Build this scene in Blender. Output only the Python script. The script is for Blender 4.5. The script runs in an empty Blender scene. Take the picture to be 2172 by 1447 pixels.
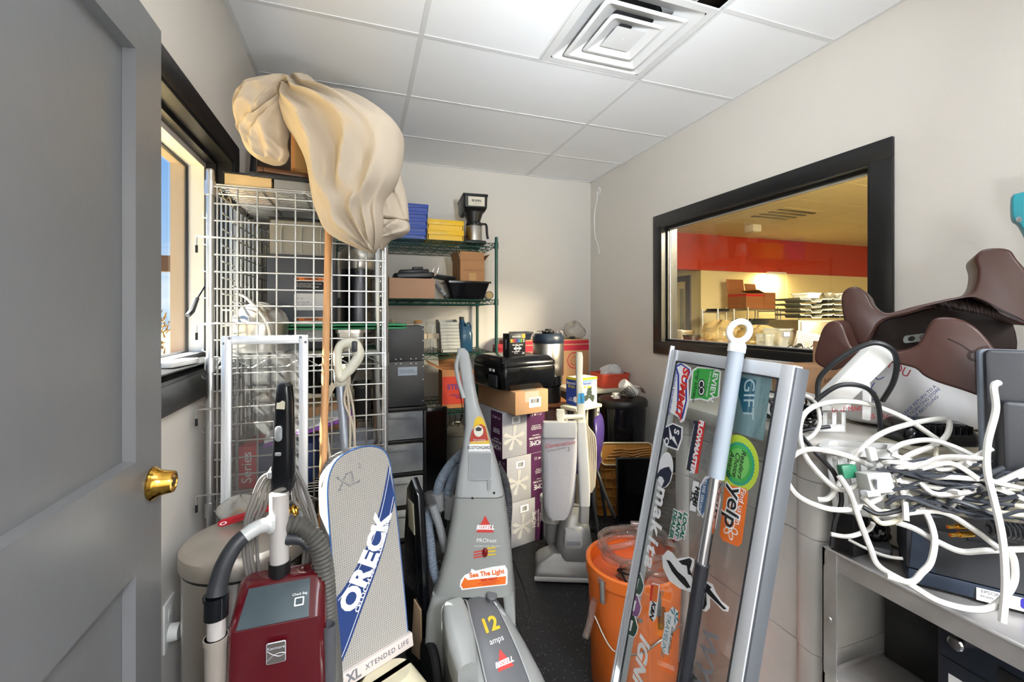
# Storage room: helpers, materials, shapes.  Camera stands at (0,0,1.40); x right, y into the room, z up, metres.
import bpy, bmesh, math, random
from mathutils import Vector as V, Matrix as M, Euler
rnd = random.Random(7)
S = bpy.context.scene
COL = S.collection
PI = math.pi
FPX, HZ, YAW = 925.28, 669.6, math.radians(19.0)
CS, SN = math.cos(YAW), math.sin(YAW)
CAM = V((0, 0, 1.40))
XL, XR, YB, YF, ZC = -0.555, 2.18, 3.90, -0.30, 2.74

def ray(px, py):
    u = (px - 1086) / FPX
    return V((SN + CS * u, CS - SN * u, (HZ - py) / FPX))
def P(px, py, d): return CAM + ray(px, py) * d
def PY(px, py, y):
    r = ray(px, py); return CAM + r * (y / r.y)
def PX(px, py, x):
    r = ray(px, py); return CAM + r * (x / r.x)
def PZ(px, py, z):
    r = ray(px, py); return CAM + r * ((z - 1.4) / r.z)

# ---------------------------------------------------------------- materials
def lin(h):
    if isinstance(h, (tuple, list)): return tuple(h)[:3] + (1,)
    h = h.lstrip('#'); o = []
    for i in (0, 2, 4):
        c = int(h[i:i + 2], 16) / 255
        o.append(c / 12.92 if c <= .04045 else ((c + .055) / 1.055) ** 2.4)
    return tuple(o) + (1,)
MATS = {}
def mat(key, h='808080', rough=.5, metal=0, var=.08, vs=9, bump=0, bs=60, spec=.5, coat=0, sss=0, aniso=None, trans=0, ior=1.45):
    if key in MATS: return MATS[key]
    m = bpy.data.materials.new(key); m.use_nodes = True
    nt = m.node_tree; b = nt.nodes['Principled BSDF']; L = nt.links
    c = lin(h)
    b.inputs['Roughness'].default_value = rough; b.inputs['Metallic'].default_value = metal
    b.inputs['Specular IOR Level'].default_value = spec; b.inputs['IOR'].default_value = ior
    if coat: b.inputs['Coat Weight'].default_value = coat; b.inputs['Coat Roughness'].default_value = .08
    if trans: b.inputs['Transmission Weight'].default_value = trans
    tc = nt.nodes.new('ShaderNodeTexCoord')
    mp = nt.nodes.new('ShaderNodeMapping'); L.new(tc.outputs['Object'], mp.inputs['Vector'])
    if aniso: mp.inputs['Scale'].default_value = aniso
    n = nt.nodes.new('ShaderNodeTexNoise'); n.inputs['Scale'].default_value = vs; n.inputs['Detail'].default_value = 4
    L.new(mp.outputs['Vector'], n.inputs['Vector'])
    mx = nt.nodes.new('ShaderNodeMix'); mx.data_type = 'RGBA'
    mx.inputs['A'].default_value = tuple(max(0, x * (1 - var)) for x in c[:3]) + (1,)
    mx.inputs['B'].default_value = tuple(min(1, x * (1 + var)) for x in c[:3]) + (1,)
    L.new(n.outputs['Fac'], mx.inputs['Factor']); L.new(mx.outputs['Result'], b.inputs['Base Color'])
    if bump:
        n2 = nt.nodes.new('ShaderNodeTexNoise'); n2.inputs['Scale'].default_value = bs; n2.inputs['Detail'].default_value = 3
        L.new(mp.outputs['Vector'], n2.inputs['Vector'])
        bp = nt.nodes.new('ShaderNodeBump'); bp.inputs['Strength'].default_value = bump; bp.inputs['Distance'].default_value = .01
        L.new(n2.outputs['Fac'], bp.inputs['Height']); L.new(bp.outputs['Normal'], b.inputs['Normal'])
    MATS[key] = m; return m

def clearmat(key, h='ffffff', refl=.6, rough=.02, body=0.0, bodycol='dddddd', bump=0, bs=30):
    """thin clear sheet: transparent body, fresnel gloss, optional milky diffuse"""
    if key in MATS: return MATS[key]
    m = bpy.data.materials.new(key); m.use_nodes = True
    nt = m.node_tree; nt.nodes.clear(); L = nt.links
    out = nt.nodes.new('ShaderNodeOutputMaterial'); tr = nt.nodes.new('ShaderNodeBsdfTransparent')
    tr.inputs['Color'].default_value = lin(h)
    gl = nt.nodes.new('ShaderNodeBsdfGlossy'); gl.inputs['Roughness'].default_value = rough
    fr = nt.nodes.new('ShaderNodeFresnel')
    ge = nt.nodes.new('ShaderNodeNewGeometry'); mi = nt.nodes.new('ShaderNodeMapRange')      # a sheet has no inside: same index on both faces
    mi.inputs['To Min'].default_value = 1.5; mi.inputs['To Max'].default_value = 1 / 1.5
    L.new(ge.outputs['Backfacing'], mi.inputs['Value']); L.new(mi.outputs[0], fr.inputs['IOR'])
    mu = nt.nodes.new('ShaderNodeMath'); mu.operation = 'MULTIPLY'; mu.inputs[1].default_value = refl
    L.new(fr.outputs[0], mu.inputs[0])
    last = tr
    if body:
        di = nt.nodes.new('ShaderNodeBsdfDiffuse'); di.inputs['Color'].default_value = lin(bodycol)
        tl = nt.nodes.new('ShaderNodeBsdfTranslucent'); tl.inputs['Color'].default_value = lin(bodycol)
        md = nt.nodes.new('ShaderNodeMixShader'); md.inputs[0].default_value = .4
        L.new(di.outputs[0], md.inputs[1]); L.new(tl.outputs[0], md.inputs[2])
        mb = nt.nodes.new('ShaderNodeMixShader')
        tc = nt.nodes.new('ShaderNodeTexCoord'); n = nt.nodes.new('ShaderNodeTexNoise'); n.inputs['Scale'].default_value = 14; n.inputs['Detail'].default_value = 4
        L.new(tc.outputs['Object'], n.inputs['Vector'])
        mr = nt.nodes.new('ShaderNodeMapRange'); mr.inputs['To Min'].default_value = body * .6; mr.inputs['To Max'].default_value = min(1, body * 1.4)
        L.new(n.outputs['Fac'], mr.inputs['Value']); L.new(mr.outputs[0], mb.inputs[0])
        L.new(tr.outputs[0], mb.inputs[1]); L.new(md.outputs[0], mb.inputs[2]); last = mb
    mx = nt.nodes.new('ShaderNodeMixShader')
    L.new(mu.outputs[0], mx.inputs[0]); L.new(last.outputs[0], mx.inputs[1]); L.new(gl.outputs[0], mx.inputs[2])
    if bump:
        tc = nt.nodes.new('ShaderNodeTexCoord'); n = nt.nodes.new('ShaderNodeTexNoise'); n.inputs['Scale'].default_value = bs
        L.new(tc.outputs['Object'], n.inputs['Vector'])
        bp = nt.nodes.new('ShaderNodeBump'); bp.inputs['Strength'].default_value = bump; bp.inputs['Distance'].default_value = .02
        L.new(n.outputs['Fac'], bp.inputs['Height']); L.new(bp.outputs[0], gl.inputs['Normal']); L.new(bp.outputs[0], fr.inputs['Normal'])
    L.new(mx.outputs[0], out.inputs['Surface']); MATS[key] = m; return m

def emat(key, h, strength):
    if key in MATS: return MATS[key]
    m = bpy.data.materials.new(key); m.use_nodes = True
    b = m.node_tree.nodes['Principled BSDF']
    b.inputs['Base Color'].default_value = lin(h); b.inputs['Emission Color'].default_value = lin(h); b.inputs['Emission Strength'].default_value = strength
    MATS[key] = m; return m

# ---------------------------------------------------------------- mesh builder
def T(x=0, y=0, z=0): return M.Translation((x, y, z))
def RX(a): return M.Rotation(math.radians(a), 4, 'X')
def RY(a): return M.Rotation(math.radians(a), 4, 'Y')
def RZ(a): return M.Rotation(math.radians(a), 4, 'Z')
def frame(o, x, y):
    """4x4 from origin, x axis, y axis (orthonormalised); z = x cross y"""
    x = V(x).normalized(); z = x.cross(V(y)).normalized(); y = z.cross(x)
    m = M((x, y, z)).transposed().to_4x4(); m.translation = V(o); return m

def catmull(pts, n=8, closed=False):
    pts = [V(p) for p in pts]; out = []; N = len(pts)
    rng = range(N if closed else N - 1)
    for i in rng:
        if closed: a, b, c, d = (pts[(i + k) % N] for k in (-1, 0, 1, 2))
        else: a, b, c, d = pts[max(i - 1, 0)], pts[i], pts[i + 1], pts[min(i + 2, N - 1)]
        for k in range(n):
            t = k / n
            out.append(.5 * ((2 * b) + (c - a) * t + (2 * a - 5 * b + 4 * c - d) * t * t + (3 * b - a - 3 * c + d) * t ** 3))
    if not closed: out.append(pts[-1])
    return out
def rrect(w, h, r, n=5, cx=0, cy=0):
    o = []
    for (sx, sy, a0) in ((1, 1, 0), (-1, 1, 90), (-1, -1, 180), (1, -1, 270)):
        for k in range(n + 1):
            a = math.radians(a0 + 90 * k / n)
            o.append((cx + sx * (w / 2 - r) + r * math.cos(a), cy + sy * (h / 2 - r) + r * math.sin(a)))
    return o
def ell(rx, ry, n=28, cx=0, cy=0): return [(cx + rx * math.cos(2 * PI * k / n), cy + ry * math.sin(2 * PI * k / n)) for k in range(n)]

class MB:
    def __init__(s, X=None): s.v, s.f, s.m, s.k, s.X = [], [], [], 0, X
    def add(s, vs, fs, X=None):
        o = len(s.v); X = X or M.Identity(4)
        if s.X: X = s.X @ X
        s.v += [X @ V(p) for p in vs]
        for f in fs: s.f.append(tuple(i + o for i in f)); s.m.append(s.k)
        return s
    def mi(s, k): s.k = k; return s
    def box(s, c, size, bev=0, seg=2, X=None):
        X = (X or M.Identity(4)) @ M.Translation(V(c))
        w, d, h = (a / 2 for a in size)
        if not bev:
            vs = [(x, y, z) for z in (-h, h) for y in (-d, d) for x in (-w, w)]
            return s.add(vs, [(0, 2, 3, 1), (4, 5, 7, 6), (0, 1, 5, 4), (2, 6, 7, 3), (0, 4, 6, 2), (1, 3, 7, 5)], X)
        b = bmesh.new(); bmesh.ops.create_cube(b, size=1, matrix=M.Diagonal((2 * w, 2 * d, 2 * h, 1)))
        bmesh.ops.bevel(b, geom=b.edges[:], offset=min(bev, .98 * min(w, d, h)), segments=seg, profile=.5, affect='EDGES', clamp_overlap=True)
        b.verts.index_update()
        s.add([v.co.copy() for v in b.verts], [tuple(v.index for v in f.verts) for f in b.faces], X); b.free(); return s
    def b2(s, a, b, bev=0, X=None):
        a, b = V(a), V(b); return s.box((a + b) / 2, [abs(q) for q in (b - a)], bev, X=X)
    def loft(s, rings, caps=(1, 1), closed=True, X=None):
        n = len(rings[0]); vs = [p for r in rings for p in r]; fs = []
        for i in range(len(rings) - 1):
            for j in range(n if closed else n - 1):
                k = (j + 1) % n; fs.append((i * n + j, i * n + k, (i + 1) * n + k, (i + 1) * n + j))
        if caps[0] and closed: fs.append(tuple(reversed(range(n))))
        if caps[1] and closed: fs.append(tuple(range((len(rings) - 1) * n, len(rings) * n)))
        return s.add(vs, fs, X)
    def tube(s, pts, r, seg=8, caps=(1, 1), closed=False, X=None):
        pts = [V(p) for p in pts]; N = len(pts)
        if N < 2: return s
        rr = r if isinstance(r, (list, tuple)) else [r] * N
        tg = []
        for i in range(N):
            a = pts[(i - 1) % N] if closed else pts[max(i - 1, 0)]; b = pts[(i + 1) % N] if closed else pts[min(i + 1, N - 1)]
            d = b - a; tg.append(d.normalized() if d.length > 1e-9 else V((0, 0, 1)))
        up = V((0, 0, 1)) if abs(tg[0].z) < .9 else V((1, 0, 0))
        nrm = (up - tg[0] * up.dot(tg[0])).normalized(); rings = []
        for i in range(N):
            nrm = nrm - tg[i] * nrm.dot(tg[i])
            nrm = nrm.normalized() if nrm.length > 1e-6 else tg[i].orthogonal().normalized()
            bn = tg[i].cross(nrm)
            rings.append([pts[i] + (nrm * math.cos(2 * PI * k / seg) + bn * math.sin(2 * PI * k / seg)) * rr[i] for k in range(seg)])
        if closed: rings.append(rings[0]); caps = (0, 0)
        return s.loft(rings, caps, X=X)
    def cyl(s, a, b, r, r2=None, seg=20, X=None): return s.tube([a, b], [r, r if r2 is None else r2], seg, X=X)
    def wire(s, a, b, r, seg=5): return s.tube([a, b], r, seg)
    def lathe(s, prof, X=None, seg=32, caps=(1, 1), sx=1, sy=1):
        return s.loft([[(r * sx * math.cos(2 * PI * k / seg), r * sy * math.sin(2 * PI * k / seg), z) for k in range(seg)] for r, z in prof], caps, X=X)
    def prism(s, poly, z0, z1, X=None, bev=0):
        n = len(poly)
        if not bev: return s.loft([[(x, y, z0) for x, y in poly], [(x, y, z1) for x, y in poly]], X=X)
        b = bmesh.new(); lo = [b.verts.new((x, y, z0)) for x, y in poly]; hi = [b.verts.new((x, y, z1)) for x, y in poly]
        b.faces.new(lo[::-1]); b.faces.new(hi)
        for i in range(n): b.faces.new((lo[i], lo[(i + 1) % n], hi[(i + 1) % n], hi[i]))
        bmesh.ops.recalc_face_normals(b, faces=b.faces[:])
        ed = [e for e in b.edges if (abs(e.verts[0].co.z - e.verts[1].co.z) < 1e-7)]
        bmesh.ops.bevel(b, geom=ed, offset=bev, segments=2, profile=.5, affect='EDGES', clamp_overlap=True)
        b.verts.index_update(); s.add([v.co.copy() for v in b.verts], [tuple(v.index for v in f.verts) for f in b.faces], X); b.free(); return s
    def sph(s, c, r, X=None, seg=16, rings=10):
        r = r if isinstance(r, (tuple, list)) else (r, r, r)
        pr = [(max(1e-4, math.sin(PI * i / rings)), -math.cos(PI * i / rings)) for i in range(rings + 1)]
        return s.lathe(pr, (X or M.Identity(4)) @ M.Translation(V(c)) @ M.Diagonal((r[0], r[1], r[2], 1)), seg)
    def sheet(s, rows, X=None): return s.loft(rows, (0, 0), closed=False, X=X)
    def poly(s, pts, X=None): return s.add(pts, [tuple(range(len(pts)))], X)
    def flat(s, poly, z=0, X=None): return s.poly([(x, y, z) for x, y in poly], X)
    def build(s, name, mats, parent=None, ang=40, solid=0, sub=0, W=False, origin=None):
        mats = mats if isinstance(mats, (list, tuple)) else [mats]
        vs = s.v
        if parent is not None and W:
            inv = PM[parent.name].inverted(); vs = [inv @ p for p in vs]
        base = None
        if parent is None and vs:
            if origin is None:
                lo = [min(p[i] for p in vs) for i in range(3)]; hi = [max(p[i] for p in vs) for i in range(3)]
                base = V(((lo[0] + hi[0]) / 2, (lo[1] + hi[1]) / 2, lo[2]))
            else: base = V(origin)
            vs = [p - base for p in vs]
        me = bpy.data.meshes.new(name); me.from_pydata([tuple(p) for p in vs], [], s.f)
        for m in mats: me.materials.append(m)
        me.polygons.foreach_set('material_index', s.m)
        bm = bmesh.new(); bm.from_mesh(me); bmesh.ops.recalc_face_normals(bm, faces=bm.faces[:]); bm.to_mesh(me); bm.free()
        me.polygons.foreach_set('use_smooth', [True] * len(me.polygons))
        me.set_sharp_from_angle(angle=math.radians(ang)); me.update()
        o = bpy.data.objects.new(name, me); COL.objects.link(o)
        if base is not None: o.location = base
        if parent is not None: o.parent = parent
        if sub:
            md = o.modifiers.new('sub', 'SUBSURF'); md.levels = md.render_levels = sub
        if solid:
            md = o.modifiers.new('sol', 'SOLIDIFY'); md.thickness = solid; md.offset = 0
        return o
PM = {}
def tag(o, label, cat, group=None, kind=None):
    o['label'] = label; o['category'] = cat
    if group: o['group'] = group
    if kind: o['kind'] = kind
    return o
def thing(name, label, cat, X=(0, 0, 0), group=None):
    o = bpy.data.objects.new(name, None); COL.objects.link(o); o.empty_display_size = .05
    X = X if isinstance(X, M) else M.Translation(V(X))
    o.matrix_world = X; PM[o.name] = X.copy()
    return tag(o, label, cat, group)
def struct(o): o['kind'] = 'structure'; return o
def dup(root, X, label=None, group=None):
    r = root.copy(); COL.objects.link(r); r.matrix_world = X if isinstance(X, M) else M.Translation(V(X)); PM[r.name] = r.matrix_world.copy()
    if label: r['label'] = label
    if group: r['group'] = group
    for ch in [c for c in KIDS(root)]:
        c = ch.copy(); COL.objects.link(c); c.parent = r
        for g in KIDS(ch):
            d = g.copy(); COL.objects.link(d); d.parent = c
    return r
def KIDS(o): return [c for c in bpy.data.objects if c.parent == o]
_fc = None
def text(s, size, X, m, parent, name='lettering', bold=0, shear=0, align='CENTER', sx=1, W=True, sp=1, lines=1, outline=None):
    """flat lettering in the xy plane of X (x right, y up, z out)"""
    cu = bpy.data.curves.new('lettering', 'FONT'); cu.body = s; cu.size = size; cu.align_x = align; cu.align_y = 'CENTER'
    cu.offset = bold; cu.shear = shear; cu.space_character = sp; cu.space_line = lines; cu.resolution_u = 3; cu.extrude = .0002
    ob = bpy.data.objects.new('lettering', cu); COL.objects.link(ob)
    me = bpy.data.meshes.new_from_object(ob); bpy.data.objects.remove(ob); bpy.data.curves.remove(cu)
    b = MB(); X = X @ M.Diagonal((sx, 1, 1, 1))
    b.add([v.co.copy() for v in me.vertices], [tuple(p.vertices) for p in me.polygons], X)
    bpy.data.meshes.remove(me)
    return b.build(name, m, parent, W=W)
def zig(b, a, c, amp, n, r, up=V((0, 0, 1))):
    a, c = V(a), V(c); pts = []
    for k in range(n + 1): pts.append(a.lerp(c, k / n) + up * (amp if k % 2 else -amp))
    b.tube(pts, r, 4)
# shared materials
m_wall = mat('painted_wall', 'dbd6ce', .75, var=.02, vs=3, bump=.12, bs=220)
m_tile = mat('ceiling_tile', 'f4f5f6', .9, var=.015, vs=5, bump=.03, bs=150)
m_grid = mat('ceiling_grid_white', 'e2e2e2', .45, var=.02)
m_black = mat('black_gloss_trim', '1b1b1c', .32, var=.3, vs=6, bump=.06, bs=30)
m_door = mat('grey_door_paint', '69696a', .32, var=.06, vs=2.5, bump=.05, bs=26)
m_brass = mat('polished_brass', 'd9a94a', .16, 1, var=.04)
m_chrome = mat('chrome', 'd9d9dc', .12, 1, var=.03)
m_zinc = mat('zinc_wire', 'c9c9c6', .3, 1, var=.06)
m_galv = mat('galvanised_post', 'c4c6c8', .34, 1, var=.08)
m_steel = mat('brushed_steel', 'c3beb6', .3, 1, var=.1, vs=14, aniso=(1, 1, 18))
m_alu = mat('aluminium_profile', 'dfe2e6', .38, .45, var=.04)
m_alud = mat('grey_aluminium', '6f7277', .42, .5, var=.08)
m_dirty = mat('scuffed_steel', 'b0a59a', .36, 1, var=.2, vs=22, bump=.05, bs=80)
m_pl_black = mat('black_plastic', '161617', .38, var=.2, vs=30)
m_pl_blackg = mat('glossy_black_plastic', '0e0f12', .15, var=.2, vs=12)
m_pl_char = mat('charcoal_plastic', '2b2d31', .42, var=.12, vs=25, bump=.03, bs=300)
m_pl_blue = mat('blue_black_plastic', '25303f', .36, var=.12, vs=20)
m_pl_grey = mat('grey_plastic', '8b8c8d', .4, var=.06, vs=12)
m_pl_lgrey = mat('light_grey_plastic', 'b4b5b3', .36, var=.06, vs=10)
m_pl_white = mat('white_plastic', 'e4e3df', .36, var=.04, vs=12)
m_pl_cream = mat('cream_plastic', 'e0dcc8', .38, var=.07, vs=12)
m_rubber = mat('black_rubber', '121212', .7, var=.2)
m_wood = mat('pine_pole', 'cf9a66', .45, var=.2, vs=16, aniso=(6, 6, .6))
m_card = mat('cardboard', 'b58c66', .8, var=.08, vs=7, bump=.04, bs=90)
m_cardw = mat('white_card', 'dcdad6', .7, var=.05)
m_cardin = mat('cardboard_inside', '8c6544', .85, var=.1, vs=7)
m_paper = mat('white_paper', 'e8e6e2', .7, var=.03)
m_ink = mat('black_ink', '151515', .6, var=.1)
m_inkg = mat('grey_ink', '77777a', .6, var=.1)
m_white = mat('white_print', 'f2f2f2', .5, var=.02)
m_green_wire = mat('green_epoxy_wire', '1d4a40', .35, var=.15)
m_cloth = mat('beige_canvas', 'b3a592', .85, var=.04, vs=4, bump=.05, bs=500)
m_red = mat('red_gloss', '4e0c14', .2, var=.1, vs=10, coat=.5)
m_redp = mat('red_plastic', 'b3222b', .4, var=.1)
m_orange = mat('orange_plastic', 'e2702a', .38, var=.07, vs=6)
m_cord = mat('grey_cord', '6e6a66', .5, var=.08)
m_cordl = mat('beige_cord', 'b9ad98', .5, var=.08)
m_cordb = mat('black_cord', '17181a', .42, var=.15)
m_cordw = mat('white_cord', 'c6c3bc', .5, var=.07, vs=40)
m_glass = clearmat('window_glass', 'f6f8f7', 1.0)
m_clear = clearmat('clear_plastic', 'eef0f0', .8, .06, .08)
m_clearb = clearmat('bag_film', 'ffffff', .8, .18, .45, 'd8d4cc', bump=.6, bs=18)
m_frost = clearmat('frosted_plastic', 'ffffff', .5, .3, .6, 'b9bec6')
m_hose = clearmat('clear_hose', 'f3e9e2', 1, .06, .18, 'd8c8c0')
LW = [4, 145, 55.0, 1.0, .78, 18, 14]
KW = [700, 24]
# ================================================================ the setting
cam = bpy.data.cameras.new('camera'); co = bpy.data.objects.new('camera', cam); COL.objects.link(co)
co.location = CAM; co.rotation_euler = (PI / 2, 0, -YAW); cam.sensor_width = 36; cam.lens = 36 * FPX / 2172
cam.shift_y = (HZ - 723.5) / 2172; cam.clip_start = .02; S.camera = co

def wall_open(name, axis, at, a0, a1, z0, z1, hole, t, m):
    """wall slab normal to axis ('x' or 'y'), inner face at `at`, thickness t (signed), one rectangular hole (b0,b1,h0,h1)"""
    b = MB(); b0, b1, h0, h1 = hole
    for (p, q, r, s_) in ((a0, b0, z0, z1), (b1, a1, z0, z1), (b0, b1, z0, h0), (b0, b1, h1, z1)):
        if q - p < 1e-4 or s_ - r < 1e-4: continue
        if axis == 'x': b.b2((at, p, r), (at + t, q, s_))
        else: b.b2((p, at, r), (q, at + t, s_))
    return struct(b.build(name, m))
# floor: black rubber with pale flecks
def fleck_floor():
    m = mat('speckled_rubber_floor', '1c1c1e', .55, var=.3, vs=5, bump=.1, bs=140)
    nt = m.node_tree; L = nt.links; b = nt.nodes['Principled BSDF']
    old = b.inputs['Base Color'].links[0].from_socket
    tc = nt.nodes.new('ShaderNodeTexCoord'); v = nt.nodes.new('ShaderNodeTexVoronoi'); v.inputs['Scale'].default_value = 95
    L.new(tc.outputs['Object'], v.inputs['Vector'])
    lt = nt.nodes.new('ShaderNodeMath'); lt.operation = 'LESS_THAN'; lt.inputs[1].default_value = .17; L.new(v.outputs['Distance'], lt.inputs[0])
    wn = nt.nodes.new('ShaderNodeSeparateColor'); L.new(v.outputs['Color'], wn.inputs[0])
    gt = nt.nodes.new('ShaderNodeMath'); gt.operation = 'GREATER_THAN'; gt.inputs[1].default_value = .62; L.new(wn.outputs[0], gt.inputs[0])
    mu = nt.nodes.new('ShaderNodeMath'); mu.operation = 'MULTIPLY'; L.new(lt.outputs[0], mu.inputs[0]); L.new(gt.outputs[0], mu.inputs[1])
    mx = nt.nodes.new('ShaderNodeMix'); mx.data_type = 'RGBA'; L.new(mu.outputs[0], mx.inputs['Factor']); L.new(old, mx.inputs['A'])
    mx.inputs['B'].default_value = lin('8a8a8c'); L.new(mx.outputs['Result'], b.inputs['Base Color']); return m
struct(MB().b2((XL - .14, -2.2, -.1), (XR + .12, YB + .12, 0)).build('floor', fleck_floor()))
WZ0, WZ1 = 1.106, 2.175            # outer trim heights of both windows
LY0, LY1 = .55, 2.33               # left window, outer trim
RY0, RY1 = 1.245, 2.877            # right window, outer trim
TW = .088
wall_open('wall_left', 'x', XL, YF, YB + .12, 0, ZC + .1, (LY0 + TW, LY1 - TW, WZ0 + TW, WZ1 - TW), -.20, m_wall)
wall_open('wall_right', 'x', XR, YF, YB + .12, 0, ZC + .1, (RY0 + TW, RY1 - TW, WZ0 + TW, WZ1 - TW), .12, m_wall)
struct(MB().b2((XL - .14, YB, 0), (XR + .12, YB + .12, ZC + .1)).build('wall_back', m_wall))
b = MB().b2((XL, YF - .12, 0), (-.46, YF, ZC)).b2((1.3, YF - .12, 0), (XR, YF, ZC)).b2((-.46, YF - .12, 2.1), (1.3, YF, ZC))
struct(b.build('wall_front', m_wall))
b = MB().b2((XL - .14, -2.3, 0), (XR + .12, -2.2, ZC)).b2((XL - .24, -2.2, 0), (XL - .14, YF - .12, ZC)).b2((XR + .12, -2.2, 0), (XR + .22, YF - .12, ZC))
struct(b.build('wall_hallway', m_wall))
# suspended ceiling
VX = [XL, .269, 1.489, XR]; HY = [-2.2, -.938, -.328, .282, .892, 1.502, 2.112, 2.722, 3.332, YB]
b = MB(); g = MB()
for j in range(len(HY) - 1):
    for i in range(3):
        x0, x1, y0, y1 = VX[i], VX[i + 1], HY[j], HY[j + 1]
        if i == 1 and abs(y0 - 1.502) < 1e-3: x1 = .879            # diffuser sits in the other half
        if i == 1 and abs(y0 - .892) < 1e-3: x1 = .879             # missing half tile
        if i == 1 and j == 3: continue                              # opening for the added fill light
        if i == 1 and j == 0: continue
        b.b2((x0, y0, ZC), (x1, y1, ZC + .015))
        g.b2((x0, y0, ZC - .003), (x1, y0 + .012, ZC + .002)).b2((x0, y1 - .012, ZC - .003), (x1, y1, ZC + .002))
        g.b2((x0, y0 + .012, ZC - .003), (x0 + .012, y1 - .012, ZC + .002)).b2((x1 - .012, y0 + .012, ZC - .003), (x1, y1 - .012, ZC + .002))
struct(b.build('ceiling', m_tile)); struct(g.build('trim_1', m_grid))
m_void = mat('dark_plenum', '2a1c10', .9, var=.3)
b = MB().b2((XL - .24, -2.3, ZC + .55), (XR + .22, YB + .12, ZC + .6)).b2((XL - .26, -2.3, ZC), (XL - .24, YB + .12, ZC + .6)).b2((XR + .12, -2.3, ZC + .1), (XR + .14, YB + .12, ZC + .6))
b.b2((XL - .24, -2.32, ZC), (XR + .22, -2.3, ZC + .6)).b2((XL - .24, YB + .12, ZC), (XR + .14, YB + .14, ZC + .6)); struct(b.build('ceiling_void', m_void))
# wall angle along the walls
b = MB().b2((XL, YB - .02, ZC - .004), (XR, YB, ZC + .001)).b2((XL, YF, ZC - .004), (XL + .02, YB, ZC + .001)).b2((XR - .02, YF, ZC - .004), (XR, YB, ZC + .001))
struct(b.build('trim_2', m_grid))
# baseboards
struct(MB().b2((XL, YF, 0), (XL + .012, YB, .10), .003).build('baseboard_left', m_black))
struct(MB().b2((XL + .012, YB - .012, 0), (XR - .012, YB, .10), .003).build('baseboard_back', m_black))
struct(MB().b2((XR - .012, YF, 0), (XR, YB, .10), .003).build('baseboard_right', m_black))

def trim_frame(b, x, t, y0, y1, z0, z1, w, bev=.002):
    """picture-frame trim lying on a wall at x, thickness t toward +x"""
    b.b2((x, y0, z1 - w), (x + t, y1, z1), bev).b2((x, y0, z0), (x + t, y1, z0 + w), bev)
    b.b2((x, y0, z0 + w), (x + t, y0 + w, z1 - w), bev).b2((x, y1 - w, z0 + w), (x + t, y1, z1 - w), bev)
def lining(b, x0, x1, y0, y1, z0, z1, t):
    b.b2((x0, y0, z1 - t), (x1, y1, z1)).b2((x0, y0, z0), (x1, y1, z0 + t)).b2((x0, y0, z0 + t), (x1, y0 + t, z1 - t)).b2((x0, y1 - t, z0 + t), (x1, y1, z1 - t))
# left window: black trim, stepped black reveal, white vinyl frame, glass, tan outer reveal
m_vinyl = mat('white_vinyl', 'e9e9e9', .35, var=.02); m_tan = mat('outer_reveal_tan', 'a08c78', .8, var=.1)
w1 = struct(bpy.data.objects.new('window_1', None)); COL.objects.link(w1); PM[w1.name] = M.Identity(4)
b = MB(); trim_frame(b, XL, .018, LY0, LY1, WZ0, WZ1, TW); b.build('window_trim', m_black, w1)
b = MB(); a0, a1, h0, h1 = LY0 + TW, LY1 - TW, WZ0 + TW, WZ1 - TW
lining(b, XL - .045, XL + .012, a0, a1, h0, h1, .012); lining(b, XL - .082, XL - .045, a0, a1, h0, h1, .03)
b.b2((XL - .085, a0, h0 + .03), (XL + .012, a1, h0 + .036), .002); b.build('window_reveal', m_black, w1)
b = MB(); lining(b, XL - .138, XL - .082, a0, a1, h0, h1, .052); b.build('window_frame', m_vinyl, w1)
b = MB(); lining(b, XL - .150, XL - .138, a0, a1, h0, h1, .060); b.build('window_gasket', m_pl_black, w1)
b = MB(); lining(b, XL - .205, XL - .150, a0, a1, h0, h1, .045); b.build('window_outer_reveal', m_tan, w1)
MB().b2((XL - .146, a0 + .06, h0 + .06), (XL - .142, a1 - .06, h1 - .06)).build('window_pane', m_glass, w1)
# right window (internal, looks into the kitchen)
w2 = struct(bpy.data.objects.new('window_2', None)); COL.objects.link(w2); PM[w2.name] = M.Identity(4)
b = MB(); trim_frame(b, XR - .018, .018, RY0, RY1, WZ0, WZ1, TW); b.build('window_trim', m_black, w2)
a0, a1, h0, h1 = RY0 + TW, RY1 - TW, WZ0 + TW, WZ1 - TW
b = MB(); lining(b, XR - .016, XR + .13, a0, a1, h0, h1, .010); lining(b, XR + .03, XR + .05, a0, a1, h0, h1, .026); lining(b, XR + .062, XR + .085, a0, a1, h0, h1, .026)
b.build('window_reveal', m_black, w2)
b = MB(); lining(b, XR + .05, XR + .053, a0, a1, h0, h1, .031); b.build('window_bead', m_alu, w2)
MB().b2((XR + .054, a0 + .012, h0 + .012), (XR + .060, a1 - .012, h1 - .012)).build('window_pane', m_glass, w2)

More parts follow.
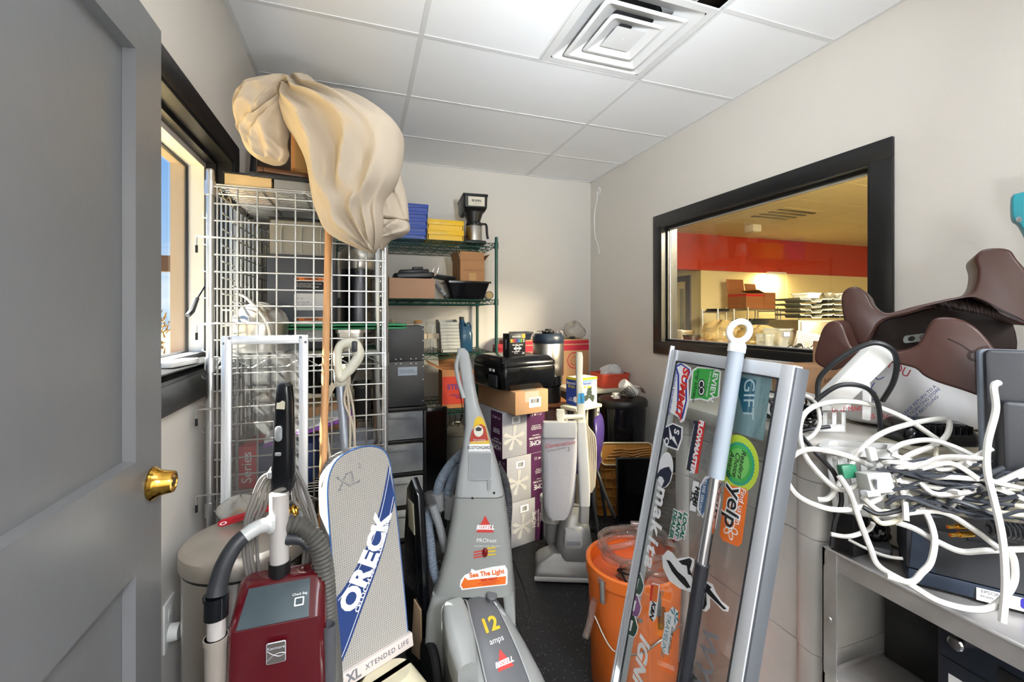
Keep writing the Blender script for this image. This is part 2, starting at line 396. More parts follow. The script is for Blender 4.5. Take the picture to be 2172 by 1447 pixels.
# door leaf, folded back along the left wall
d1 = struct(bpy.data.objects.new('door_1', None)); COL.objects.link(d1); PM[d1.name] = M.Identity(4)
DX, DY0, DY1, DT = -.440, .10, 1.222, .040
yS = PX(288, 900, DX).y; zA, zB = 1.098, .868                     # stile inner edge, lock rail top and bottom
b = MB(); X0 = DX - DT
PY_ = [(DY0, DY0 + .13), (.60, .70), (yS, DY1)]
def rail(y0, y1, z0, z1): b.b2((X0, y0, z0), (DX, y1, z1))
rail(DY0, DY0 + .12, .02, 2.06); rail(yS, DY1, .02, 2.06)
for z0, z1 in ((.02, .25), (zB, zA), (1.95, 2.06)): rail(DY0 + .12, yS, z0, z1)
b.b2((X0 + .012, DY0 + .12, .25), (DX - .022, yS, 1.95))
for z0, z1 in ((.25, zB), (zA, 1.95)):                            # sticking around each panel
    y0, y1 = DY0 + .12, yS; q = .004
    for pts in ([(y0, z0), (y1, z0), (y1 - q, z0 + q), (y0 + q, z0 + q)], [(y0, z1), (y0 + q, z1 - q), (y1 - q, z1 - q), (y1, z1)],
                [(y0, z0), (y0 + q, z0 + q), (y0 + q, z1 - q), (y0, z1)], [(y1, z0), (y1, z1), (y1 - q, z1 - q), (y1 - q, z0 + q)]):
        b.poly([(DX - (.0005 if abs(y - y0) < 1e-6 or abs(y - y1) < 1e-6 or abs(z - z0) < 1e-6 or abs(z - z1) < 1e-6 else .0215), y, z) for y, z in pts])
b.build('door_leaf', m_door, d1, ang=20)
kc = PX(322, 1026, DX); X = M.Translation(kc) @ RY(90)
kn = MB().lathe([(.036, 0), (.037, .004), (.034, .008), (.029, .014), (.026, .026), (.024, .038), (.023, .041), (.017, .042), (.016, .040), (.0001, .040)], X).build('door_knob', m_brass, d1)
MB().lathe([(.0001, .0415), (.009, .0415), (.0095, .040)][::-1], X).box((0, 0, .0425), (.0022, .009, .001), X=X).build('key_cylinder', mat('worn_brass', '6b5a34', .35, 1), kn, W=False)

# ceiling diffuser (square cone vent)
vt = thing('ceiling_vent', 'white square stepped air diffuser set in the ceiling grid', 'vent', (1.184, 1.807, ZC))
def sqring(b, r0, z0, r1, z1, rc=.02):
    a = rrect(2 * r0, 2 * r0, rc, 3); c = rrect(2 * r1, 2 * r1, rc, 3)
    b.loft([[(x, y, z0) for x, y in a], [(x, y, z1) for x, y in c]], (0, 0))
m_vent = mat('vent_white', 'dededd', .4, var=.03)
b = MB(); sqring(b, .302, .0, .298, -.004, .002); sqring(b, .298, -.004, .262, -.002, .004); sqring(b, .262, -.002, .17, .05, .02); b.build('outer_cone', m_vent, vt)
for nm, r, z in (('middle_cone', .215, -.012), ('inner_cone', .145, -.014)):
    b = MB(); sqring(b, r, z, r - .018, z - .004); sqring(b, r - .018, z - .004, r - .11, z + .048, .012); sqring(b, r, z, r - .008, z + .005); b.build(nm, m_vent, vt)
b = MB(); q = .078
b.loft([[(x, y, -.014) for x, y in rrect(2 * q, 2 * q, .004, 2)], [(x, y, .012) for x, y in rrect(q * 1.1, q * 1.1, .004, 2)]]); b.sph((0, 0, .0), (.008, .008, .016), seg=8, rings=6)
b.build('center_plate', m_vent, vt)
MB().lathe([(.18, .07), (.18, .40), (.17, .40), (.17, .07)], caps=(0, 0)).lathe([(.0001, .41), (.18, .41)], caps=(0, 0)).build('duct_collar', m_galv, vt)
MB().b2((-.30, -.30, .13), (-.29, .30, .42)).b2((.29, -.3, .13), (.3, .3, .42)).b2((-.3, -.3, .13), (.3, -.29, .42)).b2((-.3, .29, .13), (.3, .3, .42)).b2((-.3, -.3, .42), (.3, .3, .43)).build('plenum_box', m_vent, vt)
# low-voltage stub on the right wall near the corner
pl = PX(1270, 406, XR); X = M.Translation(pl) @ RY(-90)
o = thing('cable_outlet', 'round white cover plate high on the right wall with a cable stub hanging out', 'outlet', X)
MB().lathe([(.0001, .006), (.034, .006), (.039, 0)], seg=24).build('cover_plate', m_pl_white, o)
q = [PX(a, c, XR - .012) for a, c in ((1267, 408), (1266, 425), (1261, 455), (1262, 500), (1268, 520), (1271, 538))]
MB().tube(catmull(q, 6), .006, 8).build('cable', m_pl_white, o, W=True)
# outlet plate with a plug-in air freshener on the left wall near the door
c0 = PX(356, 1322, XL)
o = thing('power_outlet', 'white wall outlet plate with round plug-in on the left wall beside the door edge', 'outlet', M.Translation(c0) @ RY(90) @ RZ(90))
MB().box((0, 0, .003), (.075, .145, .006), .002).build('cover_plate', m_pl_white, o)
MB().lathe([(.0001, .03), (.022, .03), (.025, .022), (.025, .006)], T(0, -.03, 0)).build('plug', m_pl_white, o)
MB().box((0, .03, .0065), (.028, .034, .002), .0008).box((-.006, .032, .0078), (.002, .009, .0006)).box((.006, .032, .0078), (.002, .009, .0006)).build('socket', m_pl_white, o)
# ceiling lights added as unseen fill, over and behind the camera
def troffer(x, y, w, d, watt, col, lab, nm='ceiling_fill_light', z=ZC):
    o = thing(nm, lab, 'light', (x, y, z))
    MB().b2((-w / 2, -d / 2, 0), (w / 2, d / 2, .1)).build('housing', m_grid, o)
    MB().b2((-w / 2 + .02, -d / 2 + .02, -.004), (w / 2 - .02, d / 2 - .02, 0)).build('diffuser', emat('lamp_diffuser' + nm, col, 2.0), o)
    la = bpy.data.lights.new('lamp', 'AREA'); la.shape = 'RECTANGLE'; la.size = w - .04; la.size_y = d - .04; la.energy = watt; la.color = lin(col)[:3]
    lo = bpy.data.objects.new('lamp', la); COL.objects.link(lo); lo.parent = o; lo.location = (0, 0, -.012)
troffer(.879, .587, 1.2, .60, LW[0], 'f0f6ff', 'added fill light set unseen in the ceiling over the doorway end of the room')
troffer(.879, -1.57, 1.2, 1.2, LW[1], 'f0f6ff', 'wide added fill light set unseen in the hallway ceiling')

o = thing('bounce_fill_lamp', 'added uplight on a stand, unseen behind the camera by the doorway', 'lamp', (.22, -.16, 0))  # unseen uplight added to brighten the room off the ceiling
MB().lathe([(.14, 0), (.14, .015), (.02, .03), (.0001, .03)]).build('base', m_pl_black, o); MB().cyl((0, 0, .03), (0, 0, 1.02), .012).build('pole', m_pl_black, o)
MB().lathe([(.015, 1.0), (.10, 1.08), (.14, 1.10), (.13, 1.10), (.09, 1.085), (.0001, 1.03)], caps=(1, 1)).build('bowl_shade', m_pl_black, o)
la = bpy.data.lights.new('lamp', 'AREA'); la.shape = 'DISK'; la.size = .2; la.energy = LW[5]; la.color = (.90, .955, 1)
lo = bpy.data.objects.new('lamp', la); COL.objects.link(lo); lo.parent = o; lo.location = (0, 0, 1.115); lo.rotation_euler = (PI, 0, 0)
o = thing('far_fill_light', 'added fill light on a tripod, unseen behind the camera, aimed up at the far ceiling', 'fill light', (.56, -.17, 0))  # unseen fill light added for the far ceiling and back wall
MB().cyl((0, 0, .35), (0, 0, 1.70), .014).build('pole', m_pl_black, o)
for a in (90, 210, 330): MB(RZ(a)).tube([(0, 0, .42), (.10, 0, .004)], .009, 8).build('leg', m_pl_black, o)
hd = frame((0, 0, 1.75), (1, 0, 0), V((0, .40, -1)))
MB(hd).b2((-.13, -.09, .01), (.13, .09, .07), .01).build('head', m_pl_char, o)
la = bpy.data.lights.new('lamp', 'AREA'); la.shape = 'RECTANGLE'; la.size = .24; la.size_y = .16; la.energy = LW[6]; la.color = (.90, .955, 1); la.spread = math.radians(78)
lo = bpy.data.objects.new('lamp', la); COL.objects.link(lo); lo.parent = o; lo.location = (0, .072, 1.779); lo.rotation_euler = V((.28, 1, .46)).to_track_quat('-Z', 'Y').to_euler()
# ---------------------------------------------------------------- sun, sky, outside
su = bpy.data.lights.new('sun', 'SUN'); so = bpy.data.objects.new('sun', su); COL.objects.link(so)
su.energy = LW[2]; su.angle = math.radians(.6); su.color = (1, .96, .90)
so.rotation_euler = V((1, -.55, -1.15)).to_track_quat('-Z', 'Y').to_euler()
wd = bpy.data.worlds.new('sky'); S.world = wd; wd.use_nodes = True; nt = wd.node_tree; L = nt.links; bg = nt.nodes['Background']
tc = nt.nodes.new('ShaderNodeTexCoord'); sp = nt.nodes.new('ShaderNodeSeparateXYZ'); L.new(tc.outputs['Generated'], sp.inputs[0])
cr = nt.nodes.new('ShaderNodeValToRGB'); cr.color_ramp.elements[0].position = 0; cr.color_ramp.elements[0].color = lin('b9d6f4'); cr.color_ramp.elements[1].position = .45; cr.color_ramp.elements[1].color = lin('4f97e6')
L.new(sp.outputs['Z'], cr.inputs[0])
mp = nt.nodes.new('ShaderNodeMapping'); mp.inputs['Scale'].default_value = (1, 1, 2.2); L.new(tc.outputs['Generated'], mp.inputs['Vector'])
nz = nt.nodes.new('ShaderNodeTexNoise'); nz.inputs['Scale'].default_value = 3.2; nz.inputs['Detail'].default_value = 7; L.new(mp.outputs[0], nz.inputs['Vector'])
c2 = nt.nodes.new('ShaderNodeValToRGB'); c2.color_ramp.elements[0].position = .53; c2.color_ramp.elements[1].position = .66; L.new(nz.outputs['Fac'], c2.inputs[0])
mx = nt.nodes.new('ShaderNodeMix'); mx.data_type = 'RGBA'; L.new(c2.outputs[0], mx.inputs['Factor']); L.new(cr.outputs[0], mx.inputs['A']); mx.inputs['B'].default_value = (1, 1, 1, 1)
L.new(mx.outputs['Result'], bg.inputs['Color']); bg.inputs['Strength'].default_value = LW[3]
struct(MB().b2((-60, -40, -.5), (XL - .26, 60, -.3)).build('ground', mat('dry_lawn', '8c7a52', .9, var=.3, vs=1)))
# covered walk outside the window: beam and post
o = thing('canopy', 'brown canopy beam with soffit outside the left window', 'canopy', (-4.2, 11.0, -.3))
MB().b2((-3.2, -.1, 2.62), (.62, .1, 2.95)).b2((-3.2, .1, 2.9), (.62, 2.5, 2.95)).build('beam', mat('brown_fascia', '4a3226', .6), o)
MB().b2((-3.0, -.08, 0), (-2.84, .08, 2.62)).build('post', mat('brown_post', '5a4232', .6), o)
random.seed(3)
b = MB()
for k in range(420):
    a = rnd.uniform(0, 2 * PI); r = rnd.uniform(0, 1) ** .5; z = rnd.uniform(0, 1)
    p = V((-9.5 + 1.8 * r * math.cos(a), 22 + 1.2 * r * math.sin(a), -.3 + 2.9 * z * (1 - .45 * r)))
    q = V((rnd.uniform(-1, 1), rnd.uniform(-1, 1), rnd.uniform(0, 1.2))) * .3
    b.tube([p, p + q], [.05, .012], 4)
tag(b.build('shrub', mat('dry_shrub', '9a7b4c', .9, var=.35)), 'dry tan shrub on the lawn outside the window', 'shrub')
# render look
S.view_settings.view_transform = 'Standard'; S.view_settings.look = 'None'; S.view_settings.gamma = 1; S.view_settings.exposure = LW[4]; S.view_settings.use_curve_mapping = False
cy = S.cycles; cy.use_denoising = True; cy.use_adaptive_sampling = True; cy.adaptive_threshold = .015; cy.max_bounces = 8; cy.diffuse_bounces = 4; cy.glossy_bounces = 4; cy.transparent_max_bounces = 16; cy.transmission_bounces = 6
cy.caustics_reflective = False; cy.caustics_refractive = False; cy.sample_clamp_indirect = 6; cy.sample_clamp_direct = 0
# ================================================================ the kitchen seen through the right window
m_ktan = mat('kitchen_tan_wall', 'd3c69c', .8, var=.03); m_kred = mat('kitchen_red_band', 'a8301c', .7, var=.05)
m_kceil = mat('kitchen_ceiling_tile', 'd0c096', .9, var=.03); m_kgrey = mat('grey_cover', '9c9c8c', .45, var=.05)
KX0, KX1, KY0, KY1 = XR + .12, 10.5, -.6, 5.8
struct(MB().b2((KX0, KY0, -.1), (KX1, 8.6, 0)).build('floor_kitchen', mat('kitchen_floor', '5a5247', .6)))
struct(MB().b2((5.3, KY1, 0), (KX1, KY1 + .1, 2.15)).build('wall_kitchen_back', m_ktan))
struct(MB().b2((KX0, KY1 - .03, 2.15), (KX1, KY1 + .1, ZC)).build('wall_soffit', m_kred))
struct(MB().b2((5.3, KY1 + .1, 0), (5.4, 8.5, ZC)).build('wall_kitchen_passage', m_ktan))
struct(MB().b2((KX0, 8.5, 0), (5.4, 8.6, ZC)).b2((KX0 - .02, 4.02, 0), (KX0 + .05, 8.5, ZC)).build('wall_passage_end', m_ktan))
struct(MB().b2((KX1, KY0, 0), (KX1 + .1, KY1, ZC)).build('wall_kitchen_right', m_ktan))
struct(MB().b2((KX0, KY0 - .1, 0), (KX1, KY0, ZC)).build('wall_kitchen_front', m_ktan))
struct(MB().b2((7.2, KY1 - .012, 1.55), (KX1, KY1, 2.15)).build('trim_3', mat('kitchen_cream_panel', 'd8c89c', .7)))
b = MB(); j = KY0
while j < 8.6:
    i = KX0
    while i < KX1:
        b.b2((i + .006, j + .006, ZC), (min(i + 1.214, KX1), j + .604, ZC + .02)); i += 1.22
    j += .61
struct(b.build('ceiling_kitchen', m_kceil)); struct(MB().b2((KX0, KY0, ZC + .03), (KX1, 8.6, ZC + .06)).build('ceiling_kitchen_backing', m_void))
# door frame and door in the passage wall
d = struct(bpy.data.objects.new('door_2', None)); COL.objects.link(d); PM[d.name] = M.Identity(4)
m_kdoor = mat('kitchen_dark_trim', '4a4a58', .4)
dz = PX(1466, 596, 5.3); y0 = dz.y; zt = dz.z
MB().b2((5.27, y0, 0), (5.3, y0 + .10, zt)).b2((5.27, y0, zt), (5.3, y0 + 1.1, zt + .1)).build('door_frame', m_kdoor, d)
MB().b2((5.285, y0 + .1, 0), (5.3, y0 + 1.0, zt)).build('door_leaf', mat('kitchen_door_cream', 'cfc29a', .5), d)
MB().b2((5.282, y0 + .16, 1.0), (5.286, y0 + .26, zt - .12)).build('door_light', mat('kitchen_door_glass', '8a8a78', .15), d)
troffer(3.6, .6, 1.2, .6, KW[0], 'fff0d4', 'kitchen ceiling light beyond the internal window', 'kitchen_ceiling_light', ZC - .101)
o = thing('wall_lamp', 'small lamp under the red band washing the kitchen wall', 'lamp', (6.75, 5.62, 2.15))
MB().box((0, 0, -.02), (.4, .06, .04), .006).build('housing', m_grid, o)
la = bpy.data.lights.new('lamp', 'AREA'); la.size = .3; la.size_y = .05; la.shape = 'RECTANGLE'; la.energy = KW[1]; la.color = lin('ffe0a0')[:3]
lo = bpy.data.objects.new('lamp', la); COL.objects.link(lo); lo.parent = o; lo.location = (0, 0, -.045); lo.rotation_euler = (.35, 0, 0)
# ceiling register
c = PZ(1660, 455, ZC); o = thing('ceiling_register', 'dark slotted register in the kitchen ceiling', 'vent', c)
b = MB(); 
for k in range(4): b.box((0, -.2 + .13 * k, -.006), (.62, .05, .012))
b.build('louvre', mat('register_dark', '2c2a22', .5), o); MB().box((0, 0, -.002), (.68, .6, .004)).build('frame', m_kceil, o)
c = PZ(1597, 478, ZC); o = thing('ceiling_sensor', 'small white square box on the kitchen ceiling', 'sensor', c)
MB().box((0, 0, -.05), (.16, .16, .10), .01).build('housing', m_pl_white, o); MB().box((0, 0, -.103), (.1, .1, .006), .002).build('lens', m_pl_lgrey, o)

# counter right behind the glass
o = thing('kitchen_counter', 'high kitchen counter right behind the internal window', 'counter', (3.15, 2.4, 0))
MB().b2((-.7, -1.2, 1.12), (.75, 1.35, 1.15)).build('worktop', m_steel, o)
MB().b2((-.65, -1.15, 0), (.7, 1.3, 1.12)).build('body', m_kgrey, o)
def wire_rack(name, lab, cat, c, w, d, levels, h, mtl, rot=0, group=None):
    o = thing(name, lab, cat, T(*c) @ RZ(rot), group)
    for z in levels:
        b = MB(); b.b2((-w / 2, -d / 2, z - .02), (w / 2, -d / 2 + .008, z)).b2((-w / 2, d / 2 - .008, z - .02), (w / 2, d / 2, z))
        for k in range(9): b.wire((-w / 2 + w * k / 8, -d / 2, z), (-w / 2 + w * k / 8, d / 2, z), .004, 4)
        b.build('shelf', mtl, o)
    for sx in (-1, 1):
        for sy in (-1, 1): MB().cyl((sx * w / 2, sy * d / 2, 0), (sx * w / 2, sy * d / 2, h), .0125, seg=8).build('post', mtl, o)
    return o
def tray_heap(name, lab, c, n, w, d, dz, m, group=None, rr=3):
    for k in range(n):
        o = MB(T(c[0] + rnd.uniform(-.02, .02), c[1] + rnd.uniform(-.02, .02), c[2] + k * dz) @ RZ(rnd.uniform(-rr, rr)))
        o.prism(rrect(w, d, .03), 0, .012).prism(rrect(w * 1.06, d * 1.06, .04), .012, .02)
        tag(o.build(name, m), lab, 'tray', group)
wire_rack('utility_rack', 'narrow grey wire rack holding black trays in the kitchen', 'rack', (5.02, 5.15, 0), .30, .3, (.6, 1.15, 1.46), 1.50, m_galv)
tray_heap('tray', 'black tray heaped on top of the narrow kitchen rack', (5.02, 5.15, 1.46), 2, .24, .24, .022, m_pl_black, 'black trays on the narrow rack top')
tray_heap('tray', 'black tray heaped on the middle shelf of the narrow kitchen rack', (5.02, 5.15, 1.15), 3, .27, .26, .024, m_pl_black, 'black trays on the narrow rack middle', 12)
wire_rack('kitchen_shelving', 'wide grey wire shelving under the cardboard boxes in the kitchen', 'rack', (5.93, 5.38, 0), .62, .42, (.9, 1.26, 1.50), 1.53, m_galv)
tray_heap('sheet_tray', 'dark sheet tray stacked on the wide kitchen shelving', (5.93, 5.36, 1.26), 4, .52, .36, .024, m_pl_black, 'dark trays on the wide kitchen shelving', 5)
tray_heap('sheet_tray', 'dark pan on the lower level of the wide kitchen shelving', (5.93, 5.36, .90), 3, .5, .36, .035, m_pl_black, 'dark pans on the lower kitchen shelving', 5)
wire_rack('kitchen_shelving', 'bare grey wire shelving right of the cardboard boxes in the kitchen', 'rack', (6.5, 5.38, 0), .40, .42, (.9, 1.2, 1.48), 1.51, m_galv)
def carton(lab, c, w, d, h, rot=0, flaps=(1, 1, 0, 0), m=None, stripe=None, nm='cardboard_box', cat='box', fl=.5, ang=(70, 70, 70, 70), group=None):
    """open carton: body with real walls, flap children (front, back, left, right)"""
    o = thing(nm, lab, cat, T(*c) @ RZ(rot), group); m = m or m_card; t = .004; b = MB()
    b.b2((-w / 2, -d / 2, 0), (w / 2, d / 2, t)).b2((-w / 2, -d / 2, t), (w / 2, -d / 2 + t, h)).b2((-w / 2, d / 2 - t, t), (w / 2, d / 2, h))
    b.b2((-w / 2, -d / 2 + t, t), (-w / 2 + t, d / 2 - t, h)).b2((w / 2 - t, -d / 2 + t, t), (w / 2, d / 2 - t, h)); b.build('box_body', m, o)
    Ls = (T(0, -d / 2, h) @ RX(ang[0]), T(0, d / 2, h) @ RZ(180) @ RX(ang[1]), T(-w / 2, 0, h) @ RZ(-90) @ RX(ang[2]), T(w / 2, 0, h) @ RZ(90) @ RX(ang[3]))
    for k in range(4):
        if flaps[k]:
            q = w if k < 2 else d; f = d * fl if k < 2 else w * fl
            MB().b2((-q / 2 + .002, -.0015, 0), (q / 2 - .002, .0015, f), X=Ls[k]).build('flap', m, o)
    if stripe: MB().b2((-w / 2 - .001, -d / 2 - .001, h * .82), (w / 2 + .001, -d / 2, h * .95)).b2((-w / 2 - .001, -d / 2, h * .82), (-w / 2, d / 2, h * .95)).build('printed_band', stripe, o)
    return o
carton('open cardboard box with red band and raised flaps on the kitchen shelving', (5.80, 5.38, 1.505), .36, .36, .24, 0, (0, 1, 0, 0), mat('kitchen_card', '8f5a34', .8), m_redp, fl=.7, ang=(0, 8, 0, 0))
carton('smaller cardboard box beside the red banded box in the kitchen', (6.12, 5.38, 1.505), .24, .34, .26, 0, (0, 1, 1, 0), mat('kitchen_card', '8f5a34', .8), ang=(0, 15, 70, 0))
# grey corrugated covers stacked on ovens
def cover(c, w, d, lab, grp):
    p = [(-.5, .02), (-.46, 0), (-.18, 0), (-.13, -.035), (.13, -.035), (.18, 0), (.46, 0), (.5, .02), (.5, .03), (.45, .012), (.18, .012), (.13, -.022), (-.13, -.022), (-.18, .012), (-.46, .012), (-.5, .03)]
    X = T(*c) @ RZ(-18) @ M(((1, 0, 0, 0), (0, 0, -1, d / 2), (0, 1, 0, 0), (0, 0, 0, 1)))
    o = thing('grey_cover', lab, 'cover', T(*c), grp)
    MB().prism([(a * w, q * .7) for a, q in p], 0, d, X).build('channel', m_kgrey, o, W=True)
    for q in (-1, 1): MB().box((q * w * .33, -d * .52, -.012), (.014, .006, .014), X=RZ(-18)).build('latch', m_pl_black, o)
kc = V((4.42, 3.2, 0))
for k in range(4):
    for s_ in (-1, 1):
        w_ = ('left', 'right')[s_ > 0]
        cover((kc.x + s_ * .16 * CS * 1.02, kc.y - s_ * .16 * SN * 1.02 + .0, 1.40 + k * .052), .33, .4, 'grey channel shaped cover in the %s stack on the kitchen ovens' % w_, 'grey covers, %s stack' % w_)
o = thing('steel_oven', 'steel countertop oven with two doors under the grey covers', 'oven', T(kc.x, kc.y, 0) @ RZ(-18))
MB().b2((-.36, -.22, 1.155), (.36, .25, 1.355)).build('body', m_steel, o); MB().b2((-.36, -.24, 0), (.4, .3, 1.15)).build('stand', m_kgrey, o)
for x in (-.20, .20): MB().box((x, -.226, 1.255), (.27, .012, .17), .003).build('door', m_dirty, o)
MB().box((0, -.224, 1.255), (.12, .01, .17)).build('window', m_pl_blackg, o)
def tub(lab, c, w, d, h, m, nm='tub', cat='tub', rim=.012, rot=0, taper=.88):
    o = thing(nm, lab, cat, T(*c) @ RZ(rot)); r0 = rrect(w * taper, d * taper, .02); r1 = rrect(w, d, .025); i0 = rrect(w * taper - .008, d * taper - .008, .018); i1 = rrect(w - .008, d - .008, .022)
    MB().loft([[(x, y, 0) for x, y in r0], [(x, y, h) for x, y in r1], [(x, y, h) for x, y in i1], [(x, y, .006) for x, y in i0]]).build('basin', m, o)
    a = rrect(w + rim, d + rim, .03); c_ = rrect(w - .006, d - .006, .02)
    MB().loft([[(x, y, h - .012) for x, y in a], [(x, y, h + .002) for x, y in a], [(x, y, h + .002) for x, y in c_], [(x, y, h - .012) for x, y in c_], [(x, y, h - .012) for x, y in a]], (0, 0)).build('rim', m, o)
    return o
tub('white plastic tub on the left stack of grey covers', (4.27, 3.22, 1.575), .17, .2, .05, m_pl_white)
tub('white plastic tub on the right stack of grey covers', (4.68, 3.1, 1.575), .17, .2, .05, m_pl_white)
for lab, x, r in (('larger steel bowl on the grey covers', 4.44, .055), ('smaller steel bowl on the grey covers', 4.55, .045)):
    o = thing('steel_bowl', lab, 'bowl', (x, 3.12, 1.575)); MB().lathe([(r * .5, 0), (r * .9, r * .4), (r, r * .9), (r * .97, r * .9), (r * .85, r * .4), (r * .45, .006)]).build('bowl_body', m_steel, o); MB().lathe([(r * .97, r * .86), (r * 1.06, r * .88), (r * 1.06, r * .92), (r * .97, r * .92)]).build('rim', m_steel, o)
# clutter on the counter behind the glass
def blob_bag(name, lab, c, r, mtl, seed=1, cat='bag', n=26, amp=.2, neck=None):
    rr = random.Random(seed); ph = [rr.uniform(0, 6) for _ in range(8)]; rings = []
    for i in range(13):
        th = PI * (i + .15) / 12.4; ring = []
        for k in range(n):
            a = 2 * PI * k / n
            q = 1 + amp * (.5 * math.sin(3 * a + ph[0] + 2 * th) + .35 * math.sin(5 * a + ph[1] - 3 * th) + .3 * math.sin(9 * a + ph[2] + th * 4) + .2 * math.sin(13 * a + ph[3] - th * 7))
            z = -math.cos(th); z = max(z, -.75)
            ring.append((r[0] * q * math.sin(th) * math.cos(a), r[1] * q * math.sin(th) * math.sin(a), r[2] * (z + .75) * (1 + .12 * math.sin(4 * a + ph[4]))))
        rings.append(ring)
    o = thing(name, lab, cat, c); MB().loft(rings).build('film', mtl, o, ang=50)
    if neck: MB().tube(catmull([(0, 0, r[2] * 1.6), (.02, .01, r[2] * 1.9), (.05, .02, r[2] * 2.1)], 4), [.02, .015, .016, .02, .024, .028, .03, .034, .02][:9], 8).build('tied_neck', mtl, o)
    return o
m_kbag = clearmat('tan_bag_film', 'efe4c8', .9, .15, .35, 'b8a374', bump=.7, bs=20)
zc = 1.152
def kp(px, py, t): q = P(px, py, t); return (q.x, q.y, zc)
blob_bag('plastic_bag', 'clear bag of dark goods on the kitchen counter left of centre', kp(1530, 725, 3.9), (.17, .15, .11), m_kbag, 3)
blob_bag('plastic_bag', 'long clear bag slumped on the kitchen counter behind the pole ring', kp(1610, 730, 3.5), (.17, .14, .09), m_kbag, 5)
o = tub('clear plastic container with a blue label on the kitchen counter', kp(1650, 725, 3.3), .16, .14, .15, m_clear, 'food_container', 'container', taper=.95)
MB().box((0, -.072, .11), (.06, .001, .03)).build('label', mat('label_blue', '5a6fa8', .6), o)
tub('second clear plastic container at the counter edge by the glass', kp(1622, 735, 3.0), .09, .09, .12, m_clear, 'food_container', 'container', taper=.95)
tub('black tub behind the bags on the kitchen counter', kp(1585, 715, 4.3), .26, .2, .12, m_pl_black)
tub('steel pan at the left end of the kitchen counter', kp(1448, 712, 4.1), .14, .16, .11, m_steel, 'steel_pan', 'pan')
tub('black pan right of the steel pan on the kitchen counter', kp(1466, 712, 3.95), .1, .12, .07, m_pl_black, 'black_pan', 'pan')
hp = kp(1715, 730, 2.95); o = thing('perforated_hopper', 'tilted steel box with a perforated panel on the kitchen counter', 'hopper', T(hp[0], hp[1], zc + .02) @ RZ(-40) @ RY(12))
MB().b2((-.11, -.08, 0), (.11, .08, .11), .004).build('housing', m_steel, o)
b = MB().box((0, -.081, .058), (.19, .002, .075)); b.build('perforated_panel', m_dirty, o)
b = MB()
for i in range(16):
    for k in range(6): b.lathe([(.0001, 0), (.0032, 0)], T(-.085 + .0113 * i + (k % 2) * .0055, -.0823, .028 + .012 * k) @ RX(90), 6, (0, 0))
b.build('holes', m_pl_black, o)
b = MB(); hp = kp(1700, 738, 2.75)
for k in range(26):
    a = V((rnd.uniform(-.13, .13), rnd.uniform(-.06, .06), rnd.uniform(.005, .05))); q = a + V((rnd.uniform(-.06, .06), rnd.uniform(-.06, .06), rnd.uniform(-.01, .03))); q.z = max(.005, q.z)
    b.tube(catmull([a, (a + q) / 2 + V((0, 0, .02)), q], 4), .004, 5)
o = b.build('cable_heap', m_pl_black); o.location = (hp[0], hp[1], zc); tag(o, 'heap of black cables and chains on the kitchen counter', 'cables', kind='stuff')
# ================================================================ caged steel shelving on the left
def wire_shelf(b, x0, x1, y0, y1, z, along='y', r=.0028, step=.026, h=.034, nzig=14):
    """metro style shelf: trussed edge on four sides, deck wires across the short way, runners below"""
    for yy in (y0, y1):
        b.wire((x0, yy, z), (x1, yy, z), r).wire((x0, yy, z - h), (x1, yy, z - h), r); n = max(4, int((x1 - x0) / .052)); n += n % 2
        zig(b, (x0, yy, z - h / 2), (x1, yy, z - h / 2), h / 2, n, r * .8)
    for xx in (x0, x1):
        b.wire((xx, y0, z), (xx, y1, z), r).wire((xx, y0, z - h), (xx, y1, z - h), r); n = max(4, int((y1 - y0) / .052)); n += n % 2
        zig(b, (xx, y0, z - h / 2), (xx, y1, z - h / 2), h / 2, n, r * .8)
    if along == 'y':                    # long side runs in y: deck wires across x
        n = int((y1 - y0) / step)
        for k in range(1, n): b.wire((x0, y0 + (y1 - y0) * k / n, z + .002), (x1, y0 + (y1 - y0) * k / n, z + .002), r * .75, 4)
        for k in (1, 2, 3): b.wire((x0 + (x1 - x0) * k / 4, y0, z - .004), (x0 + (x1 - x0) * k / 4, y1, z - .004), r * 1.3)
    else:
        n = int((x1 - x0) / step)
        for k in range(1, n): b.wire((x0 + (x1 - x0) * k / n, y0, z + .002), (x0 + (x1 - x0) * k / n, y1, z + .002), r * .75, 4)
        for k in (1, 2, 3):
            yy = y0 + (y1 - y0) * k / 4; b.wire((x0, yy, z - .004), (x1, yy, z - .004), r * 1.3).wire((x0, yy, z - h), (x1, yy, z - h), r); zig(b, (x0, yy, z - h / 2), (x1, yy, z - h / 2), h / 2, int((x1 - x0) / .052) // 2 * 2, r * .8)
    return b
def shelving(name, lab, x0, x1, y0, y1, zs, ztop, wm, pm, along):
    o = thing(name, lab, 'shelving', ((x0 + x1) / 2, (y0 + y1) / 2, 0)); e = .016
    for z in zs: wire_shelf(MB(), x0 + e, x1 - e, y0 + e * .3, y1 - e * .3, z, along).build('wire_shelf', wm, o, W=True)
    for x in (x0, x1):
        for y in (y0, y1):
            b = MB().cyl((x, y, .03), (x, y, ztop), .0127, seg=14)
            k = .12
            while k < ztop - .03: b.lathe([(.0129, 0), (.0132, .001), (.0129, .002)], T(x, y, k), 12, (0, 0)); k += .0254
            p = b.lathe([(.0127, 0), (.013, .006), (.009, .012), (.0001, .013)], T(x, y, ztop), 12).build('post', pm, o, W=True)
            for z in zs: MB().lathe([(.0127, -.042), (.0175, -.042), (.0165, .008), (.0127, .008)], T(x, y, z), 14).build('shelf_collar', pm, o, W=True)
            MB().lathe([(.0001, 0), (.018, 0), (.018, .01), (.008, .014), (.008, .035)], T(x, y, 0), 12).build('foot', m_galv, o, W=True)
    return o
AX0, AX1, AY0, AY1 = -.505, .086, 1.80, 2.69
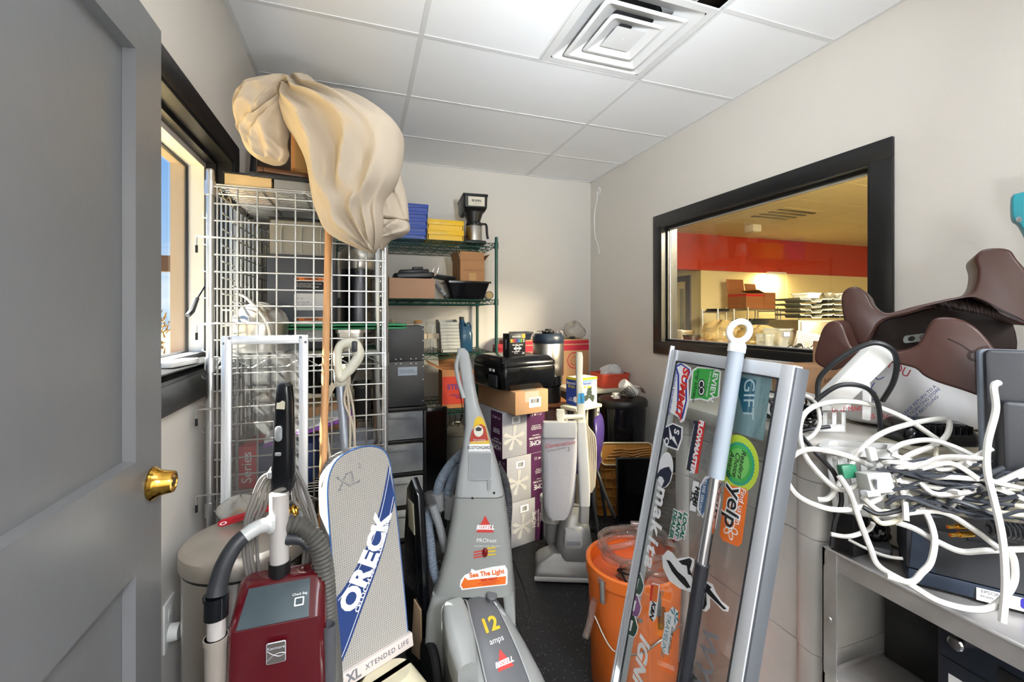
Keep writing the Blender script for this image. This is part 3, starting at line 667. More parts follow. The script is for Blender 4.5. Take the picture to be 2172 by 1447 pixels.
ZA = (1.866, 1.244, .735, .22)
shelving('wire_shelving', 'tall galvanised wire shelving caged with grid panels against the left wall', AX0, AX1, AY0, AY1, ZA, 1.905, m_zinc, m_galv, 'y')
def grid_panel(name, lab, X, w, h, sp=.0592, r=.0031, hooks=()):
    """welded wire grid, local x across, z up from the origin"""
    o = thing(name, lab, 'grid panel', X); b = MB()
    n = round(w / sp)
    for k in range(n + 1): b.wire((w * k / n, 0, 0), (w * k / n, 0, h), r, 6)
    q = round(h / sp)
    for k in range(q + 1): b.wire((-.008, -.0058, h * k / q), (w + .008, -.0058, h * k / q), r, 6)
    b.build('wire_grid', m_zinc, o)
    for z in hooks:
        MB().tube(catmull([(.16, -.012, z), (.0, -.012, z), (-.05, -.012, z), (-.058, -.012, z - .006), (-.058, -.012, z - .035)], 4), r, 6).build('hook_rod', m_zinc, o)
        MB().cyl((-.058, -.012, z - .03), (-.058, -.012, z - .055), .0042, seg=8).build('rubber_tip', m_rubber, o)
    return o
gx = PY(461, 545, 1.775).x; zt = PY(461, 400, 1.775).z
hz = [PY(430, q, 1.77).z - .66 for q in (503, 687, 868, 1050)]
grid_panel('grid_panel', 'wire grid panel closing the front of the caged shelving', T(gx, 1.775, .66), .555, 1.19, hooks=hz)
grid_panel('grid_panel', 'wire grid panel along the window side of the caged shelving', T(AX0 + .022, 1.845, .66) @ RZ(90), .80, 1.17)
grid_panel('grid_panel', 'spare wire grid panel leaned inside the window side grid', T(AX0 + .05, 1.86, .75) @ RZ(88), .76, 1.05)
grid_panel('grid_panel', 'wire grid panel along the room side of the caged shelving', T(AX1 - .02, 1.83, .66) @ RZ(90), .82, 1.17)
# hooks along the wall side of the front left post
for k in range(10):
    z = 1.74 - k * .094
    o = MB().tube(catmull([(0, 0, 0), (-.014, -.004, 0), (-.022, -.006, .004), (-.024, -.006, .012)], 3), .0024, 5).build('wire_hook', m_zinc); o.location = (AX0 - .0125, AY0, z)
    tag(o, 'short wire hook in the row down the window side post of the caged shelving', 'hook', 'hooks down the window side post')
# ---- contents, upper level
o = thing('drink_dispenser', 'dark grey dispenser with orange warning labels inside the caged shelving', 'dispenser', (-.255, 2.30, ZA[1] + .005))
m_slate = mat('slate_enamel', '4b4e54', .35, var=.06)
W_, H_ = .27, .42
MB().b2((-W_ / 2, -.17, 0), (W_ / 2, .17, H_), .006).build('body', m_slate, o)
b = MB()
r0 = rrect(W_ - .01, .3, .02)
MB().loft([[(x, y, H_) for x, y in r0], [(x, y, H_ + .15) for x, y in r0], [(x * .97, y * .97, H_ + .155) for x, y in r0]]).build('hopper', mat('smoked_hopper', '9b978c', .25, var=.1), o)
for x in (-.08, 0, .08): b.tube(catmull([(x, -.152, H_ + .005), (x, -.154, H_ + .11), (x + .012, -.154, H_ + .14)], 4), .003, 5)
b.build('divider_rib', m_pl_lgrey, o); MB().b2((-.13, -.155, H_ + .155), (.10, .12, H_ + .165), .003).build('lid', m_pl_black, o)
f = frame((0, -.171, 0), (1, 0, 0), (0, 0, 1))
def plate(w, h, x, y, m, o, nm='label', X=f, r=.006, z=.0006):
    return MB(X).prism(rrect(w, h, r, 3, x, y), 0, z).build(nm, m, o)
m_warn = mat('warning_orange', 'e0762a', .5, var=.05)
for y, dark in ((.292, 1), (.09, 0)):
    q = plate(.122, .062 if dark else .11, .035, y, m_white, o, 'warning_label')
    t = y + (.022 if dark else .044)
    plate(.116, .013, .035, t, m_warn, q, 'warning_header', z=.0009)
    if dark: plate(.116, .038, .035, y - .007, m_ink, q, 'warning_panel', z=.0009)
    text('WARNING', .012, f @ T(.043, t, .0012), m_ink, q, bold=.0004, W=False); MB(f).flat([(-.018, t - .005), (-.006, t - .005), (-.012, t + .005)], .0012).build('triangle', m_ink, q)
    text('To reduce the risk of electric shock,\ndo not remove cover.\nNo user-serviceable parts inside.' if dark else '• Fill water tank\n  before brewing\n• Use only grounded\n  receptacle\n• Do not splash cover', .007 if dark else .009, f @ T(-.018, y - .006 if dark else y - .008, .0014), m_white if dark else m_ink, q, align='LEFT', W=False)
q = plate(.128, .075, .037, .212, m_paper, o, 'rating_label')
text('NSF   (i)\n\nP/N 33100  000\n120 V  60 Hz  12 A', .0085, f @ T(-.02, .214, .001), m_inkg, q, align='LEFT', W=False)
# large urn on the right
o = thing('beverage_urn', 'large steel urn with a domed lid inside the caged shelving beside the dispenser', 'urn', T(-.018, 2.54, ZA[1] + .004) @ M.Diagonal((.78, .78, 1, 1)))
MB().lathe([(.10, 0), (.118, .01), (.118, .40)], T(0, 0, 0), 36).build('tank', mat('dark_urn_steel', '55555a', .22, 1, var=.2, vs=5), o)
MB().lathe([(.118, .40), (.122, .405), (.122, .47), (.108, .51), (.06, .54), (.0001, .545)], seg=36, caps=(0, 1)).build('lid', m_steel, o)
MB().lathe([(.006, .54), (.006, .56), (.016, .565), (.016, .58), (.0001, .585)]).build('lid_knob', m_pl_black, o)
MB().tube(catmull([(0, -.12, .43), (0, -.16, .43), (0, -.17, .41), (0, -.16, .38), (0, -.118, .38)], 4), .005, 8).build('handle', m_steel, o)
# dome pan with ladle
o = thing('steel_pan', 'round steel pan with domed lid at the window end of the caged shelf', 'pan', (-.385, 1.99, ZA[1] + .004))
MB().lathe([(.085, 0), (.098, .01), (.10, .12), (.104, .124), (.10, .128)], seg=32).build('pan_body', m_steel, o)
MB().lathe([(.103, .128), (.09, .16), (.06, .19), (.02, .205), (.0001, .207)], seg=32, caps=(0, 1)).build('domed_lid', m_steel, o)
tag(MB().tube(catmull([PY(500, 622, 1.86), PY(520, 630, 1.86), PY(545, 655, 1.865), PY(568, 690, 1.87), PY(574, 730, 1.87)], 6), .006, 8).build('steel_rod', m_steel), 'bent steel rod leaning over the pan in the caged shelving', 'rod')
for k in range(2):
    o = MB().prism(rrect(.60, .40, .02), 0, .008, bev=.003).build('cutting_board', mat('green_board', '2f8f5a', .4)); q = PY(765, 708 - k * 9, 2.22); o.location = (-.17, 2.22, ZA[1] + .096 + k * .014)
    tag(o, ('lower', 'upper')[k] + ' green plastic cutting board jutting out of the caged shelving', 'cutting board', 'green cutting boards')
    o.location.x = q.x - .10
for k in range(2):
    o = tub(('steel pan holding up one end of', 'second steel pan under')[k] + ' the green cutting boards', (-.045, 2.24 - .19 * k, ZA[1] + .004), .11, .13, .09, m_steel, 'steel_pan', 'pan')
# ---- lower level
carton('cardboard box behind the framed plastic sheet in the caged shelving', (-.20, 2.30, ZA[2] + .005), .36, .3, .11, 0, (0, 0, 0, 0))
bx = thing('shipping_box', 'closed brown box on top of the low box in the caged shelving', 'box', (-.21, 2.28, ZA[2] + .13))
MB().box((0, 0, .06), (.31, .24, .12), .003).build('carton_body', m_card, bx); MB().box((0, 0, .1205), (.05, .24, .001)).build('tape', mat('packing_tape', 'b8925f', .3), bx)
o = thing('product_box', 'red and blue product box in the bottom of the caged shelving', 'box', T(-.30, 1.98, ZA[2] + .005) @ RZ(-8))
MB().box((0, 0, .08), (.26, .18, .16), .002).build('carton_body', mat('navy_print', '23325e', .5), o)
MB().box((-.10, -.001, .08), (.064, .182, .162), .002).build('red_end', m_redp, o)
text('Series', .05, frame((-.102, -.0925, .08), (0, 0, 1), (-1, 0, 0)), m_white, o, W=False)
text('indian', .028, frame((.02, -.0912, .07), (0, 0, 1), (-1, 0, 0)), m_white, o, W=False)
o = thing('binder', 'purple plastic binder lying tilted on the red and blue box', 'binder', T(-.20, 1.99, ZA[2] + .205) @ RY(-14) @ RZ(6))
MB().box((0, 0, 0), (.34, .2, .012), .003).build('cover', mat('purple_cover', '8a3fa8', .3), o); MB().box((-.01, .005, .012), (.31, .18, .01)).build('pages', m_paper, o)
tub('clear plastic bin under the red and blue box in the caged shelving', (-.045, 2.02, ZA[2] + .005), .19, .22, .14, m_frost, 'plastic_bin', 'bin')
blob_bag('plastic_bag', 'clear bag of parts under the middle shelf of the caged shelving', (-.405, 2.22, ZA[2] + .01), (.035, .08, .20), m_clearb, 11)
blob_bag('plastic_bag', 'dark bagged parts hanging behind the framed plastic sheet', (-.17, 2.52, ZA[2] + .255), (.13, .09, .12), clearmat('dark_film', '6a6a6a', .8, .2, .5, '4a4a4c', bump=.5), 12)
o = tub('black wire tray stuffed with leads near the right post of the caged shelving', (.005, 2.32, ZA[2] + .165), .08, .2, .16, m_pl_black, 'parts_tray', 'tray')
# ---- on top
zt = ZA[0] + .006
o = thing('wooden_box', 'shallow pine box with a dark lid on the window end of the shelving top', 'box', T(-.405, 1.97, zt) @ RZ(4))
MB().box((0, 0, .024), (.15, .26, .044), .002).build('pine_body', mat('pale_pine', 'd9b981', .5, var=.15, vs=14, aniso=(1, 6, 1)), o); MB().box((0, 0, .049), (.156, .268, .006), .001).build('lid', m_pl_black, o)
o = thing('wooden_box', 'grey painted shallow box in the middle of the shelving top', 'box', T(-.22, 1.97, zt) @ RZ(4))
MB().box((0, 0, .02), (.20, .26, .038), .002).build('body', m_pl_grey, o); MB().box((0, 0, .042), (.206, .266, .005), .001).build('lid', m_pl_black, o)
dk = mat('dark_picture_print', '4b3a34', .3, var=.5, vs=18)
for k, (x, y, z, r, c) in enumerate(((-.245, 1.98, .052, 6, m_pl_char), (-.235, 1.99, .073, 12, mat('walnut_stain', '5a3a22', .4)))):
    o = thing('picture_frame', ('dark picture frame lying on the grey shallow box', 'brown picture frame topmost of the flat stack under the cloth')[k], 'picture frame', T(x, y, zt + z) @ RZ(r))
    b = MB()
    for q in ((-.15, 0, .02, .26), (.15, 0, .02, .26)): b.box((q[0], q[1], 0), (q[2], q[3], .018), .003)
    for q in (-.12, .12): b.box((0, q, 0), (.28, .02, .018), .003)
    b.build('frame_border', c, o); MB().box((0, 0, 0), (.28, .22, .008)).build('picture', dk, o)
o = thing('cardboard_box', 'small upright cardboard box under the beige canvas on the shelving top', 'box', T(-.20, 2.07, zt + .088) @ RZ(8))
MB().box((0, 0, .13), (.17, .15, .26), .004).build('carton_body', mat('orange_card', 'c78f58', .75, var=.06), o); MB().box((-.05, -.0755, .13), (.04, .001, .26)).build('tape', mat('packing_tape', 'b8925f', .3), o)
o = thing('picture_frame', 'large black framed board standing on edge behind the canvas and boxes', 'picture frame', T(-.29, 2.42, zt) @ RX(-14))
b = MB(); w, h = .45, .80
b.box((-w / 2, 0, h / 2), (.025, .02, h), .003).box((w / 2, 0, h / 2), (.025, .02, h), .003).box((0, 0, .0125), (w - .025, .02, .025), .003).box((0, 0, h - .0125), (w - .025, .02, .025), .003)
b.build('frame_border', m_pl_blackg, o); MB().box((0, .003, h / 2), (w - .03, .006, h - .03)).build('board', mat('dark_glazed_board', '3a2c22', .12, var=.3), o)

from mathutils import noise as mnoise
# ---- beige canvas thrown over the boxes
def drape(pairs, t, thick, seed, n=30, fold=.010, lobes=7, front=.72, rows=6, sh=1):
    """loft through silhouette pairs (left px, right px); thick = half depth"""
    pr = [(P(a[0], a[1], t[i]), P(c[0], c[1], t[i])) for i, (a, c) in enumerate(pairs)]
    L_ = catmull([p[0] for p in pr], rows); R_ = catmull([p[1] for p in pr], rows); N = len(L_); rings = []
    T_ = catmull([V((thick[i], 0, 0)) for i in range(len(pairs))], rows); rr = random.Random(seed); ph = [rr.uniform(0, 6.28) for _ in range(6)]
    for i in range(N):
        a, c = L_[i], R_[i]; mid = (a + c) / 2; hx = (c - a) / 2; s = i / (N - 1); dep = V((SN, CS, 0)) * T_[i].x; ring = []
        for k in range(n):
            an = 2 * PI * k / n; x, y = math.cos(an), -math.sin(an)
            ed = 1 - abs(x) ** 6
            w = 1.5 * (.8 - 2.6 * abs(mnoise.noise(V((x * 1.3 + 1.9 * s * sh, s * 2.1 - x * .5, seed))))) + .9 * (.6 - 2.2 * abs(mnoise.noise(V((x * 2.6 - 1.5 * s, s * 3.4, seed + 5))))) + .35 * mnoise.noise(V((x * 6, s * 6, seed + 9)))
            yy = math.copysign(abs(y) ** front, y)
            p = mid + hx * x + dep * yy + V((SN, CS, 0)) * (w * fold * ed * (-1 if y < 0 else .3)); ring.append(p)
        rings.append(ring)
    return rings
o = thing('canvas_cloth', 'bundled beige canvas cloth thrown over the boxes on the shelving top', 'cloth', (-.16, 1.9, zt + .09))
main = [((612, 206), (622, 176)), ((612, 222), (652, 160)), ((612, 250), (690, 190)), ((620, 280), (752, 206)), ((641, 312), (802, 232)), ((658, 350), (847, 271)), ((666, 393), (853, 312)), ((672, 434), (847, 352)),
        ((682, 465), (838, 384)), ((694, 492), (812, 430)), ((720, 510), (812, 478)), ((760, 528), (806, 510)), ((791, 539), (799, 530))]
tt = [1.62, 1.61, 1.60, 1.60, 1.60, 1.60, 1.60, 1.58, 1.555, 1.545, 1.54, 1.545, 1.55]
b = MB().loft(drape(main, tt, [.03, .06, .10, .13, .15, .15, .13, .11, .085, .06, .045, .03, .012], 4, 72, .030, 6))
tail = [((800, 330), (846, 330)), ((790, 370), (848, 366)), ((776, 405), (858, 402)), ((766, 440), (864, 433)), ((764, 470), (867, 470))]
b.loft(drape(tail, [1.68, 1.67, 1.66, 1.65, 1.65], [.05, .06, .06, .06, .06], 9, 48, .018, 5))
b.build('cloth_body', m_cloth, o, W=True, sub=1)
hem = [((764, 470), (867, 470)), ((765, 482), (868, 488)), ((778, 500), (853, 499)), ((797, 520), (828, 507)), ((809, 531), (813, 529))]
MB().loft(drape(hem, [1.645, 1.64, 1.64, 1.64, 1.64], [.062, .06, .055, .04, .01], 9, 48, .010, 5)).build('hem', mat('canvas_hem', 'b9ac9a', .85, bump=.25, bs=90), o, W=True, sub=1)
k1 = [((626, 168), (616, 208)), ((600, 173), (610, 214)), ((563, 188), (600, 228)), ((527, 208), (590, 244)), ((509, 240), (580, 262)), ((509, 272), (560, 282)), ((516, 292), (548, 290))]
k2 = [((608, 206), (622, 214)), ((590, 222), (616, 240)), ((556, 248), (611, 262)), ((520, 272), (606, 286)), ((524, 300), (604, 306)), ((532, 325), (609, 324)), ((552, 341), (602, 343)), ((568, 345), (592, 346))]
MB().loft(drape(k1, [1.62, 1.61, 1.60, 1.59, 1.59, 1.60, 1.61], [.04, .07, .085, .09, .085, .06, .03], 14, 48, .022, 4)).loft(drape(k2, [1.60, 1.575, 1.56, 1.55, 1.55, 1.55, 1.555, 1.56], [.03, .05, .06, .065, .06, .055, .04, .02], 21, 48, .020, 4)).build('knotted_end', m_cloth, o, W=True, sub=1)
# ================================================================ green shelving on the back wall
BX0, BX1, BY0, BY1 = -.20, .99, 3.25, 3.84
ZB = (1.962, 1.522, 1.112, .69, .17)
shelving('wire_shelving', 'dark green epoxy wire shelving standing against the back wall', BX0, BX1, BY0, BY1, ZB, 2.0, m_green_wire, m_green_wire, 'x')
m_blueb = mat('blue_bin', '2f4a9e', .4, var=.06); m_yelb = mat('yellow_bin', 'e3b620', .4, var=.05); m_gryb = mat('grey_bin', 'b3b3ad', .45, var=.05)
def stack_bin(name, lab, c, w, d, h, m, rot=0, group=None):
    o = thing(name, lab, 'bin', T(*c) @ RZ(rot), group); t = .004; b = MB()
    b.b2((-w / 2, -d / 2, 0), (w / 2, d / 2, t)).b2((-w / 2, d / 2 - t, 0), (w / 2, d / 2, h * 1.35))
    for s_ in (-1, 1):
        X = M(((0, 0, 1, s_ * (w / 2 - t / 2)), (1, 0, 0, 0), (0, 1, 0, 0), (0, 0, 0, 1)))
        b.prism([(-d / 2, 0), (d / 2, 0), (d / 2, h * 1.35), (-d * .12, h * 1.35), (-d * .34, h), (-d / 2 - .012, h), (-d / 2 - .012, h * .6), (-d / 2, h * .55)], -t / 2, t / 2, X)
    b.build('bin_body', m, o)
    MB().b2((-w / 2, -d / 2 - .012, h * .5), (w / 2, -d / 2, h), .002).b2((-w / 2 + .01, -d / 2 - .002, 0), (w / 2 - .01, -d / 2 + .003, h * .5)).build('front_lip', m, o)
    MB().b2((-w * .18, -d / 2 - .0145, h * .62), (w * .18, -d / 2 - .011, h * .9), .001).build('label_slot', m, o)
    return o
q = PY(856, 500, 3.42); z = ZB[0] + .006
for k in range(5): stack_bin('storage_bin', 'blue storage bin, %s of the five stacked on the green shelving top' % ('lowest', 'second from bottom', 'middle', 'second from top', 'topmost')[k], (q.x + .004 * k, 3.42, z + k * .051), .30, .30, .05, m_blueb, 0, 'blue bins on the green shelving')
q = PY(938, 500, 3.42)
for k in range(2): stack_bin('storage_bin', 'yellow storage bin, %s of the two stacked beside the coffee maker' % ('lower', 'upper')[k], (q.x, 3.42, z + k * .076), .275, .30, .075, m_yelb, 0, 'yellow bins on the green shelving')
tag(MB().b2((q.x - .11, 3.30, z + .142), (q.x + .08, 3.5, z + .152), .003).build('paper_stack', m_paper), 'white papers lying in the upper yellow bin', 'paper')
# coffee maker
q = PY(1003, 500, 3.46); o = thing('coffee_maker', 'black coffee maker with steel thermal carafe on the green shelving top', 'coffee maker', T(q.x, q.y, z) @ RZ(-4)); 
MB().box((0, .03, .0125), (.17, .32, .025), .008).build('base', m_pl_black, o)
MB().box((0, .12, .15), (.12, .12, .26), .02).build('column', m_steel, o)
hd = MB().loft([[(x, y, zz) for x, y in rrect(w, d, .014, 3, 0, cy_)] for w, d, cy_, zz in ((.165, .28, .035, .262), (.185, .32, .03, .285), (.19, .33, .03, .37), (.20, .34, .03, .374), (.20, .34, .03, .388), (.18, .32, .03, .39))]).build('head', m_pl_black, o)
f = frame((.005, -.138, .328), (1, 0, 0), (0, 0, 1)); plate(.13, .072, 0, 0, mat('badge_beige', 'cfc8b8', .4), hd, 'badge', f, .003)
text('BUNN', .026, f @ T(0, .004, .0012), m_ink, hd, bold=.0006, W=False); text('thermofresh', .009, f @ T(0, -.018, .0012), m_ink, hd, W=False)
MB().lathe([(.075, .258), (.072, .25), (.052, .19), (.05, .182), (.0001, .182)][::-1], T(0, -.045, 0)).build('brew_funnel', m_pl_black, o)
MB().lathe([(.06, .026), (.066, .03), (.066, .14), (.062, .15)], T(0, -.045, 0)).build('carafe', m_steel, o)
MB().lathe([(.064, .148), (.066, .155), (.06, .178), (.0001, .18)], T(0, -.045, 0), caps=(0, 1)).box((.03, -.10, .165), (.03, .03, .012), .004).build('carafe_lid', m_pl_black, o)
MB().tube(catmull([(.04, -.045, .165), (.085, -.055, .17), (.10, -.06, .155), (.105, -.06, .09), (.112, -.06, .05)], 5), [.009] * 10 + [.010] * 11, 8).build('carafe_handle', m_pl_black, o)
MB().tube(catmull([(-.06, .02, .02), (-.075, -.06, .06), (-.06, -.09, .05), (-.04, -.1, .008)], 5), .004, 6).build('cord', m_cordb, o)
# second level
z = ZB[1] + .006; q = PY(878, 620, 3.30)
carton('pale open cardboard box of kitchen gadgets on the second green shelf', (q.x - .01, 3.44, z), .335, .26, .15, 0, (0, 0, 1, 0), mat('pink_card', 'bb9478', .8, var=.04), fl=.3, ang=(0, 0, 25, 0))
o = thing('griddle', 'black electric griddle poking out of the pale box on the second green shelf', 'appliance', T(q.x + .01, 3.44, z + .155) @ RY(-3))
MB().prism(rrect(.30, .24, .03), 0, .04, bev=.008).box((.0, -.02, .05), (.22, .18, .03), .01).build('body', m_pl_black, o); MB().box((.03, -.05, .075), (.08, .05, .022), .006).build('control', m_pl_black, o)
MB().tube(catmull([(.14, -.06, .04), (.16, -.06, .08), (.19, -.05, .085), (.18, -.05, .04)], 4), .003, 6).build('wire_handle', m_steel, o)
for k in range(3):
    o = MB(T(q.x + .24 + .015 * k, 3.42, z + .15 + .012 * k) @ RZ(20 - 8 * k) @ RY(6)).prism(rrect(.17, .035, .014), 0, .012, bev=.003).build('spatula', m_pl_black)
    tag(o, 'black plastic utensil, %s of three heaped beside the griddle' % ('lowest', 'middle', 'topmost')[k], 'utensil', 'black utensils beside the griddle')
o = thing('scrub_brush', 'grey scrub brush leaning against the pale box on the second green shelf', 'brush', T(q.x + .255, 3.33, z + .012) @ RY(-40))
MB().box((0, 0, .075), (.03, .03, .15), .006).build('handle', m_pl_grey, o); MB().box((-.004, -.016, .105), (.016, .004, .06)).build('bristles', m_pl_black, o); MB().box((0, 0, .01), (.045, .04, .03), .008).build('head', m_pl_black, o)
q = PY(990, 620, 3.36); o = tub('black flared plastic tray under the small carton on the second green shelf', (q.x, 3.40, z), .345, .24, .135, m_pl_blackg, 'flared_tray', 'tray', taper=.74, rim=.02)
q = PY(997, 570, 3.36)
o2 = carton('small brown carton with raised flaps on the black flared tray', (q.x, 3.42, z + .139), .20, .20, .165, 6, (1, 0, 1, 1), mat('worn_card', 'a97c55', .8, var=.1), fl=.35, ang=(-12, 0, 14, 40))
text('pampered chef', .026, frame((0, -.1012, .09), (1, 0, 0), (0, 0, 1)), m_cardin, o2, W=False); MB().box((0, -.1008, .035), (.06, .001, .06)).build('tape', mat('packing_tape', 'b8925f', .3), o2)
q = PY(1038, 624, 3.32); o = thing('roll', 'dark roll with a gold end lying beside the flared tray', 'roll', T(q.x, q.y, z + .033) @ RZ(-12) @ RX(90))
MB().lathe([(.033, -.2), (.033, 0)], caps=(1, 1)).build('sleeve', m_pl_black, o); MB().lathe([(.0001, .002), (.026, .002), (.028, -.002)]).build('gold_end', mat('dull_gold', 'a5874a', .5), o)
# third level
z = ZB[2] + .006
q = PY(845, 690, 3.50)
for k in range(3): tag(MB(T(q.x + .02 * k, 3.55, z + .165 + .018 * k) @ RZ(8 * k - 6)).prism(rrect(.34 - .04 * k, .24, .02), 0, .014, bev=.004).build('serving_tray', mat('ivory_tray', 'cfcabb', .45)), 'ivory plastic tray, %s of three behind the black metal case' % ('lowest', 'middle', 'topmost')[k], 'tray', 'ivory trays on the third green shelf')
o = tub('ivory tub holding up the ivory trays on the third green shelf', (q.x, 3.56, z), .32, .22, .16, mat('ivory_tray', 'cfcabb', .45))
tag(MB(T(q.x - .02, 3.52, z + .22) @ RY(38)).box((0, 0, 0), (.10, .05, .02), .004).build('wooden_block', mat('olive_block', '9a9478', .6)), 'tilted olive block on the ivory trays', 'block')
tag(MB().lathe([(.028, 0), (.03, .004), (.03, .02), (.026, .024)], T(PY(886, 672, 3.5).x, 3.5, z + .219)).build('amber_lid', mat('amber_plastic', 'b8791f', .35)), 'amber round lid on top of the ivory trays', 'lid')
for k, px in enumerate((893, 920)):
    q = PY(px, 720, 3.34); o = thing('cutlery_pouch', ('left', 'right')[k] + ' clear pouch of steel spoons with a cream band on the third green shelf', 'cutlery', (q.x, 3.40, z), 'clear cutlery pouches')
    MB().loft([[(x, y, zz) for x, y in rrect(w, d, .012, 3)] for w, d, zz in ((.088, .07, 0), (.092, .075, .08), (.094, .06, .2), (.10, .03, .235))], (1, 0)).build('pouch', m_clear, o)
    for i in range(6):
        a = rnd.uniform(-.03, .03); y_ = rnd.uniform(-.02, .02)
        MB().tube([(a, y_, .03), (a * .7, y_, .2)], [.0035, .0025], 6).sph((a, y_, .022), (.011, .006, .018), seg=8, rings=6).build('spoon', m_steel, o)
    MB().loft([[(x, y, zz) for x, y in rrect(.096, .08, .012, 3)] for zz in (.105, .145)], (0, 0)).build('paper_band', mat('cream_band', 'cdbfa6', .7), o)
q = PY(956, 720, 3.33)
for k in range(8): stack_bin('storage_bin', 'grey storage bin, number %s from the bottom of the stack on the third green shelf' % ('one', 'two', 'three', 'four', 'five', 'six', 'seven', 'eight')[k], (q.x - .002 * k, 3.42, z + .026 * k), .145, .19, .05, m_gryb, 0, 'grey bins on the third green shelf')
q = PY(989, 720, 3.36); o = thing('detergent_jug', 'blue liquid jug at the right end of the third green shelf', 'jug', (q.x, 3.42, z))
MB().loft([[(x + ox, y, zz) for x, y in rrect(w, d, .03, 4)] for w, d, ox, zz in ((.10, .15, 0, 0), (.105, .16, 0, .01), (.105, .16, 0, .14), (.08, .12, -.008, .2), (.04, .05, -.022, .235), (.036, .04, -.024, .25))]).build('bottle', mat('blue_jug', '2c5573', .25, trans=.25), o)
MB().lathe([(.02, .25), (.02, .272), (.0001, .273)], T(-.024, 0, 0)).build('cap', m_pl_char, o); MB().tube(catmull([(.02, 0, .22), (.045, 0, .215), (.05, 0, .17), (.045, 0, .14)], 4), .009, 8).build('handle', mat('blue_jug', '2c5573', .25), o)
# fourth level
z = ZB[3] + .006; q = PY(962, 850, 3.40)
o = carton('open cardboard box with a red printed front on the fourth green shelf', (q.x + .02, 3.42, z), .24, .28, .29, -4, (0, 1, 1, 0), mat('brown_carton', '9c6a42', .8), fl=.5, ang=(0, 40, 62, 0))
MB().b2((-.118, -.1415, .03), (.118, -.1405, .24)).build('printed_front', mat('red_orange_print', 'a8301f', .6), o)
text('STEAM', .055, frame((0, -.143, .16), (1, 0, 0), (0, 0, 1)), mat('purple_print', '4b2a74', .6), o, bold=.001, W=False); text('Freshly packed\ndaily', .02, frame((0, -.143, .09), (1, 0, 0), (0, 0, 1)), mat('purple_print', '4b2a74', .6), o, W=False)
tag(MB().tube(catmull([PY(975, 775, 3.2), PY(972, 810, 3.2), PY(980, 860, 3.2), PY(981, 880, 3.2)], 5), .0035, 6).cyl(PY(981, 880, 3.2), PY(976, 892, 3.2), .007, .005, 8).build('hanging_lead', m_cordb), 'thin black cord with plug hanging in front of the red fronted box', 'cord')
b = MB()
for k in range(12): b.tube(catmull([(.40 + .045 * k, 3.30, .66), (.41 + .045 * k, 3.30, .60), (.385 + .045 * k, 3.30, .55)], 3), .004, 5)
b.wire((.38, 3.30, .655), (.92, 3.30, .655), .004); tag(b.build('hook_strip', m_cordb), 'row of black wire hooks hanging under the fourth green shelf', 'hooks')
# stock pot
q = PY(968, 960, 3.42); z = ZB[4] + .006; o = thing('stock_pot', 'large aluminium stock pot with lid on the bottom green shelf', 'pot', (q.x, 3.42, z)); m_alpot = mat('dull_aluminium', '9d9a92', .42, .9, var=.12)
MB().lathe([(.150, 0), (.155, .006), (.155, .30), (.160, .303), (.16, .31)], seg=40).build('pot_body', m_alpot, o)
MB().lathe([(.165, .308), (.165, .318), (.15, .325), (.08, .345), (.0001, .352)], seg=40).build('lid', m_alpot, o)
MB().tube(catmull([(-.03, 0, .35), (-.025, 0, .375), (.025, 0, .375), (.03, 0, .35)], 4), .006, 8).build('lid_handle', m_alpot, o)
for s_ in (-1, 1): MB(RZ(200 if s_ < 0 else 20)).tube(catmull([(.154, -.05, .25), (.19, -.05, .245), (.20, 0, .24), (.19, .05, .245), (.154, .05, .25)], 4), .007, 8).build('handle', m_alpot, o)
tag(MB().box((PY(918, 1000, 3.1).x, 3.1, PY(918, 1000, 3.1).z), (.028, .05, .11), .002).build('hanging_tag', mat('yellow_tag', 'c9a91f', .5)), 'yellow tag hanging beside the stock pot', 'tag')

# ---- black riveted case on a drawer tower, dark panel beside it
m_casebl = mat('dark_case_metal', '35373b', .42, var=.1)
o = thing('metal_case', 'dark riveted metal case standing on the plastic drawer tower', 'case', (.215, 2.90, .845))
MB().b2((-.15, -.17, 0), (.15, .17, .275), .003).build('lower_section', m_casebl, o); MB().b2((-.15, -.17, .277), (.15, .17, .49), .003).build('upper_section', m_casebl, o)
for (x, zz) in [(.143, .03), (.143, .16), (.143, .24), (.143, .31), (.143, .40), (.143, .47), (-.02, .262), (.01, .262), (.07, .262), (.10, .262), (-.02, .29), (.01, .29), (.07, .29), (.10, .29), (.143, .29)]:
    MB().lathe([(.004, 0), (.003, .002), (.0001, .0026)], T(x, -.17, zz) @ RX(90), 8).build('rivet', m_alu, o)
f = frame((.05, -.171, .215), (1, 0, 0), (0, 0, 1)); plate(.115, .052, 0, 0, mat('rating_plate', '8d97a6', .35, .6), o, 'rating_plate', f, .003)
text('MODEL 33-A   SERIAL NO.\n120 VOLTS 60 HZ  1500 W\nDISCONNECT BEFORE SERVICE', .0075, f @ T(-.05, 0, .001), m_ink, o, align='LEFT', W=False)
o = thing('drawer_tower', 'black framed plastic drawer tower with frosted drawers under the metal case', 'drawers', (.215, 2.90, 0))
b = MB()
for s_ in (-1, 1): b.b2((s_ * .155 - .008, -.17, .02), (s_ * .155 + .008, .17, .84), .003)
for zz in (.02, .22, .42, .62, .81): b.b2((-.15, -.17, zz), (.15, .17, zz + .018), .003)
b.b2((-.17, -.18, .815), (.17, .18, .84), .004).build('frame', m_pl_black, o)
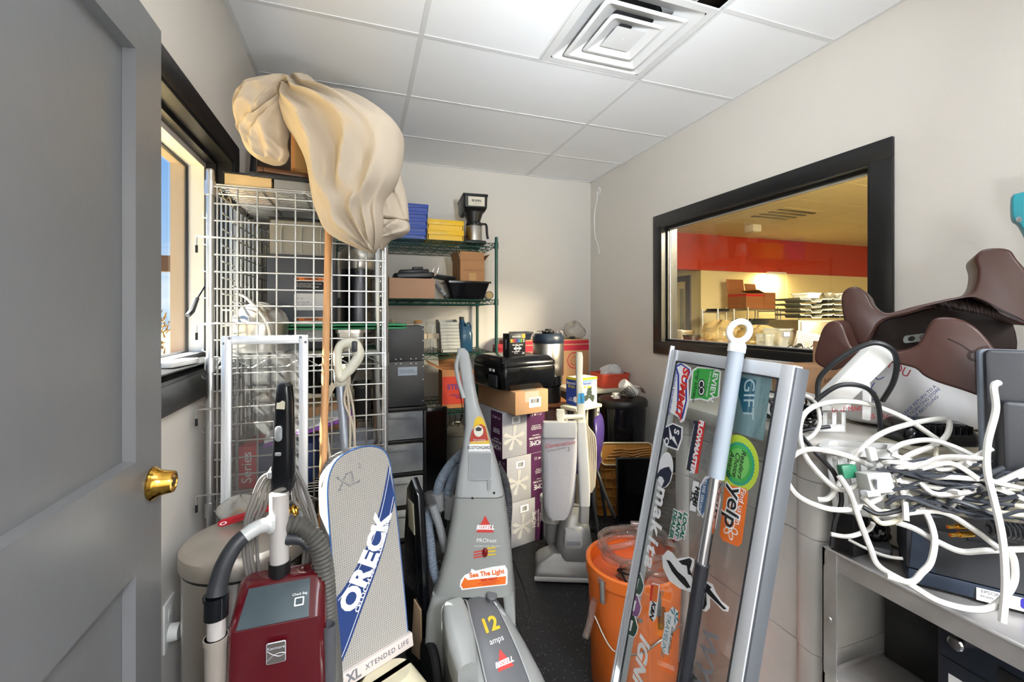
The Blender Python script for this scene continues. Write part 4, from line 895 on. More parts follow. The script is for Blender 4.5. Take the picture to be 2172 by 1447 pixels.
for k in range(4):
    dr = MB().b2((-.142, -.175, .045 + .2 * k), (.142, -.165, .215 + .2 * k), .004).b2((-.135, -.165, .045 + .2 * k), (.135, .15, .19 + .2 * k)).build('drawer', m_frost, o)
    MB().prism([(-.06, 0), (.06, 0), (.05, .022), (-.05, .022)], 0, .012, frame((0, -.175, .18 + .2 * k), (1, 0, 0), (0, 0, 1)), .003).build('handle', m_frost, dr)
o = thing('flat_panel', 'glossy black flat panel standing on end beside the drawer tower', 'panel', T(.455, 2.87, 0) @ RZ(6))
MB().box((0, 0, .40), (.155, .035, .80), .006).build('bezel', m_pl_blackg, o); MB().box((0, -.0178, .40), (.135, .001, .76)).build('screen', mat('screen_black', '08090b', .08), o)

# ---- ceiling fan cartons
m_fgrey = mat('fan_box_grey', '9f9ea2', .5, var=.04); m_fpur = mat('fan_box_purple', '4a1f44', .5, var=.06); m_fan = mat('fan_picture', 'b3b1ae', .5)
def fan_box(lab, x, y, z, rot, flip):
    w, d, h = .315, .50, .272; o = thing('ceiling_fan_box', lab, 'box', T(x, y, z) @ RZ(rot), 'ceiling fan cartons')
    bd = MB().b2((0, 0, 0), (w, d, h), .003).build('carton_body', m_fgrey, o)
    f = frame((w / 2, -.0006, h / 2), (1, 0, 0), (0, 0, 1)); g = frame((-.0006, d / 2, h / 2), (0, -1, 0), (0, 0, 1))
    MB(f).flat([(.02, -h / 2), (w / 2, -h / 2), (w / 2, h / 2), (.02, h / 2)], .0003).build('printed_panel', m_fpur, o)
    MB(g).flat([(d / 2 - .13, -h / 2), (d / 2, -h / 2), (d / 2, h / 2), (d / 2 - .13, h / 2)], .0003).build('printed_panel', m_fpur, o)
    R = RZ(180 if flip else 0)
    for F_, x0 in ((f @ T(.09, 0, 0), 0), (g @ T(d / 2 - .065, 0, 0), 0)):
        K = F_ @ R @ (T(0, 0, 0) if flip else RZ(90))
        text('HOME', .045, K @ T(0, .075, .001), m_white, o, sx=.8, W=False); text('DECORATORS', .017, K @ T(0, .045, .001), m_white, o, W=False); text('COLLECTION', .009, K @ T(0, .028, .001), m_white, o, W=False)
        text('Indoor ceiling fan\nwith LED light kit\n52 in. (1,32 m)', .011, K @ T(0, -.02, .001), m_white, o, W=False); text('17  |  60  [ ]', .018, K @ T(0, -.10, .001), m_white, o, W=False)
    b = MB(f @ T(-.075, -.02, .0008))
    for a in (15, 85, 160, 200, 250, 320): b.add([RZ(a) @ V(p) for p in ((.012, -.004, 0), (.07, -.016, 0), (.078, 0, 0), (.07, .013, 0), (.012, .004, 0))], [(0, 1, 2, 3, 4)])
    b.flat(ell(.016, .016, 16), .0003).build('fan_picture', m_fan, o)
    b = MB(f @ T(-.06, .085, .0006)); q = b.flat(rrect(.06, .042, .002, 2), .0002).build('barcode_label', m_white, o)
    b = MB(f @ T(-.06, .085, .0006)); x = -.018
    while x < .018: wd_ = rnd.choice((.0008, .0014, .002)); b.flat([(x, -.014), (x + wd_, -.014), (x + wd_, .014), (x, .014)], .0006); x += wd_ + rnd.choice((.001, .0018))
    b.build('barcode', m_ink, o)
fan_box('purple and grey ceiling fan carton on the floor, lowest of its stack', .845, 2.47, .002, 14.5, 0)
fan_box('purple and grey ceiling fan carton in the middle of its stack', .815, 2.46, .276, 14.5, 1)
fan_box('purple and grey ceiling fan carton directly under the brown carton', .785, 2.455, .550, 14.5, 1)
o = thing('cardboard_box', 'flat brown carton lying on the ceiling fan cartons under the printer', 'box', T(.835, 2.36, .824) @ RZ(13))
MB().box((.115, .23, .0675), (.235, .46, .135), .004).build('carton_body', m_card, o)
MB().box((.115, .23, .1355), (.10, .46, .001)).box((.115, .0, .10), (.10, .001, .06)).build('tape', mat('clear_tape', 'b9ae9c', .15), o)
f = frame((.115, -.0006, .06), (1, 0, 0), (0, 0, 1)); plate(.085, .058, .02, .005, m_paper, o, 'shipping_label', f, .003)
b = MB(f @ T(.02, .012, .001)); x = -.03
while x < .03: b.flat([(x, -.010), (x + .0012, -.010), (x + .0012, .014), (x, .014)], .0004); x += rnd.choice((.002, .003, .004))
b.build('barcode', m_ink, o); plate(.05, .10, .0, 0, m_paper, o, 'side_label', frame((-.0006, .05, .065), (0, -1, 0), (0, 0, 1)) @ RZ(-14), .003)
# printer and the marker box on it
o = thing('printer', 'black desktop printer on the flat brown carton', 'printer', T(.76, 2.37, .962) @ RZ(13))
MB().loft([[(x + .2, y + .2, zz) for x, y in rrect(w, d, .03, 4)] for w, d, zz in ((.35, .36, 0), (.37, .38, .01), (.385, .395, .075), (.385, .395, .12), (.375, .385, .135))]).build('body', m_pl_blackg, o)
MB().loft([[(x + .2, y + .2, zz) for x, y in rrect(w, d, .03, 4)] for w, d, zz in ((.385, .39, .138), (.385, .39, .160), (.34, .34, .19), (.30, .30, .195))]).build('scanner_lid', m_pl_blackg, o)
MB().box((.004, .12, .05), (.012, .10, .07), .003).build('port_recess', m_pl_char, o)
for y_ in (.10, .14): MB().box((-.004, y_, .115), (.003, .024, .016), .001).build('white_sticker', m_white, o)
MB().box((.39, .06, .035), (.03, .1, .06), .008).build('side_tray', m_pl_blackg, o)
o = thing('marker_box', 'small black marker box with a row of colour squares on the printer lid', 'box', T(.83, 2.45, 1.158) @ RZ(15))
MB().box((.055, .035, .067), (.118, .07, .134), .001).build('carton_body', mat('black_card', '141416', .4), o); f = frame((.055, -.0006, .067), (1, 0, 0), (0, 0, 1))
cols = 'f2e84a e2a52a d9622a c22b36 8a2b6a 4b2f86 2a4fa0 2a8fb0 2a9a58 7ab03a 6a4a2a d8d8d8'.split()
for r in range(2):
    for k, c in enumerate(cols): MB(f).flat(rrect(.0068, .0085, .001, 1, -.047 + .0085 * k, .030 - .011 * r), .0005).build('color_square', mat('swatch_' + c, c, .5), o)
MB(f).flat(rrect(.024, .026, .001, 1, .045, .052), .0006).build('corner_patch', mat('yellow_orange_print', 'e8a53a', .5), o)
text('MARKERS', .016, f @ T(-.005, .048, .0006), m_white, o, W=False); text('Acrylic paint', .015, f @ T(0, 0, .0006), m_white, o, shear=.2, W=False); text('24', .018, f @ T(.042, -.052, .0006), m_white, o, W=False); text('24 vibrant colors\nfine tip', .009, f @ T(-.01, -.045, .0006), m_white, o, W=False)
MB(f @ T(0, -.022, .0005)).loft([[(x, y, 0) for x, y in ell(.018, .018)], [(x, y, 0) for x, y in ell(.0155, .0155)]], (0, 0)).build('seal_ring', m_white, o)
MB(f @ T(0, -.022, .0005)).flat(rrect(.055, .010, .003), .0003).build('seal_band', m_white, o); text('FINE', .008, f @ T(0, -.022, .0012), m_ink, o, W=False)
text('MARKERS', .014, frame((-.0042, .035, .07), (0, 0, 1), (0, 1, 0)), m_white, o, W=False)

# ---- things behind the fan cartons
m_cream = mat('cream_furniture', 'd8d2bb', .5)
o = thing('folding_table', 'cream table in the back right corner under the red banded boxes', 'table', (1.89, 3.50, 0))
MB().b2((-.27, -.33, .755), (.27, .34, .79), .006).build('tabletop', m_cream, o)
for sx in (-1, 1):
    for sy in (-1, 1): MB().cyl((sx * .23, sy * .29, 0), (sx * .23, sy * .29, .755), .014, seg=10).build('leg', m_pl_grey, o)
o = tub('grey storage tote under the left red banded box', (1.36, 3.64, 0), .48, .36, .78, m_pl_grey, 'storage_tote', 'tote', taper=.92)
MB().prism(rrect(.50, .38, .03), .78, .80, bev=.005).build('lid', m_pl_char, o)
m_rband = mat('red_band_print', 'b3203a', .6)
def band_box(lab, c, w, d, h, rot, logo):
    o = thing('shipping_box', lab, 'box', T(*c) @ RZ(rot)); MB().box((0, 0, h / 2), (w, d, h), .003).build('carton_body', m_card, o)
    for zz, hh in ((h - .075, .05), (h - .025, .03)): MB().box((0, 0, zz), (w + .001, d + .001, hh)).build('printed_band', m_rband, o)
    if logo:
        f = frame((0, -d / 2 - .001, h - .19), (1, 0, 0), (0, 0, 1))
        MB(f).loft([[(x, y, 0) for x, y in ell(.075, .075)], [(x, y, 0) for x, y in ell(.066, .066)]], (0, 0)).build('logo_ring', m_rband, o)
        b = MB(f)
        for p in (((0, .04), (.04, .018), (0, 0), (-.04, .018)), ((-.04, .012), (-.003, -.008), (-.003, -.05), (-.04, -.03)), ((.04, .012), (.003, -.008), (.003, -.05), (.04, -.03))): b.loft([[(x, y, .0002) for x, y in p], [(x * .86, y * .86, .0002) for x, y in p]], (0, 0))
        b.build('logo_cube', m_rband, o)
    else: text('FRAGILE', .05, frame((0, -d / 2 - .001, h - .14), (1, 0, 0), (0, 0, 1)), mat('faded_print', '9a7a5a', .6), o, W=False)
q = PY(1107, 740, 3.55); band_box('brown box with red bands behind the printer, left of the steel server', (q.x + .02, 3.66, .801), .30, .24, .385, 3, 0)
q = PY(1212, 740, 3.55); band_box('brown box with red bands and a cube emblem right of the steel server', (q.x + .02, 3.66, .791), .30, .24, .395, 3, 1)
q = PY(1114, 715, 3.50); o = tub('dark blue tray set on the left red banded box', (q.x + .02, 3.66, 1.188), .17, .18, .065, m_pl_blue, 'small_tray', 'tray', taper=.8)
q = PY(1082, 735, 3.42)
for k in range(4): stack_bin('storage_bin', 'red storage bin, %s in the stack behind the marker box' % ('lowest', 'second', 'third', 'topmost')[k], (q.x - .07, 3.35, 1.02 + .034 * k), .16, .14, .032, mat('red_bin', 'a82532', .4), 0, 'red bins behind the printer')
o = thing('stool', 'black stand holding up the red bins behind the printer', 'stand', (q.x - .07, 3.34, 0)); MB().b2((-.1, -.1, .99), (.1, .1, 1.015), .004).build('top', m_pl_black, o)
for sx in (-1, 1):
    for sy in (-1, 1): MB().cyl((sx * .08, sy * .08, 0), (sx * .08, sy * .08, .99), .01, seg=8).build('leg', m_pl_black, o)
q = PY(1222, 718, 3.6); blob_bag('plastic_bag', 'small clear bag on the red banded box with the cube emblem', (q.x + .01, 3.66, 1.189), (.10, .08, .085), m_clearb, 31)
tag(MB().sph((q.x - .05, 3.58, 1.20), (.035, .02, .012)).build('black_knob', m_pl_black), 'small black knob lying beside the clear bag', 'puck')  # a loose black knob
# dark wood cabinet with the steel server on it
m_dwood = mat('dark_mahogany', '4a2418', .3, var=.3, vs=8, aniso=(8, 8, 1))
o = thing('wooden_cabinet', 'dark reddish wood cabinet behind the upright vacuum with the grey bag', 'cabinet', T(1.33, 3.25, 0) @ RZ(-10) @ M.Diagonal((.86, .84, 1, 1)))
MB().b2((-.24, -.24, .03), (.24, .20, .705), .003).build('carcass', m_dwood, o); MB().b2((-.26, -.265, .705), (.26, .22, .73), .006).build('top', mat('oak_edge', '8a5a38', .4, var=.2), o)
for s_ in (-1, 1):
    d_ = MB().box((s_ * .118, -.245, .37), (.225, .012, .62), .003).box((s_ * .118, -.252, .37), (.15, .006, .52), .003).build('door', m_dwood, o); MB().sph((s_ * .02, -.262, .42), .010, seg=10, rings=6).build('knob', m_brass, d_)
q = PY(1165, 840, 3.12); o = thing('thermal_server', 'round stainless coffee server with black lid and base behind the printer', 'coffee server', (q.x, 3.14, .731))
MB().lathe([(.085, 0), (.098, .004), (.098, .12), (.088, .125)], seg=36).build('stand', m_pl_black, o)
MB().lathe([(.088, .125), (.108, .13), (.112, .20), (.116, .205)], seg=36).build('base', m_pl_blackg, o)
MB().lathe([(.118, .205), (.121, .21), (.121, .452), (.118, .456)], seg=40).build('steel_shell', m_steel, o)
MB().lathe([(.121, .456), (.123, .46), (.123, .505), (.105, .528), (.0001, .53)], seg=36, caps=(0, 1)).build('lid', m_pl_blue, o)
b = MB().lathe([(.045, .53), (.048, .535), (.048, .545), (.03, .548), (.022, .565), (.0001, .566)])
for k in range(8): b.box((.045 * math.cos(k * PI / 4), .045 * math.sin(k * PI / 4), .545), (.022, .022, .014), .004)
b.build('lid_knob', m_pl_black, o)
for s_ in (-1, 1): MB().tube(catmull([(s_ * .12, 0, .50), (s_ * .122, 0, .535), (s_ * .10, 0, .548), (s_ * .075, -.02, .548), (s_ * .07, -.02, .53)], 4), .004, 6).build('lid_bail', m_steel, o)
f = M.Translation((0, 0, 0)) @ RZ(-24); b = MB(f)
b.sheet([[(.1214 * math.sin(a), -.1214 * math.cos(a), zz) for zz in (.215, .275)] for a in [math.radians(-28 + 4 * k) for k in range(11)]]).build('label', m_paper, o)
text('PORTABLE SERVER\nmodel 1.5 gal\n||||||||||||||', .011, f @ T(.0, -.1222, .245) @ RX(90), m_ink, o, sx=.8, W=False)
# saw-dust glasses... the bright blue product box on a cream stool
q = P(1228, 860, 3.1); o = thing('stool', 'cream plastic stool under the blue and yellow work light box', 'stool', T(q.x, q.y, 0) @ RZ(20))
MB().b2((-.06, -.03, .725), (.22, .13, .752), .008).build('seat', m_cream, o)
for x in (-.03, .19):
    for y in (-.005, .105): MB().b2((x - .014, y - .014, 0), (x + .014, y + .014, .725), .004).build('leg', m_cream, o)
o = thing('product_box', 'blue, white and yellow work light box on the cream stool', 'box', T(q.x, q.y, .753) @ RZ(17))
w, d, h = .185, .13, .20
MB().b2((0, 0, 0), (w, d, h), .002).build('carton_body', mat('box_white', 'd9d9d6', .5), o)
f = frame((w / 2, -.0008, h / 2), (1, 0, 0), (0, 0, 1)); g = frame((-.0008, d / 2, h / 2), (0, -1, 0), (0, 0, 1)); m_bb = mat('bright_blue_print', '2546a0', .5); m_by = mat('bright_yellow_print', 'e3d32a', .5)
MB(f).flat([(-w / 2, .06), (w / 2, .075), (w / 2, h / 2), (-w / 2, h / 2)], .0003).build('printed_panel', mat('steel_blue_print', '6a8cc0', .5), o)
MB(g).flat([(-d / 2, -h / 2), (d / 2, -h / 2), (d / 2, h / 2), (-d / 2, h / 2)], .0003).build('printed_panel', m_bb, o)
for F_, ww in ((f, w), (g, d)):
    MB(F_).flat([(-ww / 2, h / 2 - .018), (ww / 2, h / 2 - .018), (ww / 2, h / 2), (-ww / 2, h / 2)], .0006).build('yellow_strip', m_by, o)
    text('Beyond', .030, F_ @ T(-.015, .058, .0009), m_white if F_ is g else m_bb, o, bold=.0006, W=False); text('Bright', .030, F_ @ T(-.01, .033, .0009), m_by, o, bold=.0006, W=False)
b = MB(f @ T(.01, -.03, .0008))
for a in (90, 210, 330): b.add([RZ(a) @ V(p) for p in ((.005, -.016, 0), (.06, -.028, 0), (.062, .0, 0), (.05, .02, 0), (.005, .016, 0))], [(0, 1, 2, 3, 4)])
b.flat(ell(.028, .022, 20, 0, .02), .0002).build('lamp_picture', mat('lamp_print', '3a4238', .5), o)
MB(g @ T(.03, -.055, .0008)).flat(ell(.022, .022, 20)).build('round_picture', m_white, o); text('3.700\nLUMENS', .014, g @ T(-.02, -.06, .0009), m_white, o, W=False)
# orange-red tray with a wrapped bag
q = PY(1316, 822, 3.12); o = tub('coral red shallow tray on the cream table by the right wall', (2.03, 3.30, .791), .27, .22, .115, mat('coral_plastic', 'd8543f', .4, var=.04), 'serving_tray', 'tray', taper=.94)
blob_bag('plastic_bag', 'white plastic bag resting in the coral tray', (2.05, 3.29, .86), (.10, .075, .062), mat('white_bag', 'd0d0d0', .5), 41)
# ================================================================ left foreground
def ribbed(b, pts, r, pitch=.008, amp=.16, seg=14, n=10):
    c = catmull(pts, n); L_ = [0]
    for i in range(1, len(c)): L_.append(L_[-1] + (c[i] - c[i - 1]).length)
    k = max(4, int(L_[-1] / pitch * 2)); o, rr, j = [], [], 0
    for i in range(k + 1):
        s_ = L_[-1] * i / k
        while j < len(L_) - 2 and L_[j + 1] < s_: j += 1
        f = (s_ - L_[j]) / max(1e-9, L_[j + 1] - L_[j]); o.append(c[j].lerp(c[j + 1], min(1, f))); rr.append(r * (1 + (amp if i % 2 else -amp) * .5))
    return b.tube(o, rr, seg)
def slab(rows, rc=.35, n=4, bow=0):
    """loft from rows of (left px, right px, py, t, depth): a body whose front face spans the two silhouette points"""
    rings = []
    for (l, r, py, t, dep) in rows:
        A, B_ = P(l, py, t), P(r, py, t); c = (A + B_) / 2; hx = (B_ - A) / 2; w = hx.length * 2; ex = hx.normalized(); ey = V((-ex.y, ex.x, 0))
        rad = min(w, dep) * rc
        rings.append([c + ex * x + ey * (y + dep / 2) for x, y in rrect(w, dep, rad, n)])
    return rings
def plane_at(pc, px, pu):
    """decal frame: centre, point to the right, point above (world points)"""
    return frame(pc, px - pc, pu - pc)
def textcurve(s, size, pts, F, m, parent, name='lettering', bold=0, sp=1.0, start=0.0, sx=1):
    c = catmull([V((p[0], p[1], 0)) for p in pts], 12); L_ = [0]
    for i in range(1, len(c)): L_.append(L_[-1] + (c[i] - c[i - 1]).length)
    b = MB(); pos = start
    for ch in s:
        cu = bpy.data.curves.new('l', 'FONT'); cu.body = ch; cu.size = size; cu.offset = bold; cu.resolution_u = 3; cu.extrude = .0002; cu.align_y = 'CENTER'
        ob = bpy.data.objects.new('l', cu); COL.objects.link(ob); me = bpy.data.meshes.new_from_object(ob); bpy.data.objects.remove(ob); bpy.data.curves.remove(cu)
        xs = [v.co.x for v in me.vertices]; wd = (max(xs) - min(xs) if xs else size * .3) * sx; mid = pos + wd / 2
        j = 0
        while j < len(L_) - 2 and L_[j + 1] < mid: j += 1
        f = (mid - L_[j]) / max(1e-9, L_[j + 1] - L_[j]); p = c[j].lerp(c[j + 1], f); d = c[j + 1] - c[j]; a = math.atan2(d.y, d.x)
        if xs: b.add([v.co.copy() for v in me.vertices], [tuple(q.vertices) for q in me.polygons], F @ M.Translation(p) @ M.Rotation(a, 4, 'Z') @ T(-(max(xs) + min(xs)) / 2 * sx, 0, 0) @ M.Diagonal((sx, 1, 1, 1)))
        bpy.data.meshes.remove(me); pos += wd + size * .10 * sp
    return b.build(name, m, parent, W=False)

# ---- stainless step can with a bag and tool on its lid
o = thing('trash_can', 'oval stainless trash can with a dusty domed lid beside the door', 'trash can', (-.335, 1.545, 0))
m_can = mat('can_steel', 'd2ccc4', .17, 1, var=.1, vs=3)
MB().lathe([(.150, .012), (.154, .02), (.154, .655)], seg=44, sx=1.08).build('can_body', m_can, o)
MB().lathe([(.158, 0), (.158, .03), (.152, .034)], seg=44, sx=1.08).build('base_ring', m_pl_black, o)
MB().lathe([(.153, .655), (.153, .664)], seg=44, sx=1.08).build('seal_ring', m_pl_black, o)
MB().lathe([(.157, .664), (.160, .668), (.160, .712), (.150, .724), (.10, .731), (.0001, .734)], seg=44, sx=1.08).build('lid', mat('dusty_lid', 'c6bfb4', .42, .8, var=.2, vs=10), o)
tp = .734
tg_ = P(462, 1128, 1.365); th_ = P(572, 1088, 1.42); tg_.z = tp + .012; th_.z = tp + .040
o = thing('multi_tool', 'long red plastic tool with a hole in its end on the trash can lid', 'tool', tg_)
F_ = frame(tg_, th_ - tg_, V((0, 0, 1))); Ln = (th_ - tg_).length
b = MB(F_); pl_ = [(0, -.004), (.01, -.011), (Ln, -.009), (Ln, .009), (.01, .011), (0, .004)]; b.prism(pl_, -.005, .005, bev=.002); b.build('handle', m_redp, o, W=True)
b = MB(F_); b.loft([[(.016 + x, y, .0055) for x, y in ell(.010, .005, 14)], [(.016 + x * .6, y * .6, .0056) for x, y in ell(.010, .005, 14)]], (0, 0)); b.build('eyelet', m_white, o, W=True)
text('PROFESSIONAL', .010, F_ @ T(.075, 0, .0056), mat('red_emboss', '7d141c', .5), o)
blob_bag('plastic_bag', 'clear bag of brass fittings on the trash can lid behind the red tool', (-.375, 1.635, tp), (.062, .038, .042), m_clearb, 51)
for k, (x, y) in enumerate(((-.21, 1.60), (-.235, 1.625), (-.20, 1.64), (-.375, 1.63))):
    o = MB(T(x, y, tp + .020) @ RZ(30 * k) @ RY(70)).tube([(.016 * math.cos(a * PI / 8), .016 * math.sin(a * PI / 8), 0) for a in range(16)], .005, 8, closed=True).build('brass_ring', m_brass)
    tag(o, ('brass ring nearest the wand on the trash can lid', 'brass ring left of the others on the trash can lid', 'brass ring at the back of the trash can lid', 'brass ring behind the bag on the trash can lid')[k], 'ring', 'brass rings on the can lid')

# ---- framed clear sheet and wooden pole against the cage
A = PY(471, 714, 1.752); Bq = PY(654, 716, 1.752); w = Bq.x - A.x; hgt = A.z
o = thing('framed_sheet', 'aluminium framed clear plastic sheet leaning on the caged shelving', 'framed sheet', T(A.x, 1.728, .002) @ RX(-1.05))
fw = .030
for (x0, x1, z0, z1) in ((0, fw, 0, hgt), (w - fw, w, 0, hgt), (fw, w - fw, hgt - fw, hgt), (fw, w - fw, 0, fw)):
    MB().b2((x0, -.010, z0), (x1, .010, z1), .002).b2((x0 + (.010 if x1 - x0 < .05 else 0), -.0125, z0 + (0 if x1 - x0 < .05 else .010)), (x0 + .014 if x1 - x0 < .05 else x1, -.009, z1 if x1 - x0 < .05 else z0 + .014)).build('frame_bar', m_alu, o)
MB().b2((fw, -.002, fw), (w - fw, .002, hgt - fw)).build('clear_sheet', clearmat('scuffed_sheet', 'f2f2f2', .9, .1, .10, 'd0d0cc'), o)
for (x, z) in ((.008, hgt - .026), (.024, hgt - .008), (w - .008, hgt - .026), (w - .024, hgt - .008)): MB().lathe([(.005, 0), (.004, .0015), (.0001, .002)], T(x, -.010, z) @ RX(90), 10).build('screw', m_alud, o)
A = PY(697, 486, 1.765); B2 = P(683, 1110, 1.46); d = (A - B2); B0 = B2 - d * (B2.z / d.z)
b = MB().tube([B0 + V((0, 0, .001)), A], .0125, 14).sph(A, .0125, seg=12, rings=8); tag(b.build('broom_handle', m_wood), 'plain wooden pole leaning on the caged shelving in front', 'pole')

# ---- red upright vacuum
o = thing('upright_vacuum', 'dark red upright vacuum with silver tube and black grip in the left foreground', 'vacuum cleaner', (-.19, 1.24, 0))
fy = 1.17
def K(px, py, y=fy): return PY(px, py, y)
c0 = K(586, 1360).x
rows = [(.180, .722, .045, .095), (.200, .716, .060, .085), (.213, .655, .125, .008), (.218, .55, .135, 0), (.224, .42, .14, 0), (.224, .30, .14, 0)]
MB().loft([[(c0 + x, fy + d_ / 2 + y + oy, z) for x, y in rrect(w_, d_, min(.028, d_ * .4), 5)] for w_, z, d_, oy in rows]).build('bag_door', m_red, o, W=True)
MB().loft([[(c0 + x, fy + .075 + y, z) for x, y in rrect(w_, d_, .03, 5)] for w_, z, d_ in ((.226, .298, .145), (.228, .20, .15), (.20, .12, .15))]).build('lower_cover', m_red, o, W=True)
MB().loft([[(c0 + x, fy - .05 + y, z) for x, y in rrect(w_, d_, .05, 5)] for w_, z, d_ in ((.28, .012, .34), (.29, .05, .35), (.27, .10, .32), (.20, .16, .20))]).build('floor_nozzle', m_red, o, W=True)
for s_ in (-1, 1): MB().cyl((c0 + s_ * .10, fy + .13, .05), (c0 + s_ * .125, fy + .13, .05), .05, seg=24).build('wheel', m_rubber, o, W=True)
m_kdark = mat('smoky_control_panel', '3f4a4e', .3, var=.35, vs=18)
ff = frame((c0, fy - .0006, .66), (1, 0, 0), (0, -.075, 1))
fs = frame((c0, fy + .046, .686), (1, 0, 0), (0, .077, .061))
MB(fs).prism([(-.086, -.046), (.070, -.046), (.066, .044), (-.074, .044)], -.004, .003, bev=.001).build('top_panel', m_kdark, o, W=True)
f2 = fs @ T(.045, -.008, .0032); MB(f2).prism(rrect(.022, .020, .002, 2), 0, .0006).build('icon', m_white, o, W=True); MB(f2).prism(rrect(.016, .014, .001, 2), 0, .0009).build('icon_field', m_kdark, o, W=True); text('Check Bag', .008, f2 @ T(0, .017, .001), m_white, o)
f3 = frame((c0 + .001, fy - .0065, .60), (1, 0, 0), (0, 0, 1)); bd = MB(f3).prism(rrect(.042, .050, .004, 3), 0, .003, bev=.001).build('badge', m_alu, o, W=True)
MB(f3).prism(rrect(.039, .047, .003, 3), .003, .0034).build('badge_field', mat('badge_grey', '77716c', .35, .6), o, W=True); text('Kenmore', .0098, f3 @ T(0, .012, .0036), m_alu, o)
for s_ in (-1, 1): MB(f3).tube(catmull([(-.019, -.012 * s_ - .004, .0038), (-.006, -.001 * s_ - .004, .0038), (.008, .004 * s_ - .005, .0038), (.019, .001 * s_ - .004, .0038)], 5), .0006, 4).build('badge_wave', m_alu, o, W=True)
ty = 1.285
MB().tube([PY(593, 1280, ty), PY(593, 1225, ty)], .0235, 20).tube([PY(593, 1195, ty), PY(592, 1046, ty)], .0235, 20).build('wand_tube', mat('pearl_silver', 'cfc9c4', .28, .35, var=.03), o, W=True)
MB().tube([PY(593, 1232, ty), PY(593, 1190, ty)], .0265, 20).box(PY(612, 1235, ty), (.008, .02, .03), .003).build('clamp_ring', m_pl_black, o, W=True)
gr = MB().loft(slab([(589, 606, 813, 1.16, .03), (584, 611, 820, 1.155, .034), (580, 613, 850, 1.155, .036), (576, 614, 930, 1.15, .038), (570, 615, 1005, 1.15, .042), (570, 612, 1040, 1.15, .042), (573, 607, 1052, 1.152, .036)], .3)).build('grip', m_pl_blackg, o, W=True)
f4 = plane_at(P(592, 920, 1.1495), P(600, 920, 1.1495), P(593, 900, 1.1500))
MB(f4).prism(rrect(.026, .056, .006, 4), -.002, .0022, bev=.001).build('switch_recess', m_pl_black, gr, W=False).parent = gr
MB(f4).prism(rrect(.019, .040, .009, 5), 0, .006, bev=.002).build('slide_switch', m_pl_grey, o, W=True)
f5 = plane_at(P(590, 964, 1.1475), P(598, 964, 1.1475), P(591, 950, 1.1478)); MB(f5).prism(rrect(.016, .008, .002, 3), 0, .0012).build('pile_badge', m_pl_grey, o, W=True)
f6 = plane_at(P(596, 858, 1.1515), P(604, 858, 1.1515), P(597, 840, 1.152)); MB(f6).flat([(-.012, -.012), (.010, -.013), (.011, .006), (.004, .010), (-.004, .005), (-.011, .004)], .0006).build('torn_sticker', mat('torn_paper', 'cfc8ae', .7), o, W=True)
# curved grey hose handle, black elbow, left wand
c = [PY(578, 1112, 1.27), PY(545, 1120, 1.255), PY(505, 1150, 1.235), PY(477, 1195, 1.22), PY(463, 1240, 1.21), PY(459, 1262, 1.205)]
cc = catmull(c, 6); n = len(cc)
MB().tube(cc[:11], [.018 + .006 * (i < 3) for i in range(11)], 18).build('hose_handle', m_pl_lgrey, o, W=True)
MB().tube(cc[10:], [.0185 + .0035 * i / (n - 11) for i in range(n - 10)], 18).build('hose_elbow', m_pl_char, o, W=True)
MB().tube([PY(459, 1262, 1.205), PY(458, 1308, 1.205)], .0255, 20).tube([PY(458, 1262, 1.205), PY(458, 1268, 1.205)], .027, 20).build('elbow_sleeve', m_pl_blackg, o, W=True)
MB().tube([PY(459, 1306, 1.205), PY(459, 1352, 1.205)], .0195, 20).build('inner_wand', mat('pearl_silver', 'cfc9c4', .3), o, W=True)
q = PY(458, 1350, 1.205); MB().tube([q, V((q.x, q.y, .13))], .0235, 20).tube([q, q - V((0, 0, .012))], .026, 20).build('outer_wand', mat('wand_taupe', 'a39a90', .3, .3, var=.06), o, W=True)
# corrugated hose on the right
hp = [PY(612, 1112, 1.29), PY(640, 1118, 1.285), PY(672, 1150, 1.275), PY(688, 1210, 1.27), PY(694, 1290, 1.27)]; q = hp[-1]; hp += [V((q.x + .012, q.y, q.z - .15)), V((q.x + .018, q.y, .30)), V((q.x + .0, q.y, .14))]
ribbed(MB(), hp, .0225, .0105, .26, 16).build('corrugated_hose', mat('hose_grey', '56544f', .38, var=.08), o, W=True)
MB().tube(catmull([PY(610, 1142, 1.283), PY(640, 1146, 1.275), PY(655, 1165, 1.27)], 5), [.018 - .001 * i for i in range(11)], 12).build('hose_socket', m_pl_char, o, W=True)
q = PY(698, 1325, 1.20); MB().lathe([(.0165, -.16), (.0165, 0), (.014, 0), (.014, -.03)], M.Translation(q), 20, (1, 0)).build('crevice_tool', mat('tool_grey', '4f5054', .4), o, W=True)
# looped power cord on the back of the tube
random.seed(5)
for s_, base in ((-1, [(575, 1003), (556, 1016), (533, 1060), (520, 1110), (517, 1180), (530, 1245)]), (1, [(615, 985), (632, 1000), (652, 1040), (667, 1085), (676, 1130), (668, 1205)])):
    for k in range(5):
        j = lambda q: q + rnd.uniform(-3, 3)
        pts = [PY(j(x + s_ * -k * 6.5 * min(1, i / 2)), y + k * 5 * (i < 3), 1.335 + .004 * k) for i, (x, y) in enumerate(base)]
        MB().tube(catmull(pts, 5), .0046, 8).build('power_cord', m_cord, o, W=True)
for px, py in ((592, 1000), (575, 1262)): MB().box(PY(px, py, 1.325), (.05, .06, .02), .006).build('cord_hook', m_pl_grey, o, W=True)

